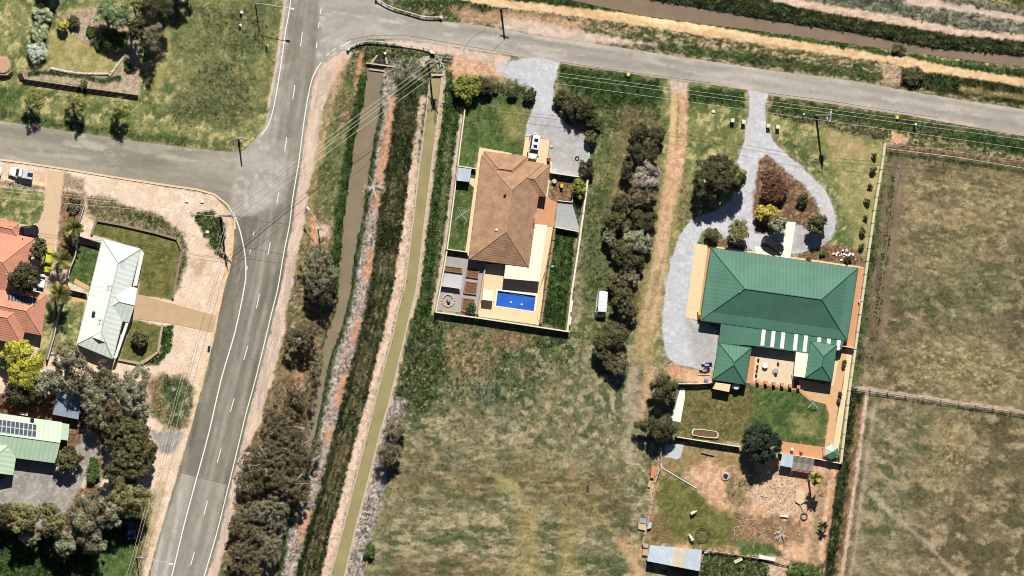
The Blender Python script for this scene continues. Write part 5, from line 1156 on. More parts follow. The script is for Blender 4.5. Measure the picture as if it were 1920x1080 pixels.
def tree(name, label, cat, px, py, rx, ry, h, pal, group=None, dens=1.0, clump=None, leaf=(.10, .22), trunk=True, limbs=6, bark=None, lump=.22, base=.25, white=0, shape=1.0, nclump=None):
    tn[0] += 1; rg = np.random.default_rng(1000 + tn[0]); rd = random.Random(tn[0])
    h = h * (1.2 if h > 2.3 else 1.1); rx, ry = rx * S, ry * S; rz = min(h * (1 - base) / 2, max(rx, ry) * 1.05) * shape; zc = h - rz
    c = P(px, py, zc); b = Vector((c.x - .15 * rx * rd.uniform(-1, 1), c.y + .1 * ry, 0))
    t = thing(name, label, cat, b, group)
    Rm = (rx + ry) / 2; cr = clump or min(.95, max(.26, .24 * Rm))
    n = nclump or int(max(10, 3.0 * (Rm / cr) ** 2 * (1.1 if dens > .7 else .75)))
    d = rg.normal(0, 1, (n, 3)); d[:, 2] = np.where(d[:, 2] < -.35, -d[:, 2], d[:, 2]); d /= np.linalg.norm(d, axis=1)[:, None]
    ph = rg.uniform(0, 6, 6); az = np.arctan2(d[:, 1], d[:, 0])
    rad = 1 + lump * (np.sin(2 * az + ph[0]) * .6 + np.sin(3 * az + ph[1] + 2 * d[:, 2]) * .5 + np.sin(5 * az + ph[2]) * .35)
    q = np.where(rg.random(n) < .72, rg.uniform(.78, 1.0, n), rg.uniform(.25, .8, n)) * rad
    ex = np.array([max(rx - cr * .6, rx * .5), max(ry - cr * .6, ry * .5), max(rz - cr * .5, rz * .5)])
    C = np.array(c) + d * q[:, None] * ex; C[:, 2] = np.maximum(C[:, 2], cr * .6)
    Rc = cr * rg.uniform(.65, 1.3, n)
    Vv, Ff, col = leaves(C, Rc, PAL[pal], rg, leaf[0], leaf[1], dens)
    Vv[:, 2] = np.maximum(Vv[:, 2], .05)
    np_mesh("crown", Vv, Ff, M_LEAF, col, t, tuple(b))
    if trunk:
        q = MB(); r0 = max(.05, .055 * h ** .5 * Rm ** .5); fork = Vector((c.x, c.y, max(.25 * h, zc - rz * .7))); q.tube([b - Vector((0, 0, .1)), b.lerp(fork, .5) + Vector((rd.uniform(-.1, .1), 0, 0)), fork], [r0 * 1.25, r0, r0 * .85], 8)
        for k in rg.choice(n, min(limbs, n), replace=False):
            e = Vector(C[k]); m = fork.lerp(e, .5) + Vector((rd.uniform(-.2, .2) * Rm, rd.uniform(-.2, .2) * Rm, .1 * Rm)); q.tube([fork - Vector((0, 0, .1)), m, e], [r0 * .6, r0 * .35, r0 * .12], 5)
        q.build("trunk", bark or M_BARK, t)
    if white:
        q = MB(); top = Vector((c.x, c.y, zc))
        for k in range((white + 1) // 2):
            a = rd.uniform(0, 6.28); e = top + Vector((math.cos(a) * rx * rd.uniform(.5, .95), math.sin(a) * ry * rd.uniform(.5, .95), rz * rd.uniform(.55, 1.0))); m = top.lerp(e, .55) + Vector((rd.uniform(-.4, .4), rd.uniform(-.4, .4), rz * .3)); q.tube([top, m, e], [.07, .045, .015], 5)
            for j in range(3):
                f = m.lerp(e, rd.random()); q.tube([f, f + Vector((rd.uniform(-1, 1), rd.uniform(-1, 1), rd.uniform(0, .7))) * .9], [.03, .012], 4)
        q.build("dead_branches", M_PALEBARK, t)
    return t
def palm(label, px, py, r, h, pal, group=None, n=26, droop=.55, lw=.05):
    tn[0] += 1; rg = random.Random(tn[0]); c = P(px, py, h); b = Vector((c.x, c.y, 0)); t = thing("palm", label, "palm", b, group)
    q = MB(); q.tube([b - Vector((0, 0, .1)), b + Vector((.05, .02, h * .5)), c], [.24, .19, .2], 9); q.build("trunk", M_BARK, t)
    r *= S; m = MB(); vs = []; cols = []; pl = [lin(x) / K * 1.25 for x in PAL[pal]]
    for i in range(n):
        a = i * 2.39996 + rg.uniform(-.2, .2); el = rg.uniform(-.15, 1.15) if i < n * .75 else rg.uniform(.9, 1.4); L_ = r * rg.uniform(.85, 1.15) / max(.55, math.cos(el) * .6 + .4); d = Vector((math.cos(a), math.sin(a), 0)); col = pl[rg.randrange(4)]
        pts = []
        for k in range(11):
            s = k / 10; x = L_ * s * math.cos(el) * (1 - .12 * s) + .05; z = L_ * s * math.sin(el) - droop * L_ * s * s * math.cos(el * .7); pts.append(c + d * x + Vector((0, 0, z)))
        side = Vector((-d.y, d.x, 0))
        for k in range(10):
            p0, p1 = pts[k], pts[k + 1]; w = r * .26 * math.sin(math.pi * (.14 + .82 * (k / 10)))
            m.face([p0 - side * .03, p1 - side * .03, p1 + side * .03, p0 + side * .03]); cols += [col * .9] * 4
            for sgn in (-1, 1):
                for u in (.1, .6):
                    o = p0.lerp(p1, u); tip = o + side * sgn * w + (p1 - p0).normalized() * w * .55 - Vector((0, 0, w * rg.uniform(.1, .45))); e = (p1 - p0).normalized() * lw * rg.uniform(.8, 1.3)
                    m.face([o - e, o + e, tip + e * .2]); cols += [col * rg.uniform(.75, 1.3)] * 3
    ob = m.build("fronds", M_LEAF, t); at = ob.data.color_attributes.new("Col", 'FLOAT_COLOR', 'POINT'); c4 = np.ones((len(cols), 4), np.float32); c4[:, :3] = np.clip(np.array(cols), 0, .8); at.data.foreach_set("color", c4.ravel())
    return t
def dead(label, px, py, r, h, n=16, name="dead_tree", cat="dead tree", group=None):
    tn[0] += 1; rg = random.Random(tn[0]); b = P(px, py, 0); t = thing(name, label, cat, b, group); q = MB(); f = b + Vector((0, 0, h * .25)); q.tube([b, f], [.16, .13], 7); r *= S
    for k in range(n):
        a = rg.uniform(0, 6.28); l = r * rg.uniform(.6, 1.1); e = f + Vector((math.cos(a) * l, math.sin(a) * l, h * rg.uniform(.1, .75))); m = f.lerp(e, .5) + Vector((rg.uniform(-.2, .2), rg.uniform(-.2, .2), .3)); q.tube([f, m, e], [.06, .04, .015], 4)
        for j in range(4):
            s = m.lerp(e, rg.random()); q.tube([s, s + Vector((rg.uniform(-1, 1), rg.uniform(-1, 1), rg.uniform(-.1, .6))) * r * .28], [.028, .01], 4)
    q.build("branches", M_PALEBARK, t); return t
G = "trees in the row east of the brown roofed house"
for a in [
 ("tree", "dark green tree heading the north end of the eastern tree row", 1198, 248, 22, 20, 3.4, 'dark'), ("tree", "dark spreading tree just above the pale flowering tree", 1206, 282, 30, 24, 3.8, 'dark'), ("tree", "small dark tree at the top right of the eastern row", 1232, 252, 16, 20, 3.0, 'dark'),
 ("tree", "pale pinkish grey flowering tree in the eastern row", 1212, 330, 29, 28, 3.8, 'pale'), ("tree", "small dark tree left of the pale flowering tree", 1176, 320, 15, 20, 3.0, 'dark'), ("tree", "brown foliaged tree just below the pale flowering tree", 1203, 368, 30, 22, 3.4, 'brown'),
 ("tree", "dark tree on the left, between the brown and pale grey-green ones", 1164, 383, 18, 22, 3.2, 'dark'), ("tree", "broad dark olive tree in the middle of the eastern row", 1205, 410, 30, 24, 3.6, 'dark'), ("tree", "greyish olive tree at the left middle of the eastern row", 1154, 414, 25, 20, 3.3, 'olive'),
 ("tree", "small greyish brown tree bulging from the row's left side", 1142, 441, 15, 16, 2.8, 'greyb'), ("tree", "pale grey-green rounded tree in the eastern row", 1198, 452, 27, 25, 3.7, 'grey'), ("tree", "olive tree left of and below the pale grey-green one", 1166, 466, 24, 22, 3.4, 'olive'),
 ("tree", "dark tree shading the row below the pale grey-green tree", 1182, 492, 30, 18, 3.2, 'dark'), ("tree", "greyish brown tree straight above the parked white van", 1160, 525, 24, 20, 3.2, 'brown'), ("tree", "small pale brown tree above and right of the white van", 1186, 520, 15, 15, 2.8, 'greyb'),
 ("tree", "dark olive tree right beside the parked white van", 1164, 556, 24, 22, 3.4, 'olive'), ("tree", "dark rounded tree right of and below the white van", 1176, 582, 20, 20, 3.2, 'dark'),
 ("tree", "large dense olive tree south of the parked white van", 1144, 630, 36, 30, 4.0, 'olive'), ("tree", "small dense olive tree adjoining the large one south of the van", 1128, 660, 20, 22, 3.4, 'olive'), ("tree", "brownish tree at the southern end of the eastern row", 1157, 684, 25, 24, 3.2, 'brown')]:
    tree(*a[:2], "tree", *a[2:], group=G, dens=1.05, leaf=(.09, .2))
G = "trees by the west fence of the green house yard"
tree("tree", "dark olive tree above the white concrete path", "tree", 1243, 730, 28, 30, 4.6, 'dark', G, 1.1); tree("tree", "broad dark olive tree below the white concrete path", "tree", 1232, 800, 40, 25, 4.4, 'dark', G, 1.1)
G = "trees and shrubs round the gravel loop"
tree("tree", "largest dark tree beside the loop driveway", "tree", 1340, 330, 47, 48, 6.6, 'dark', G, 1.15, clump=.72); tree("tree", "olive lobe-shaped tree joined to the largest tree's east side", "tree", 1378, 338, 23, 27, 5.0, 'ltolive', G, 1.1)
tree("shrub", "round dark shrub at the corner of the cream terrace", "shrub", 1335, 440, 14, 15, 2.0, 'olive', G); tree("shrub", "greyish olive bushy tree near the green roof's north eave", "shrub", 1384, 436, 24, 22, 3.2, 'ltolive', G)
tree("shrub", "bright golden yellow bush beside the gravel loop", "shrub", 1437, 398, 23, 18, 3.0, 'gold', G, 1.2, lump=.3); tree("tree", "grey green tree leaning over the dark parked car", "tree", 1457, 420, 18, 22, 3.6, 'grey', G)
tree("shrub", "wide rusty brown shrub in the island of the loop", "shrub", 1450, 350, 31, 30, 2.4, 'rust', G, .85); tree("shrub", "small dark shrub at the east side of the island", "shrub", 1505, 373, 11, 12, 1.8, 'dark', G)
tree("tree", "rounded olive tree at the east end of the loop", "tree", 1531, 420, 20, 22, 4.0, 'olive', G, 1.2)
tree("tree", "round very dense blackish green tree below the lawn", "tree", 1427, 832, 40, 39, 5.4, 'bluegrn', None, 1.3, clump=.55, lump=.06)
h0 = tree("hedge_plant", "small dark sapling in the line beside the pale panelled wall", "sapling", 1639, 291, 4.5, 6, 1.1, 'dark', "saplings along the panelled wall", 1.2, clump=.26, trunk=True, limbs=2); b0 = Vector(h0['_o']); k0 = [(c, kids(c)) for c in kids(h0)]
for i_, (px, py) in enumerate(((1635, 320), (1630, 348), (1627, 378), (1622, 407), (1617, 435), (1614, 463))):
    o = P(px, py, .7); d_ = dup(h0, (o.x, o.y, 0), random.random() * 6, None, None, k0); f_ = (1.15, .9, 1.05, .85, 1.2, 1.0)[i_]; d_.scale = (f_, f_ * 1.1, f_)
palm("yellowish green date palm standing south of the aviary", 1528, 897, 15, 5.0, 'ygreen', None, 34); palm("dark stunted palm near the pale panelled wall's south end", 1543, 986, 11, 1.8, 'dark', None, 16)
tree("shrub", "dark green bush at the bottom edge under the rough yard", "shrub", 1505, 1074, 30, 16, 2.6, 'green', None, 1.2)
tree("shrub", "low green shrub among the white garden rocks", "shrub", 1590, 486, 7, 7, .8, 'dark'); tree("shrub", "small brownish shrub against the green roof's north eave", "shrub", 1516, 485, 6, 6, .9, 'olive'); tree("shrub", "small green shrub in the mulch east of the loop", "shrub", 1542, 475, 7, 6, .8, 'green')
# front garden of the brown roofed house
G = "garden bushes of the brown roofed house"
tree("shrub", "yellow-green bush at the garden's north-west corner", "shrub", 876, 166, 27, 29, 3.0, 'ygreen', G, 1.2); tree("shrub", "dark bush touching the yellow-green corner bush", "shrub", 904, 160, 19, 17, 2.6, 'dark', G, 1.2)
tree("shrub", "small dark bush under the north garden border, left of two", "shrub", 961, 175, 10, 11, 1.6, 'dark', G); tree("shrub", "round dark bush on the edge of the gravel drive's neck", "shrub", 993, 178, 13, 14, 1.9, 'dark', G); tree("shrub", "little dark shrub in the front garden border", "shrub", 929, 170, 6, 7, 1.0, 'olive', G)
tree("shrub", "dark bush on the drive's east edge, furthest north", "shrub", 1054, 184, 18, 17, 2.4, 'dark', G, 1.1); tree("tree", "large dark bushy tree overhanging the gravel drive", "tree", 1086, 202, 29, 28, 3.8, 'dark', G, 1.15); tree("shrub", "dark bush just south-east of the large bushy tree", "shrub", 1112, 228, 16, 16, 2.4, 'dark', G)
tree("shrub", "rounded dark bush on the gravel parking's east edge", "shrub", 1108, 257, 14, 16, 2.2, 'olive', G); tree("shrub", "dark round bush at the corner of the gravel parking", "shrub", 1099, 314, 16, 17, 2.6, 'dark', G, 1.2); tree("shrub", "yellow topped shrub inside the east boundary wall", "shrub", 1086, 352, 13, 20, 2.6, 'ygreen', G, 1.2)
tree("shrub", "leafy green shrub in the raised bed by the pool", "shrub", 884, 577, 10, 11, 1.8, 'green', G)
# trees along the main road and drain
G = "scrubby trees between the main road and the drain"
for a in [
 ("tree", "grey-brown tree by the drain, furthest north of the roadside", 600, 508, 36, 38, 5.0, 'greyb', 0, .95), ("tree", "dark low canopy on the south side of the grey-brown tree", 606, 545, 28, 26, 4.2, 'dark', 0, .8), ("tree", "brown flat topped tree alone beside the pinkish shoulder", 568, 630, 31, 22, 5.0, 'brown', 1, .9),
 ("tree", "thin brown scrub tree beside the drain's bend", 590, 690, 14, 24, 2.6, 'greyb', 0, .5), ("tree", "thin scrubby tree at the top of the roadside thicket", 555, 742, 40, 32, 3.6, 'brown', 3, .45), ("tree", "brown thicket tree with pale dead branches showing", 530, 800, 44, 30, 4.4, 'brown', 5, .7),
 ("tree", "large brown thicket tree close to the drain", 556, 842, 38, 38, 4.8, 'brown', 3, .8), ("tree", "brown thicket tree with many bare white limbs", 500, 868, 44, 38, 5.0, 'brown', 9, .75), ("tree", "dark brown thicket tree east of the white limbed one", 540, 908, 38, 34, 4.8, 'brown', 3, .8),
 ("tree", "brown thicket tree leaning towards the road shoulder", 466, 900, 24, 34, 3.8, 'brown', 2, .6), ("tree", "pale grey brown thicket tree at the lower middle", 500, 960, 40, 30, 5.0, 'greyb', 2, .85), ("tree", "brown thicket tree by the shoulder near the bottom", 462, 985, 36, 34, 4.4, 'brown', 2, .75),
 ("tree", "brown tree at the bottom end of the roadside thicket", 462, 1048, 32, 34, 4.4, 'brown', 2, .8), ("tree", "grey brown tree by the drain at the bottom edge", 503, 1022, 26, 34, 4.4, 'greyb', 1, .8)]:
    tree(a[0], a[1], "tree", a[2], a[3], a[4] * 1.12, a[5] * 1.12, a[6] * 1.15, a[7], group=G, dens=min(1.05, a[9] * 1.2), clump=.5, leaf=(.06, .2), white=a[8], lump=.34, bark=M_BARK)
dead("bare whitish dead tree leaning across the drain", 698, 350, 24, 2.6, 22); dead("pile of fallen whitish branches on the drain bank", 735, 190, 13, .7, 14, "fallen_branches", "branches")
G = "trees on the east bank of the channel"
tree("tree", "grey tree on the channel's east bank, upper of two", "tree", 741, 802, 22, 22, 3.8, 'greyb', G, .9, leaf=(.06, .2)); tree("tree", "brown tree on the channel's east bank, lower of two", "tree", 729, 852, 27, 26, 4.6, 'brown', G, .95, leaf=(.06, .2))
tree("shrub", "dark green bush on the channel bank near the bottom edge", "shrub", 692, 1034, 13, 16, 1.2, 'green', None)
# south-west block
G = "eucalypts between the mint house and the sage house"
for a in [
 ("tree", "grey-brown eucalypt against the mint roof's south-west corner", 132, 680, 40, 34, 7.0, 'greyb', .95), ("tree", "grey eucalypt beside the yellow tree", 88, 716, 28, 26, 6.0, 'grey', .95), ("tree", "brown-grey eucalypt directly over the dappled shed", 145, 722, 28, 22, 6.2, 'greyb', .95),
 ("tree", "brown eucalypt south of the mint roofed house", 186, 702, 28, 24, 5.4, 'brown', .9), ("tree", "grey green eucalypt in the middle of the clump", 172, 748, 30, 24, 6.0, 'grey', .9), ("tree", "large grey-green eucalypt with a forked white trunk", 248, 732, 36, 44, 6.4, 'grey', .95), ("tree", "brown eucalypt in front of the dense olive tree", 215, 765, 24, 30, 5.6, 'brown', .9)]:
    tree(a[0], a[1], "tree", *a[2:8], group=G, dens=a[8], leaf=(.07, .2), clump=.5, lump=.34, white=3 if "forked" in a[1] else 0, bark=M_PALEBARK)
for l_, x_, y_, rx_, ry_, h_, pl_ in (("grey-brown eucalypt overhanging the dappled shed's east side", 208, 722, 28, 26, 5.6, 'greyb'), ("grey eucalypt filling the gap south of the dappled shed", 178, 782, 26, 26, 5.2, 'greyb'), ("grey-green eucalypt by the grassy verge patch", 268, 772, 22, 24, 5.2, 'grey')):
    tree("tree", l_, "tree", x_, y_, rx_, ry_, h_, pl_, group=G, dens=.95, leaf=(.07, .2), clump=.5, lump=.34, bark=M_PALEBARK)
G = "trees along the south-west road verge"
tree("tree", "dense olive tree at the north side of the biggest olive tree", "tree", 226, 800, 32, 28, 5.4, 'dense', G, 1.1, clump=.5); tree("tree", "dense olive tree at the road side of the biggest olive tree", "tree", 268, 858, 28, 34, 5.4, 'dense', G, 1.1, clump=.5); tree("tree", "grey olive tree between the light olive and wide brown trees", "tree", 204, 962, 28, 30, 5.8, 'grey', G, 1.0)
tree("tree", "biggest dense olive tree, beside the grey gravel yard", "tree", 242, 842, 50, 56, 6.6, 'dense', G, 1.1, clump=.5); tree("tree", "darker dense tree merging with the biggest olive tree", "tree", 222, 890, 34, 28, 5.2, 'olive', G, 1.0)
tree("tree", "light olive tree by the verge, near the lower left", "tree", 243, 935, 36, 38, 7.4, 'ltolive', G, 1.0); tree("tree", "wide brown tree in the lower left clump", "tree", 160, 968, 48, 44, 7.8, 'greyb', G, .95); tree("tree", "light olive tree at the lower left corner of the gravel yard", "tree", 45, 970, 34, 32, 7.4, 'ltolive', G, 1.0)
tree("tree", "pale olive tree second from the lower left corner", "tree", 97, 975, 27, 32, 7.4, 'ltolive', G, 1.0); tree("tree", "small pale grey tree below the two light olive trees", "tree", 55, 1008, 22, 17, 4.6, 'grey', G); tree("tree", "pale grey-olive tree lowest in the lower left clump", "tree", 122, 1020, 24, 24, 6.4, 'grey', G); tree("tree", "brown lower tree under the wide brown one", "tree", 172, 1012, 32, 28, 6.0, 'greyb', G, .9)
tree("tree", "olive tree at the left edge beside the gravel yard", "tree", 8, 966, 20, 26, 5.0, 'olive', G); tree("shrub", "dark bushy shrub at the sage house's east end", "shrub", 128, 862, 24, 28, 3.6, 'olive', None, 1.1)
tree("shrub", "low green shrub strip beside the curved gravel drive", "shrub", 175, 885, 16, 24, 1.4, 'green'); tree("tree", "bright yellow-green tree below the red tiled house", "tree", 44, 684, 42, 46, 5.4, 'yellow', None, 1.1, lump=.28)
tree("tree", "dark tree shading the solar panels of the red tiled house", "tree", 48, 522, 30, 31, 6.6, 'dark', None, 1.25); tree("tree", "dark oval tree beside the pink concrete drive", "tree", 72, 468, 16, 22, 5.0, 'dark', None, 1.2)
tree("shrub", "round clipped dark bush on the small south lawn", "shrub", 262, 636, 17, 17, 2.3, 'olive', None, 1.5, clump=.36, lump=.0, nclump=110, base=.02)
tree("shrub", "grey green bush at the left edge below the red tiled house", "shrub", 6, 676, 14, 18, 2.2, 'sage'); tree("tree", "dark green shaded tree behind the sage house", "tree", 40, 742, 36, 20, 3.4, 'dark'); tree("shrub", "brown grassy shrub bed west of the bare verge", "shrub", 138, 385, 16, 18, .9, 'brown', None, .6)
palm("palm nearest the side road, west of the corner lawn", 138, 428, 22, 4.2, 'palm', "palms beside the boundary fence", 30); palm("middle palm of three, beside the lime green car", 115, 488, 26, 4.6, 'palm', "palms beside the boundary fence", 32); palm("southernmost palm of three along the boundary fence", 112, 552, 27, 4.6, 'palm', "palms beside the boundary fence", 32)
# north-west garden
G = "trees and shrubs of the north-west garden"
tree("tree", "broad pale green garden tree at the top of the photo", "tree", 213, 28, 36, 36, 7.2, 'sage', G, 1.0, leaf=(.06, .26)); tree("shrub", "dark shrub below the pale green garden tree", "shrub", 215, 72, 26, 22, 2.6, 'green', G)
tree("tree", "drooping brown tree casting long trunk shadows on the lawn", "tree", 282, 66, 20, 28, 8.8, 'greyb', G, .8, leaf=(.05, .3), limbs=9, shape=1.7, base=.05)
tree("tree", "dark bushy tree between the pale tree and the drooping one", "tree", 256, 52, 20, 24, 7.0, 'dark', G, .9); tree("tree", "dark drooping tree at the top edge by the lawn", "tree", 296, 10, 30, 28, 9.0, 'dark', G, .8, leaf=(.05, .3)); tree("tree", "olive topped tree at the top edge, right of the pale one", "tree", 262, 8, 18, 14, 5.0, 'ltolive', G)
tree("shrub", "cream flowering shrub, uppermost of the three on the lawn", "shrub", 80, 26, 20, 18, 2.0, 'cream', G, 1.0, leaf=(.06, .2)); tree("shrub", "cream flowering shrub, middle of the three on the lawn", "shrub", 73, 60, 20, 20, 2.0, 'cream', G, .9, leaf=(.06, .2)); tree("shrub", "white flowering shrub, lowest of the three on the lawn", "shrub", 69, 98, 21, 20, 2.2, 'white', G, 1.0, leaf=(.06, .2))
tree("shrub", "clipped yellow-green topiary dome at the bed's edge", "shrub", 119, 47, 11, 10, 2.4, 'yellow', G, 1.6, clump=.26, lump=.0, base=.1)
tree("shrub", "bright green low plant in the middle of the garden bed", "shrub", 170, 60, 10, 11, .7, 'green', G); tree("shrub", "olive grassy shrub at the bed's north-west side", "shrub", 138, 40, 12, 14, 1.4, 'olive', G); tree("shrub", "small green plant at the lawn end of the bed", "shrub", 186, 84, 10, 10, .8, 'green', G); tree("shrub", "thin brown shrub over the dark sleeper wall", "shrub", 157, 160, 10, 11, 1.8, 'brown', G, .5); tree("shrub", "rounded green plant at the east bend of the stone border", "shrub", 241, 126, 8, 9, .7, 'green', G)
G = "young trees on the verge of the side road"
tree("tree", "airy young tree on the verge, leftmost of three", "tree", 62, 186, 23, 22, 5.6, 'airy', G, .9, leaf=(.045, .24), clump=.5, base=.08, shape=1.4, nclump=64); tree("tree", "airy young tree on the verge, middle of three", "tree", 144, 194, 22, 21, 5.4, 'airy', G, .9, leaf=(.045, .24), clump=.5, base=.08, shape=1.4, nclump=64); tree("tree", "airy young tree on the verge, rightmost of three", "tree", 225, 204, 22, 21, 5.4, 'airy', G, .9, leaf=(.045, .24), clump=.5, base=.08, shape=1.4, nclump=64)
tree("shrub", "dense dark shrub mass beside the culvert of the east road", "shrub", 1712, 142, 26, 17, 1.4, 'olive', None, .9); tree("shrub", "olive shrub on the canal bank above the sand track", "shrub", 1684, 92, 14, 10, 1.0, 'olive')
for i, (px, py, r, h, pl) in enumerate(((305, -52, 36, 9.5, 'dark'), (92, -46, 28, 6.6, 'olive'), (345, -60, 26, 9.5, 'dark'))):
    tree("tree", ("dark tree beyond the top edge, over the garden", "olive tree beyond the top edge, over the flowering shrubs", "dark tree beyond the top edge, over the open lawn")[i], "tree", px, py, r, r, h, pl, None, .8)
# ================================================================ MARKINGS, POLES, VEHICLES, SMALL THINGS
M_LINE = mat("white_line_paint", A(250, 250, 246), .7, .12, 2)
def ribbon(name, lines, w, m=M_LINE, z=.038):
    q = MB()
    for ln, ww in lines:
        e = widen(ln, ww or w); n = len(ln)
        for i in range(n - 1): q.face(PL([e[i], e[i + 1], e[2 * n - 2 - i], e[2 * n - 1 - i]], z))
    o = q.build(name, m); o['kind'] = 'structure'; return o
ribbon("edge_line", [(WHITE_E[3:], None), (WHITE_W1[:-4], None), (WHITE_W2, 2.0)], 1.7)
ds = [((567, 60), (563.5, 87)), ((553, 159), (549, 186)), ((537.5, 257), (534, 284)), ((523, 361), (519, 382)), ((507, 454), (502, 478)), ((486.5, 551), (481, 578)), ((464.5, 649), (457, 675)), ((439, 747), (432, 772)), ((414.5, 841), (407.5, 867)), ((389, 939), (382.5, 965)), ((364.5, 1035), (357.5, 1060)), ((577, -40), (574, -14)), ((340, 1132), (333, 1158)),
      ((477, 434), (474, 443)), ((470, 468), (468, 477)), ((464, 499), (462, 508)), ((602, 16), (600, 27)), ((598.5, 42), (597, 53)), ((594.5, 78), (593, 90)), ((658, 77), (638, 87)), ((629, 91), (622, 96)), ((617, 99), (612, 104))]
ribbon("lane_dash", [(list(d), None) for d in ds], 1.5)
M_TAR = mat("crack_sealant", A(98, 92, 82), .8, .2, 2)
ribbon("road_crack", [(c_, None) for c_ in ([(341, 886), (365, 893), (425, 908)], [(446, 463), (480, 467), (532, 478)], [(441, 487), (470, 486), (527, 494)], [(470, 412), (505, 417), (545, 421)], [(866, 98), (884, 72), (912, 54)], [(925, 95), (939, 80), (944, 79)], [(1050, 116), (1150, 131), (1262, 146), (1330, 155)], [(1440, 174), (1560, 190), (1680, 209), (1760, 221)], [(650, 76), (700, 66), (760, 66), (850, 82), (960, 101)], [(356, 838), (380, 747), (400, 660)])], .8, M_TAR, .035)
M_POLE = mat("grey_timber_pole", A(190, 176, 160), .9, .2, 4, .2)
M_INS = mat("porcelain", A(236, 236, 232), .4, .05, 3)
def pole(label, px, py, h, arms, cat="power pole", tr=False, group="timber power poles"):
    """arms: (height, direction deg in plan, half length)"""
    b = P(px, py); t = thing("power_pole", label, cat, b, group); q = MB(); q.tube([b - Vector((0, 0, .3)), b + Vector((0, 0, h))], [.24, .16], 9); q.build("pole", M_POLE, t); ends = []
    for z, dg, hl in arms:
        d = Vector((math.cos(R(dg)), -math.sin(R(dg)), 0)); c = b + Vector((0, 0, z)); n = Vector((-d.y, d.x, 0)) * .17
        q = MB(); q.box(c + n, (2 * hl, .13, .15), math.atan2(d.y, d.x)); q.tube([c + d * hl * .6, b + Vector((0, 0, z - .7))], .03, 5); q.tube([c - d * hl * .6, b + Vector((0, 0, z - .7))], .03, 5); q.build("crossarm", M_GALV, t)
        for f in (-.95, -.35, .35, .95):
            p = c + n + d * hl * f; q = MB(); q.lathe(p + Vector((0, 0, .07)), [(.07, 0), (.1, .06), (.06, .1), (.1, .15), (.05, .24)], 8); q.build("insulator", M_INS, t)
        ends.append([c + n + d * hl * f + Vector((0, 0, .3)) for f in (-.95, -.35, .35, .95)])
    if tr:
        c = b + Vector((.1, -.55, h - 2.6)); q = MB(); q.lathe(c, [(.36, 0), (.4, .1), (.4, 1.0), (.36, 1.1)], 14); q.lathe(c + Vector((0, 0, 1.1)), [(.06, 0), (.09, .15), (.04, .3)], 8); q.build("transformer", M_GALV, t)
    return t, ends
pA, eA = pole("timber power pole on the bare verge at the junction corner", 413, 405, 10.4, [(10.0, 80, 1.25), (9.2, 30, 1.1), (8.2, 60, 1.0)])
pB, eB = pole("timber power pole carrying a transformer beside the concrete channel", 803, 118, 9.6, [(9.3, 60, 1.3), (8.5, 110, 1.2), (7.6, 20, 1.0)], tr=True)
pC, eC = pole("timber power pole with an H shaped pair of crossarms in the front yard", 1530, 217, 10.6, [(10.3, 97, 1.15), (9.7, 97, 1.15)], tr=True)
pD, eD = pole("slim timber pole on the far side of the east road", 939, 16, 6.4, [(6.1, 15, .8)])
def lamp(label, px, py, h, dx, dy, L_, back=0):
    b = P(px, py); t = thing("street_light", label, "street light", b, "street lights"); q = MB(); q.tube([b, b + Vector((0, 0, h))], [.13, .08], 9); q.build("pole", M_GALV, t)
    d = Vector((dx, -dy, 0)).normalized(); q = MB(); e = b + Vector((0, 0, h)); q.tube([e - d * back - Vector((0, 0, .1)), e - Vector((0, 0, .05)), e + d * L_ * .5 + Vector((0, 0, .25)), e + d * L_ + Vector((0, 0, .35))], .055, 6); q.build("arm", M_GALV, t)
    q = MB(); c = e + d * (L_ + .35) + Vector((0, 0, .34)); q.box(c, (.85, .36, .16), math.atan2(d.y, d.x), .8); q.build("lamp_head", M_WHITE, t); return t
lamp("street light reaching over the main road at the top edge", 479, 8, 6.4, 54, 9, 5.2); lamp("street light on a lone post beside the drain", 596.5, 430, 4.4, -28, -36, 4.6); lamp("street light overhanging the main road at the lower left", 256, 1046, 8.2, 48, 11, 4.4, 1.4)
b = P(447, 260); t = thing("marker_pole", "thin pale pole at the tip of the north-west lawn", "pole", b); q = MB(); q.tube([b, b + Vector((0, 0, 5.6))], [.2, .14], 8); q.build("pole", M_GALV, t); q = MB(); q.lathe(b + Vector((0, 0, 5.6)), [(.14, 0), (.16, .12), (.02, .2)], 8); q.build("cap", M_WHITE, t)
M_WIRE = mat("aluminium_wire", A(235, 230, 215), .5, .05)
def wire(a, b, sag, label, group, r=.03):
    n = 14; pts = [a.lerp(b, i / n) - Vector((0, 0, sag * 4 * (i / n) * (1 - i / n))) for i in range(n + 1)]; q = MB(); q.tube(pts, r, 4); o = q.build("wire", M_WIRE, None, a); tag(o, label, "wire", group)
for i in (0, 1, 3): wire(eA[0][i], eB[0][i], 1.0, "overhead wire crossing from the junction pole to the transformer pole", "overhead wires over the main road")
wire(eA[1][2], eB[1][2], 1.3, "overhead wire crossing from the junction pole to the transformer pole", "overhead wires over the main road")
for i in (0, 1, 3): wire(eB[0][i], eC[0][i], 1.2, "overhead wire running along the south side of the east road", "overhead wires beside the east road", .026)
off = P(2260, 312, 9.8)
for i in (0, 1, 3): wire(eC[1][i], off + Vector((0, (i - 1.5) * -.9, 0)), 1.2, "overhead wire leaving the front yard pole towards the east edge", "overhead wires to the east edge", .026)
off = P(-160, 345, 9.4)
for i in (0, 1, 3): wire(eA[1][i], off + Vector((0, (i - 1.5) * -.8, 0)), .8, "overhead wire from the junction pole to the west edge", "overhead wires along the side road", .026)
ld = P(256, 1046, 7.6)
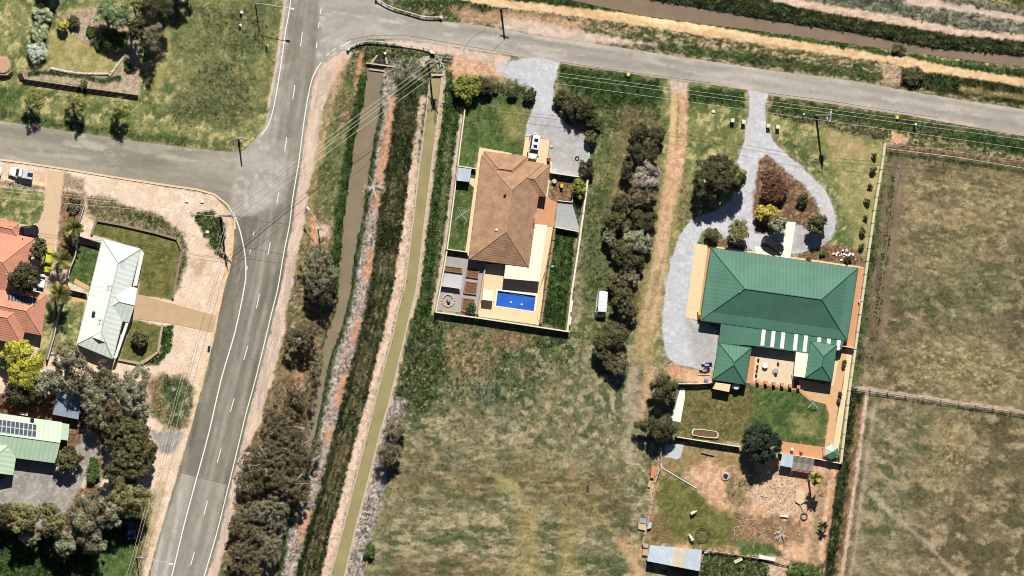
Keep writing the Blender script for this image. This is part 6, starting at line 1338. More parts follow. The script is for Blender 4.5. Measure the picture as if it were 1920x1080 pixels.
for i in (0, 1, 3): wire(eA[2][i], ld + Vector(((i - 1.5) * .6, 0, 0)), .9, "overhead wire from the junction pole down the road verge", "overhead wires along the verge", .024)
off = P(205, 1230, 7.6)
for i in (0, 1, 3): wire(ld + Vector(((i - 1.5) * .6, 0, 0)), off + Vector(((i - 1.5) * .6, 0, 0)), .4, "overhead wire leaving by the bottom edge", "overhead wires at the bottom edge", .024)

def guard(label, pts):
    rail = [P(x, y, .72) for x, y in curve_pts(pts, 5)]; c = sum(rail, Vector()) / len(rail); c.z = 0; t = thing("guard_rail", label, "guard rail", c, "guard rails at the road junction"); q = MB()
    for a, b_ in zip(rail[:-1], rail[1:]):
        e = (b_ - a).normalized(); n = Vector((-e.y, e.x, 0))
        pr = [(.0, .16), (.07, .1), (.0, .02), (.07, -.08), (0, -.15)]
        for (o0, z0), (o1, z1) in zip(pr[:-1], pr[1:]): q.face([a + n * o0 + Vector((0, 0, z0)), b_ + n * o0 + Vector((0, 0, z0)), b_ + n * o1 + Vector((0, 0, z1)), a + n * o1 + Vector((0, 0, z1))])
        q.slab([a - n * .05 + Vector((0, 0, .17)), b_ - n * .05 + Vector((0, 0, .17)), b_ + n * .09 + Vector((0, 0, .17)), a + n * .09 + Vector((0, 0, .17))], .02)
    q.build("rail", M_GALV, t)
    for i in range(0, len(rail), 3):
        p = rail[i]; q = MB(); q.box((p.x, p.y - .1, .36), (.14, .14, .72)); q.build("post", M_WOOD, t, (p.x, p.y - .1, 0))
    for p in (rail[0], rail[-1]):
        q = MB(); q.lathe(Vector((p.x, p.y, .5)), [(.26, 0), (.26, .4)], 10); q.build("end_terminal", M_GALV, t)
guard("curved steel guard rail on the north side of the junction", [(706, -2), (725, 9), (745, 17), (770, 24), (795, 31), (827, 32)]); guard("curved steel guard rail above the drain culvert", [(653, 92), (666, 83), (692, 77), (740, 81), (790, 88), (806, 93), (813, 99)])
# culvert headwall
t = thing("culvert", "trapezoid concrete culvert mouth where the drain starts", "culvert", P(712, 118)); q = MB()
q.slab(PL([(687, 116.5), (740, 124), (740, 126.5), (686.5, 119)], .25), 1.2); q.build("headwall", M_CONC, t); q = MB(); q.slab(PL([(708, 104), (722, 105.5), (726, 119), (697, 116.5)], .05), .06); q.build("mouth_shade", M_DKMETAL, t)  # flat dark plate stands in for the shade inside the culvert mouth
q = MB(); q.slab(PL([(706, 103), (709, 103.4), (699, 118), (695.5, 117.5)], .3), .5); q.slab(PL([(721, 105), (724, 105.4), (728, 120), (724.5, 119.5)], .3), .5); q.build("wing_wall", M_CONC, t); q = MB(); q.slab(PL([(692, 128), (723, 132.5), (723, 135), (692, 131)], -.3), .6); q.build("sill", M_CONC, t)
q = MB(); q.slab(PL([(804, 142), (832, 142.5), (832, 138.5), (805, 138)], .3), 1.0); one("channel_headwall", q, M_CONC, "concrete block closing the head of the olive channel", "headwall", 818, 140)
q = MB(); q.slab(PL([(784, 112), (792, 106), (806, 104), (806, 112), (796, 116), (797, 125), (788, 124)], .12), .15); one("concrete_pad", q, M_CONC, "curved sandy concrete pad left of the transformer pole", "pad", 793, 114)

# ------------------------------------------------------------ vehicles
M_TYRE = mat("tyre_rubber", A(46, 46, 48), .9, .1, 3); M_RIM = mat("alloy_rim", A(190, 190, 192), .4, .05, 3); M_LAMP = mat("lamp_lens", A(235, 235, 225), .15, .03, 2, 0, .5); M_TAIL = mat("tail_lamp", A(170, 40, 36), .2, .05); M_TINT = mat("tinted_glass", A(34, 40, 50), .08, .06, 1, 0, .6)
def paint_mat(n, c): return mat(n, c, .28, .04, .6, 0, .5)
def outline(L_, W_, x0=0, n=28, e=3.6):
    pts = []
    for k in range(n):
        a = 2 * math.pi * k / n; c, s_ = math.cos(a), math.sin(a); pts.append((x0 + L_ / 2 * math.copysign(abs(c) ** (2 / e), c), W_ / 2 * math.copysign(abs(s_) ** (2 / e), s_)))
    return pts
def loft(q, rings):
    n = len(rings[0]); vs = [p for r in rings for p in r]; fs = [(i * n + k, i * n + (k + 1) % n, (i + 1) * n + (k + 1) % n, (i + 1) * n + k) for i in range(len(rings) - 1) for k in range(n)] + [tuple(range((len(rings) - 1) * n, len(rings) * n)), tuple(range(n - 1, -1, -1))]; q.mesh(vs, fs)
def car(name, label, cat, px, py, hx, hy, L_, W_, H_, c, cab, group=None, sun=(), canopy=None, belt=.92, side=(.06, .94), cm=None, rw=.36):
    """hx,hy: heading in the plan; cab: (rear base, front base, rear top, front top) along the length"""
    t = thing(name, label, cat, (0, 0, 0), group); body = cm or paint_mat("car_paint", c)
    q = MB(); loft(q, [[(x, y, z) for x, y in outline(L_ * a, W_ * b, xo)] for z, a, b, xo in ((.22, .93, .86, 0), (.34, .985, .96, 0), (.6, 1, 1, 0), (belt * .9, .985, .975, 0), (belt, .95, .9, -.02))]); q.build("body", body, t, smooth=False)
    rb, fb, rt, ft = (k * L_ for k in cab); wb, wt = W_ * .45, W_ * rw; z0, z1 = belt - .02, H_
    B = [(rb, -wb), (fb, -wb), (fb, wb), (rb, wb)]; Tp = [(rt, -wt), (ft, -wt), (ft, wt), (rt, wt)]
    q = MB(); q.mesh([(x, y, z0) for x, y in B] + [(x, y, z1 - .05) for x, y in Tp], [(0, 1, 5, 4), (1, 2, 6, 5), (2, 3, 7, 6), (3, 0, 4, 7), (4, 5, 6, 7)]); q.build("cabin", body, t)
    def pane(nm, i, j, m=M_TINT, u=(.06, .94), v=(.1, .92)):
        b0, b1, t0, t1 = Vector((*B[i], z0)), Vector((*B[j], z0)), Vector((*Tp[i], z1 - .05)), Vector((*Tp[j], z1 - .05)); f = lambda a, c_: b0.lerp(b1, a).lerp(t0.lerp(t1, a), c_); n = (b1 - b0).cross(t0 - b0).normalized() * .012
        q = MB(); q.face([f(u[0], v[0]) + n, f(u[1], v[0]) + n, f(u[1], v[1]) + n, f(u[0], v[1]) + n]); q.build(nm, m, t)
    pane("windscreen", 1, 2); pane("rear_window", 3, 0); pane("side_window", 0, 1, u=side); pane("side_window", 2, 3, u=(1 - side[1], 1 - side[0]))
    q = MB(); loft(q, [[(x, y, z) for x, y in outline((ft - rt) * a, wt * 2 * b, (ft + rt) / 2, 24, 5)] for z, a, b in ((z1 - .06, 1.03, 1.04), (z1 - .01, 1.0, 1.0), (z1 + .015, .9, .88))]); rf = q.build("roof", body, t)
    for s0, s1 in sun:
        q = MB(); q.box(((s0 + s1) / 2 * L_, 0, z1 + .012), ((s1 - s0) * L_, wt * 1.05, .03)); q.build("sunroof", M_TINT, rf)
    if rw > .4:
        for k in range(5): q = MB(); q.box(((rt + (ft - rt) * (.12 + .19 * k)), 0, z1 + .015), (.07, wt * 1.7, .03)); q.build("roof_rib", M_GALV, rf)
    for x in (-.31 * L_, .31 * L_):
        for s_ in (-1, 1):
            q = MB(); q.tube([(x, s_ * (W_ / 2 - .24), .33), (x, s_ * (W_ / 2 - .01), .33)], .33, 16); w = q.build("wheel", M_TYRE, t, (x, s_ * (W_ / 2 - .1), .33)); q = MB(); q.tube([(x, s_ * (W_ / 2 - .02), .33), (x, s_ * (W_ / 2 + .005), .33)], .2, 12); q.build("rim", M_RIM, w)
    for s_ in (-1, 1):
        q = MB(); q.box((L_ * .455, s_ * W_ * .33, .7), (.28, .36, .16)); q.build("headlight", M_LAMP, t); q = MB(); q.box((-L_ * .468, s_ * W_ * .38, .78), (.14, .2, .22)); q.build("tail_light", M_TAIL, t); q = MB(); q.box((fb * .72, s_ * (W_ / 2 + .07), belt + .03), (.16, .2, .14)); q.build("mirror", body, t)
    if canopy:
        x0, x1, zc, m, mp = canopy; q = MB(); q.box(((x0 + x1) / 2 * L_, 0, (belt + zc) / 2), ((x1 - x0) * L_, W_ * .9, zc - belt + .04), 0, .93); cn = q.build("canopy", m, t)
        if mp: q = MB(); q.box(((x0 * .7 + x1 * .3) * L_, 0, zc + .03), ((x1 - x0) * L_ * .48, W_ * .42, .03)); q.build("canopy_panel", mp, cn)
    b_ = P(px, py); t.location = b_; t['_o'] = tuple(b_); t.rotation_euler = (0, 0, math.atan2(-hy, hx)); return t
M_CARW = paint_mat("white_car_paint", A(250, 250, 252)); M_CARK = paint_mat("black_car_paint", A(40, 42, 50))
car("parked_car", "white four wheel drive with two sunroofs outside the tiled house", "car", 999.5, 274.5, -8, 50, 4.9, 1.95, 1.75, None, (-.47, .28, -.43, .12), sun=((-.30, -.17), (-.06, .06)), cm=M_CARW)
car("parked_van", "white van parked on grass beside the eastern tree row", "van", 1125, 570, -4, 49, 5.0, 1.95, 2.15, None, (-.485, .42, -.47, .29), cm=M_CARW, belt=1.0, side=(.72, .95), rw=.42)
car("parked_ute", "white ute with a pale grey canopy on the side road footpath", "ute", 37.5, 325, -42, -8, 4.6, 1.85, 1.65, None, (-.02, .23, .0, .12), canopy=(-.49, -.02, 1.55, mat("grey_canopy", A(206, 220, 230), .5, .05), M_DKMETAL), cm=M_CARW)
car("parked_car", "white car cut off by the left edge of the photo", "car", -20, 317, 42, 8, 4.6, 1.85, 1.5, None, (-.4, .26, -.28, .1), cm=M_CARW)
car("parked_car", "black car standing on the pink concrete drive", "car", 53, 433, 34, -4, 3.7, 2.0, 1.55, None, (-.42, .3, -.32, .14), cm=M_CARK)
car("parked_car", "lime green car half hidden between oval tree and palm", "car", 88, 489, -6, 34, 4.4, 1.75, 1.45, A(214, 224, 60), (-.36, .26, -.24, .08))
car("parked_car", "white sedan beside the dark tree at the red tiled house", "car", 73.5, 536, -8, 40, 4.6, 1.8, 1.45, None, (-.40, .24, -.26, .06), cm=M_CARW)
car("parked_car", "dark car in tree shade before the green roofed house", "car", 1447, 458, 37, 20, 4.5, 1.85, 1.7, None, (-.46, .28, -.4, .12), cm=M_CARK)
car("parked_car", "dark blue car under the light olive verge tree", "car", 243, 990, 4, 30, 4.2, 1.8, 1.45, A(50, 62, 92), (-.4, .26, -.3, .1))
def bike(label, px, py, hx, hy):
    t = thing("motorbike", label, "motorbike", (0, 0, 0), "motorbikes beside the green wing"); bl = bpy.data.materials.get("blue_fairing") or mat("blue_fairing", A(70, 110, 200), .35, .08)
    q = MB(); q.mesh(*([(x, y, z) for x, y, z in ((-.5, -.1, .75), (.25, -.18, .8), (.55, -.12, .7), (.55, .12, .7), (.25, .18, .8), (-.5, .1, .75), (-.75, -.07, .95), (.2, -.15, 1.0), (.2, .15, 1.0), (-.75, .07, .95))], [(0, 1, 7, 6), (1, 2, 3, 4, 8, 7), (4, 5, 9, 8), (6, 7, 8, 9), (5, 0, 6, 9), (0, 5, 4, 3, 2, 1)])); q.build("body", bl, t)
    q = MB(); q.box((-.3, 0, .98), (.75, .2, .08)); q.build("seat", M_DKMETAL, t); q = MB(); q.tube([(.35, -.42, 1.1), (.45, 0, 1.05), (.35, .42, 1.1)], .025, 6); q.build("handlebar", M_GALV, t); q = MB(); q.box((.82, 0, .72), (.5, .14, .05)); q.box((-.8, 0, .86), (.4, .14, .05)); q.build("mudguard", M_WHITE, t)
    for x in (-.7, .75): q = MB(); q.tube([(x, -.06, .33), (x, .06, .33)], .33, 16); q.build("wheel", M_TYRE, t)
    q = MB(); q.tube([(.75, .08, .33), (.45, .08, 1.0)], .03, 5); q.tube([(.75, -.08, .33), (.45, -.08, 1.0)], .03, 5); q.build("fork", M_GALV, t)
    b_ = P(px, py); t.location = b_; t.rotation_euler = (0, 0, math.atan2(-hy, hx))
bike("blue motorbike beside the green wing, upper of two", 1325, 681, -10, 1); bike("blue motorbike beside the green wing, lower of two", 1321, 691, -10, 2)

# ------------------------------------------------------------ small things
def binn(label, px, py, lid, rz=0):
    t = thing("wheelie_bin", label, "bin", P(px, py), "wheelie bins"); b = P(px, py); q = MB(); q.box((b.x, b.y, .5), (.5, .52, .96), rz, 1.12); q.build("body", mat("bin_plastic", A(58, 66, 58), .6, .08), t); q = MB(); q.box((b.x, b.y, 1.02), (.6, .66, .08), rz, .9); q.build("lid", lid, t)
    for s_ in (-.2, .2): q = MB(); q.tube([(b.x + s_ - .03, b.y - .26, .1), (b.x + s_ + .03, b.y - .26, .1)], .1, 10); q.build("wheel", M_TYRE, t)
mY, mR, mG = mat("yellow_lid", A(244, 204, 60), .5, .06), mat("red_lid", A(206, 52, 46), .5, .06), mat("green_lid", A(40, 120, 90), .5, .06)
binn("yellow lidded bin at the end of the cream terrace", 1309.5, 588, mY); binn("red lidded bin at the end of the cream terrace", 1309.5, 595, mR); binn("red lidded bin on the edge of the gravel parking", 1027, 299, mR); binn("yellow lidded bin behind the pale boundary fence", 144, 452, mY); binn("green lidded bin behind the pale boundary fence", 140, 465, mG); binn("red lidded bin behind the pale boundary fence", 139, 471, mR); binn("yellow lidded bin in the walled dirt court", 1051, 348.5, mY)
def pillar(label, px, py):
    b = P(px, py); t = thing("gate_pillar", label, "pillar", b, "masonry pillars at the loop driveway entrance"); q = MB(); q.box((b.x, b.y, .55), (.6, .6, 1.1)); q.build("shaft", M_CREAMW, t); q = MB(); q.box((b.x, b.y, 1.14), (.74, .74, .1), 0, .8); q.build("cap", M_WALLCAP, t)
for l, x, y in (("pale pillar furthest left of the driveway entrance", 1371, 226), ("pale pillar right against the driveway's left edge", 1392, 229), ("pale pillar right against the driveway's right edge", 1438.5, 236), ("pale pillar furthest right of the driveway entrance", 1456, 238)): pillar(l, x, y)
def post(label, px, py, h, m, r=.07, name="marker_post", cat="post", group=None, w=None):
    b = P(px, py); q = MB(); q.box((b.x, b.y, h / 2), (r * 2, r * 1.2, h)) if w is None else q.box((b.x, b.y, h / 2), w); q.lathe(Vector((b.x, b.y, h)), [(r * 1.2, 0), (r * 1.3, .05), (r * .4, .1)], 8); one(name, q, m, label, cat, px, py, group)
M_YEL = mat("yellow_marker", A(236, 214, 90), .6, .05)
post("yellow topped marker on the verge nearest the dirt track", 1177, 140, .5, M_YEL, .26, "marker"); post("yellow marker on the verge north of the panelled wall", 1681, 220, .5, M_YEL, .26, "marker")
post("white round marker on the north-west lawn, upper of two", 451, 23, .9, M_WHITE, .22); post("white round marker on the north-west lawn, lower of two", 449, 47, .9, M_WHITE, .2); post("white topped post above the culvert mouth", 720, 100, .9, M_WHITE, .2); post("white topped post by the channel's guard rail end", 807, 98, .9, M_WHITE, .2); post("white post near the top verge of the main road", 499, 85, 1.3, M_WHITE, .12); post("pale topped post in the verge east of the front yard", 1713, 233, 1.6, M_WHITE, .18, "marker_post"); post("short post in the front yard near the power pole", 1505, 214, .9, M_GALV, .15); post("dark topped post standing alone in the open field", 1101, 912, 1.0, M_DKWOOD, .14)
for i, (l, x, y) in enumerate((("white service pit lid in weeds, left of two on the verge", 350, 377), ("white service pit lid on the verge, right of two", 379, 378), ("pale rectangular pit lid in the grass by the dirt track", 1337, 209), ("white pit lid above the front yard pole", 388, 435))):
    b = P(x, y); q = MB(); q.box((b.x, b.y, .12), (.65, .5, .24), -.1); q.box((b.x, b.y, .26), (.55, .4, .05), -.1); one("pit_lid", q, M_WHITE, ("white pit lid in the dark weeds near the junction pole" if i == 3 else l), "pit lid", x, y)
# paddock fences
rail_fence("rail_fence", "pale top-railed fence nearest the east road verge", "fence", [(1664, 270), (1790, 284), (1930, 304), (2060, 324)], 1.15, M_PALEWOOD, 5, (.97, .6), .035, M_PALEWOOD)
rail_fence("rail_fence", "second white-railed fence, on the paddock side of the bare strip", "fence", [(1664, 279), (1790, 294), (1930, 317), (2060, 338)], 1.15, M_WHITE, 7, (.97, .6), .035, M_PALEWOOD)
rail_fence("paddock_fence", "weathered post and rail fence dividing the two paddocks", "fence", [(1600, 726), (1700, 740), (1800, 755), (1930, 774), (2060, 794)], 1.3, M_PALEWOOD, 3.7, (.95, .6, .3), .05, M_WOOD, .09)
rail_fence("paddock_fence", "old timber rail fence along the paddock's west side", "fence", [(1687, 315), (1672, 400), (1655, 520), (1637, 668)], 1.1, M_WOOD, 4, (.95, .5), .035, M_WOOD, .08)
rail_fence("yard_fence", "ramshackle timber fence on the rough yard's west side", "fence", [(1240, 838), (1239, 876), (1229, 905), (1219, 965), (1206, 1022)], 1.0, M_PALEWOOD, 1.8, (.95, .6, .25), .07, M_WOOD, .1)
rail_fence("yard_fence", "low timber fence along the rough yard's south side", "fence", [(1317, 1031), (1380, 1040), (1440, 1050), (1480, 1059)], .8, M_PALEWOOD, 1.8, (.9, .5), .08, M_WOOD, .1)
# stepped sleeper wall of the north-west garden
def sleepers(label, pts):
    p = [P(x, y) for x, y in pts]; c = sum(p, Vector()) / len(p); t = thing("sleeper_wall", label, "retaining wall", c, "sleeper walls of the north-west garden")
    for k in range(4):
        q = MB()
        for a, b_ in zip(p[:-1], p[1:]):
            e = (b_ - a).normalized(); n = Vector((e.y, -e.x, 0)) * (.08 + .22 * k); h = .9 - .2 * k; m_ = (a + b_) / 2 + n; q.box((m_.x, m_.y, h - .1), ((b_ - a).length, .17, .2), math.atan2(e.y, e.x)); q.box((m_.x, m_.y, (h - .22) / 2), ((b_ - a).length, .15, max(.02, h - .24)), math.atan2(e.y, e.x))
        q.build("sleeper", M_DKWOOD, t)
    q = MB()
    for a, b_ in zip(p[:-1], p[1:]): e = (b_ - a).normalized(); m_ = (a + b_) / 2; q.box((m_.x, m_.y + .04, .92), ((b_ - a).length, .12, .06), math.atan2(e.y, e.x))
    q.build("coping", M_PALEWOOD, t)
sleepers("long dark stepped sleeper wall below the garden", [(40, 137), (44, 148), (150, 163.5), (258, 178.5)]); sleepers("short dark sleeper wall piece at the left edge", [(-60, 136), (12, 141), (19, 133)])
q = MB(); cc = P(4, 122)
q.lathe(cc, [(1.5, 0), (1.5, .35), (1.3, .4), (.2, .38)], 20); t_ = one("stone_mound", q, mat("pink_gravel_mound", A(206, 164, 138), .9, .3, 3, .4), "round pink gravel mound at the left edge of the lawn", "mound", 4, 122)
# edging stones round the garden bed
rgk = random.Random(5)
M_ROCK = mat("pale_rock", A(226, 214, 200), .9, .2, 3, .3)
q = MB(); q.blob(P(0, 0), (.28, .22, .2), 3); rk = None
def rocks(label, group, spots, s=(.8, 1.3), m=M_ROCK, name="rock"):
    first = None
    for i, (x, y) in enumerate(spots):
        p = P(x, y)
        if first is None:
            q = MB(); q.blob(Vector((p.x, p.y, .12)), (.32, .25, .24), len(spots)); first = one(name, q, m, label, "rock", x, y, group)
        else:
            o = first.copy(); COL.objects.link(o); o.location = p; o.rotation_euler = (0, 0, rgk.uniform(0, 6)); f = rgk.uniform(*s); o.scale = (f, f, f * .9)
rocks("white rock in the mulch bed at the front of the green roofed house", "white rocks in the front mulch bed", [(1581 + rgk.gauss(0, 9), 479 + rgk.gauss(0, 4)) for _ in range(16)] + [(1563, 476), (1568, 479), (1604, 487)], (.45, 1.15), mat("white_rock", A(250, 244, 234), .9, .1, 3, .2))
rocks("pale stone in the border round the dry north-west lawn", "edging stones round the dry lawn", [(96 + i * 3.4, 128.5 + 3.2 * math.sin(i * .12) + i * .38) for i in range(32)] + [(206 + 2.0 * i, 141 - 2.7 * i) for i in range(15)], (.6, 1.1))
# things about the yards
rocks("small pale piece of rubble scattered over the rough yard", "rubble pieces strewn over the rough yard", [(rgk.gauss(1468, 22), rgk.gauss(920, 22)) for _ in range(46)] + [(rgk.uniform(1380, 1500), rgk.uniform(975, 1030)) for _ in range(26)] + [(rgk.uniform(1390, 1420), rgk.uniform(1036, 1046)) for _ in range(8)], (.25, .7), mat("rubble", A(220, 196, 166), .9, .25, 3, .3), "rock")
st0 = None
for i in range(44):
    x, y = (rgk.uniform(1375, 1470), rgk.uniform(972, 1022)) if i < 18 else (1240 - (rgk.uniform(0, 1) * 34) + rgk.uniform(-6, 7), 0) if i < 32 else (rgk.uniform(1325, 1475), 0)
    if 18 <= i < 32: y = 880 + (1238 - x) * 3.9
    if i >= 32: y = 1033 + (x - 1317) * .16 + rgk.uniform(0, 9)
    p = P(x, y)
    if st0 is None:
        q = MB(); q.tube([p + Vector((-.7, 0, .06)), p + Vector((0, .05, .1)), p + Vector((.7, -.03, .07))], .055, 6); st0 = one("stick", q, M_PALEWOOD, "bleached stick lying about the rough yard's edges and heaps", "stick", x, y, "bleached sticks in the rough yard")
    else: o = st0.copy(); COL.objects.link(o); o.location = p; o.rotation_euler = (0, 0, rgk.uniform(0, 3.1)); f = rgk.uniform(.5, 1.4); o.scale = (f, f, 1)
def plank(name, label, cat, pts, z, th, m, group=None):
    q = MB(); q.slab(PL(pts, z), th); one(name, q, m, label, cat, sum(p[0] for p in pts) / len(pts), sum(p[1] for p in pts) / len(pts), group)
q = MB(); q.tube([P(1240, 868, .1), P(1240, 876.5, .1), P(1305.5, 915.5, .1)], .1, 8); one("water_pipe", q, M_WHITE, "white plastic pipe lying across the rough yard", "pipe", 1270, 895)
plank("plank", "orange board leaning against the rough yard's west fence", "plank", [(1222, 872), (1229, 873.5), (1226, 897), (1220, 896)], .5, .45, mat("orange_board", A(224, 140, 104), .8, .1))
plank("hay_bale", "yellowish slab beside the west fence of the rough yard", "bale", [(1217, 901), (1222, 902), (1219, 914), (1214.5, 913)], .4, .38, mat("straw", A(206, 190, 128), .95, .2, 3, .3))
for i, (l, pts, z) in enumerate((("grey pallet stacked outside the rough yard's west fence, top one", [(1199, 971), (1212, 972.5), (1211, 982), (1198.5, 980)], .5), ("wide pale board stacked below the grey pallet", [(1197, 980), (1211, 983), (1211, 995), (1197, 992)], .35), ("narrow pale sheet propped at the fence's south corner", [(1216, 980), (1222, 979), (1221, 990), (1214, 992)], .7), ("square grey sheet north-west of the farm shed", [(1206, 1018), (1216, 1020), (1215, 1027), (1205, 1026)], .4), ("tan board beside the farm shed's west wall", [(1205, 1030), (1216, 1031), (1215, 1042), (1204, 1041)], .5), ("grey sheet lying at the farm shed's north wall", [(1238, 1024), (1245, 1018), (1249, 1021), (1243, 1027)], .3))):
    plank("sheet", l, "board", pts, z, z - .02, (M_GREYC, M_PINKC, M_ZINC, M_PALEWOOD, mat("tan_board", A(204, 172, 142), .9, .1), M_GREYC)[i])
plank("sheet", "cream sheet lying by the rough yard's south fence", "board", [(1375, 1052), (1391, 1045), (1393, 1050), (1379, 1057)], .35, .33, M_CREAMW); plank("water_trough", "long white trough near the rough yard's south fence", "trough", [(1424, 1040), (1454, 1046), (1453, 1053), (1423, 1048)], .6, .56, M_WHITE); plank("water_trough", "small white tub beside the farm shed's corner", "trough", [(1320, 1033), (1329, 1033), (1330, 1037), (1321, 1037.5)], .4, .38, M_WHITE)
plank("concrete_block", "white concrete block lying on the brown soil", "block", [(1463, 965), (1478, 966.5), (1477.5, 970.5), (1462.5, 968.5)], .4, .38, M_WHITE); plank("paving_slab", "square tan slab in the rough yard's lower right", "slab", [(1460, 1022), (1468, 1022), (1468, 1032), (1460, 1032)], .1, .1, M_TANPAVE)
plank("timber_log", "dark weathered log near the yard's north fence", "log", [(1315, 846), (1340, 852), (1339.5, 855), (1314.5, 849)], .35, .34, M_WOOD)
q = MB(); b = P(1360, 893)
for k in range(12): q.blob(b + Vector((.62 * math.cos(k * .5236), .62 * math.sin(k * .5236), .12)), (.22, .2, .18), k)
one("fire_pit", q, M_ROCK, "ring of pale stones round a fire pit", "fire pit", 1360, 893); q = MB(); q.lathe(P(1360, 893), [(.4, 0), (.45, .3), (.36, .5), (.1, .52)], 12); one("fire_drum", q, M_DKMETAL, "black drum standing inside the ring of pale stones", "drum", 1360, 893)
q = MB(); b = P(1317, 1005)
for r_, z in ((1.42, .07), (1.1, .07)): q.tube([b + Vector((r_ * math.cos(a * .2094), r_ * math.sin(a * .2094), z + .03 * math.sin(a))) for a in range(31)], .05, 6)
one("hose_coil", q, M_DKMETAL, "large dark coil of hose lying on the yard grass", "hose", 1317, 1005)
dead("heap of bare grey branches in the rough yard", 1464, 1002, 15, .9, 20, "branch_heap", "branches")
q = MB(); b = P(1507, 968); q.tube([b + Vector((.62 * math.cos(a * .35), .62 * math.sin(a * .35), .2)) for a in range(19)], .14, 8); one("tyre", q, mat("grey_tyre", A(120, 116, 108), .9, .2), "old grey tyre lying beside the dark palm shadow", "tyre", 1507, 968)
q = MB(); q.tube([P(1509, 964, .2), P(1500, 944, .5)], .07, 6); q.tube([P(1509, 964, .2), P(1512, 946, .6)], .06, 6); one("branch_fork", q, M_PALEBARK, "forked bleached branch above the old grey tyre", "branch", 1508, 960)
plank("tarpaulin", "yellow and white tarpaulin heap beside the date palm shadow", "tarpaulin", [(1493, 922), (1503, 919), (1511, 926), (1510, 940), (1500, 946), (1491, 940)], .4, .38, mat("pale_tarp", A(230, 206, 158), .8, .2, 1))
# raised planter on the lawn
t = thing("planter", "long rounded raised planter on the back lawn", "planter", P(1322, 812)); pl_ = [(1299, 806), (1302, 803.5), (1320, 805), (1343, 808.5), (1347.5, 812), (1346.5, 820), (1343, 822), (1320, 820), (1300, 816.5), (1297, 813)]; q = MB(); cx, cy = 1322, 813
for k in range(len(pl_)):
    a, b_ = pl_[k], pl_[(k + 1) % len(pl_)]; sh_ = lambda p: (cx + (p[0] - cx) * .93, cy + (p[1] - cy) * .82); q.slab(PL([a, b_, sh_(b_), sh_(a)], .5), .48)
q.build("rim", M_WALLCAP, t); q = MB(); q.slab(PL([(cx + (x - cx) * .93, cy + (y - cy) * .82) for x, y in pl_], .36), .34); q.build("soil", M_DARKSOIL, t)
# clothes lines
def hoist(label, px, py, h, r, rz):
    b = P(px, py); t = thing("clothes_hoist", label, "clothes line", b, "rotary clothes lines"); q = MB(); q.tube([b, b + Vector((0, 0, h))], .035, 7); q.build("pole", M_GALV, t); q = MB(); e = b + Vector((0, 0, h))
    for k in range(4): q.tube([e, e + Vector((math.cos(rz + k * 1.571) * r, math.sin(rz + k * 1.571) * r, .35))], .035, 5)
    for f in (.45, .75, 1): q.tube([e + Vector((math.cos(rz + k * 1.571) * r * f, math.sin(rz + k * 1.571) * r * f, .35 * f)) for k in range(5)], .012, 4)
    q.build("arms", M_GALV, t)
hoist("rotary clothes line on the west lawn of the tiled house", 862, 402, 1.9, 1.7, .6); hoist("rotary clothes line at the edge of the green lawn", 1520, 755, 1.9, 1.5, .7)
# courtyard furniture and pots
q = MB(); b = P(1453, 696); q.lathe(b, [(.55, 0), (.6, .25), (.5, .3), (.16, .34), (.12, .9), (.3, 1.0)], 14); one("fountain", q, M_GREYC, "round grey fountain in the middle of the stone courtyard", "fountain", 1453, 696)
q = MB(); b = P(1433, 685); q.lathe(b, [(.1, 0), (.06, .7)], 8); q.lathe(b + Vector((0, 0, .7)), [(.55, 0), (.55, .05)], 16); one("round_table", q, M_WHITE, "white round table on the stone courtyard", "table", 1433, 685)
pot0 = None
for i, (x, y) in enumerate(((1421, 674), (1419.5, 686), (1418, 694), (1417, 703), (1458, 681))):
    p = P(x, y)
    if pot0 is None:
        q = MB(); q.lathe(p, [(.14, 0), (.2, .32), (.22, .36), (.16, .37)], 10); q.blob(p + Vector((0, 0, .5)), (.2, .2, .2), 4); pot0 = one("flower_pot", q, mat("pot_glaze", A(110, 90, 76), .7, .2), "small dark plant pot on the stone courtyard", "plant pot", x, y, "plant pots on the courtyard")
    else: o = pot0.copy(); COL.objects.link(o); o.location = p
sc0 = None
for i in range(6):
    x, y = 1418.5 + i * 15.3, 714.5 + i * 2.2; p = P(x, y)
    if sc0 is None:
        q = MB(); q.box((p.x, p.y, .5), (.5, .5, 1.0)); q.box((p.x, p.y, 1.02), (.6, .6, .06)); sc0 = one("masonry_pier", q, M_ORPAVE, "low orange brick pier between courtyard and lawn", "pier", x, y, "brick piers along the courtyard edge")
    else: o = sc0.copy(); COL.objects.link(o); o.location = p
def chair(label, px, py, rz, m):
    t = thing("garden_chair", label, "chair", (0, 0, 0), "chairs on the brick strip"); q = MB(); q.box((0, 0, .42), (.55, .55, .06)); q.build("seat", m, t); q = MB(); q.box((-.26, 0, .7), (.06, .55, .55)); q.build("backrest", m, t)
    for x in (-.24, .24):
        for y in (-.24, .24): q = MB(); q.box((x, y, .2), (.05, .05, .4)); q.build("leg", m, t)
    t.location = P(px, py); t.rotation_euler = (0, 0, rz)
chair("pale garden chair on the brick strip, left one", 1484, 842, 1.4, M_WALLCAP); chair("brown garden chair on the brick strip, right one", 1502, 846, .9, M_ORPAVE)
q = MB(); b = P(1612, 566); q.lathe(b, [(.3, 0), (.4, .5), (.34, .6), (.1, .62)], 12); q.lathe(b + Vector((.05, -.3, 0)), [(.24, 0), (.3, .4), (.1, .45)], 10); one("urn", q, M_PALEC, "pair of pale urns beside the east path of the green house", "urn", 1612, 566)
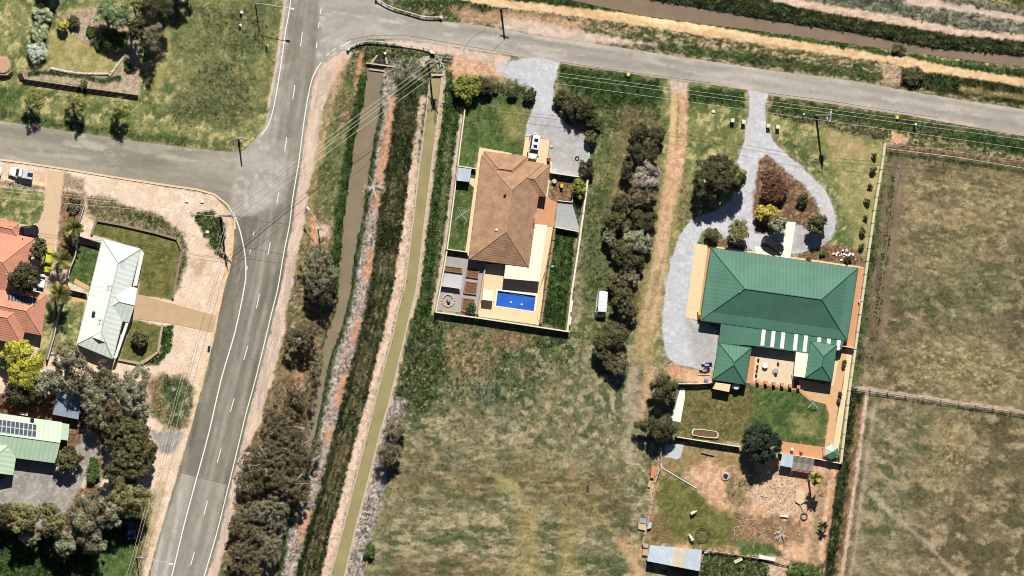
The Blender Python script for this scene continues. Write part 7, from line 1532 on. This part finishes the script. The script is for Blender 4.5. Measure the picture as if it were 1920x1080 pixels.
for i, (x, y, l) in enumerate(((1583, 678, "dark potted plant on the east path, uppermost"), (1582.5, 685, "dark potted plant on the east path, second one"), (1575, 738, "dark potted shrub beside the lower east path"), (1572, 752, "low dark shrub at the bend of the lower east path"))):
    tree("potted_plant", l, "plant", x, y, 3.6, 4.6, .9, 'dark', None, 1.0, clump=.26, limbs=2)
q = MB(); b = P(1323.5, 713); q.lathe(b, [(.28, 0), (.34, .1), (.34, .85), (.28, .95), (.1, .97)], 14); one("barrel", q, mat("blue_barrel", A(120, 150, 236), .5, .06), "blue plastic barrel at the fence west of the green wing", "barrel", 1323.5, 713)
q = MB(); q.box(P(1320, 702.5, .1), (2.3, .16, .12), 0); one("plank", q, M_CREAMW, "pale timber plank lying below the blue motorbikes", "plank", 1320, 702.5)
q = MB(); q.blob(P(1036, 500, .25), (.35, .28, .25), 2); one("toy_ball", q, mat("blue_plastic", A(120, 180, 240), .4, .04), "light blue toy on the grass beside the pool fence", "toy", 1036, 500)
q = MB(); q.blob(P(1034, 275, .15), (.35, .25, .16), 6); one("toy", q, mat("lime_plastic", A(226, 240, 150), .5, .05), "pale lime toy on the gravel near the white car", "toy", 1034, 275)
for i, (pts, l) in enumerate((([(1071, 563), (1075, 563.5), (1071.5, 585), (1067.5, 584)], "tall white panel leaning on the yard's east wall, upper"), ([(1069, 591), (1072, 596), (1069, 612), (1066, 604)], "white panel leaning on the yard's east wall, lower"))): plank("panel", l, "panel", pts, .8, .76, M_WHITE)
q = MB(); b = P(1046, 339, .35); q.lathe(P(1038, 340), [(.4, 0), (.45, .65), (.38, .72), (.1, .74)], 12); one("round_pot", q, M_PINKC, "pinkish round tub in the walled dirt court", "tub", 1038, 340)
q = MB(); q.box(P(392, 652, .3), (.35, .6, .6), -.2); q.box(P(392, 652, .62), (.42, .68, .06), -.2); one("letterbox", q, M_DKMETAL, "dark letterbox on the main road's west edge", "letterbox", 392, 651)
q = MB(); q.box(P(272, 706, .5), (.9, .5, 1.0), -.1); q.box(P(272, 706, 1.03), (1.0, .6, .08), -.1); one("meter_box", q, M_WHITE, "white cabinet on bare soil south of the topiary lawn", "cabinet", 272, 706)
q = MB(); q.lathe(P(97, 661), [(.3, 0), (.36, .3), (.28, .32), (.24, .1)], 14); one("round_pot", q, M_PALEC, "round pale tub at the foot of the boundary fence", "tub", 97, 661)
q = MB(); q.tube([P(1041.5 + .0, 297.5, .1) + Vector((.35 * math.cos(a * .4), .35 * math.sin(a * .4), 0)) + (P(1082, 297) - P(1041.5, 297.5)) for a in range(17)], .1, 7); one("tyre", q, M_TYRE, "lone tyre lying on the gravel parking", "tyre", 1082, 297)
# sheep
M_WOOL = mat("wool", A(246, 232, 206), .95, .12, 6, .6)
def sheep(label, px, py, hx, hy):
    t = thing("sheep", label, "sheep", (0, 0, 0), "sheep grazing in the rough yard"); me = bpy.data.meshes.new("body")
    vs = [(-.5, 0, .66), (-.25, 0, .68), (0, 0, .67), (.28, 0, .68), (.45, 0, .74), (.62, 0, .66), (.80, 0, .5), (-.62, 0, .6), (-.68, 0, .45)]; es = [(0, 1), (1, 2), (2, 3), (3, 4), (4, 5), (5, 6), (0, 7), (7, 8)]; rr = [.25, .31, .31, .28, .19, .13, .075, .09, .05]
    for x, at, kx in ((-.42, 0, -.06), (.3, 3, .03)):
        for s_ in (-1, 1):
            i = len(vs); vs += [(x, s_ * .16, .42), (x + kx, s_ * .15, .22), (x, s_ * .15, .03)]; rr += [.1, .055, .05]; es += [(at, i), (i, i + 1), (i + 1, i + 2)]
    me.from_pydata(vs, es, []); ob = bpy.data.objects.new("body", me); COL.objects.link(ob); ob.parent = t; md = ob.modifiers.new("skin", 'SKIN'); md.use_smooth_shade = True
    for k, r_ in enumerate(rr): me.skin_vertices[0].data[k].radius = (r_, r_)
    me.skin_vertices[0].data[1].use_root = True; sb = ob.modifiers.new("sub", 'SUBSURF'); sb.levels = 2; sb.render_levels = 2; me.materials.append(M_WOOL)
    for s_ in (-1, 1): q = MB(); q.blob((.66, s_ * .15, .68), (.05, .1, .04), 1, 0); q.build("ear", M_WOOL, t)
    t.location = P(px, py); t.rotation_euler = (0, 0, math.atan2(-hy, hx)); t.scale = (1.0, 1.0, 1.0)
sheep("cream sheep standing in the middle of the rough yard", 1298.5, 961, 10, -5); sheep("cream sheep standing beside the dark coil of hose", 1294, 1008, -6, -10)
# ================================================================ GRASS
# ---------------------------------------------------------------- grass and weeds standing on the ground
def tufts(name, n, label, cat, seed, hmul=1.0, dens=1.0, wid=.11):
    rg = np.random.default_rng(seed)
    X = rg.uniform(-60, 1980, n); Y = rg.uniform(-50, 1130, n)
    c, td, th, r_ = paint(X, Y, L, 'field'); z = height(X, Y, r_)
    keep = rg.random(n) < td * dens
    for pl, g in ((ROAD, 2), (DRIVE1, 2), (LOOP_OUT, 1), (DRAIN, -3), (CHAN, -3), (CANAL, -2)):
        keep &= ~(sdist(X, Y, pl) > -g) if pl is not LOOP_OUT else ~((sdist(X, Y, pl) > -g) & (sdist(X, Y, ISLAND) < 0))
    for pl in PAVED:
        pa = np.array(pl); k = np.nonzero(keep & (X > pa[:, 0].min() - 2) & (X < pa[:, 0].max() + 2) & (Y > pa[:, 1].min() - 2) & (Y < pa[:, 1].max() + 2))[0]; keep[k[sdist(X[k], Y[k], pl) > -1.5]] = False
    X, Y, c, th, z = X[keep], Y[keep], c[keep], th[keep], z[keep]; m = len(X)
    for pl, g in (([(-200, 300), (445, 400), (360, 830), (-200, 1000)], 0),): z = np.where(sdist(X, Y, pl) > 0, 0, z)
    B = Pn(X, Y, z); b = 4
    ang = rg.uniform(0, 6.283, (m, b)); ln = rg.uniform(.5, 1.2, (m, b)) * (th * hmul)[:, None]; w = rg.uniform(.5, 1.3, (m, b)) * wid
    lean = rg.uniform(.4, 1.1, (m, b)) * ln
    ca, sa = np.cos(ang), np.sin(ang); O = B[:, None, :] + np.stack([rg.normal(0, .1, (m, b)), rg.normal(0, .1, (m, b)), 0 * ang - .02], -1)
    p0 = O + np.stack([-sa * w, ca * w, 0 * w], -1); p1 = O - np.stack([-sa * w, ca * w, 0 * w], -1); p2 = O + np.stack([ca * lean, sa * lean, ln], -1)
    Vv = np.stack([p0, p1, p2], 2).reshape(-1, 3); Ff = np.arange(len(Vv)).reshape(-1, 3)
    v = rg.uniform(.75, 1.35, m); hue = rg.normal(0, .06, m)
    cc = np.clip(c * v[:, None] * np.stack([1 + hue, np.ones(m), 1 - hue], -1), 0, 1)
    ob = np_mesh(name, Vv, Ff, M_TUFT, np.repeat(cc, 3 * b, 0)); return tag(ob, label, cat, None, 'stuff')
M_TUFT = attr_mat("grass_blades", .9, 9, .15, 0, .1, .1)
tufts("grass", 200000, "rough grass and weeds growing over the paddocks, verges and canal banks", "grass", 3, 1.0, .8)

tufts("weed_clumps", 9000, "scattered taller weed clumps in the paddocks and rough verges", "weeds", 8, 1.5, .55, .2)
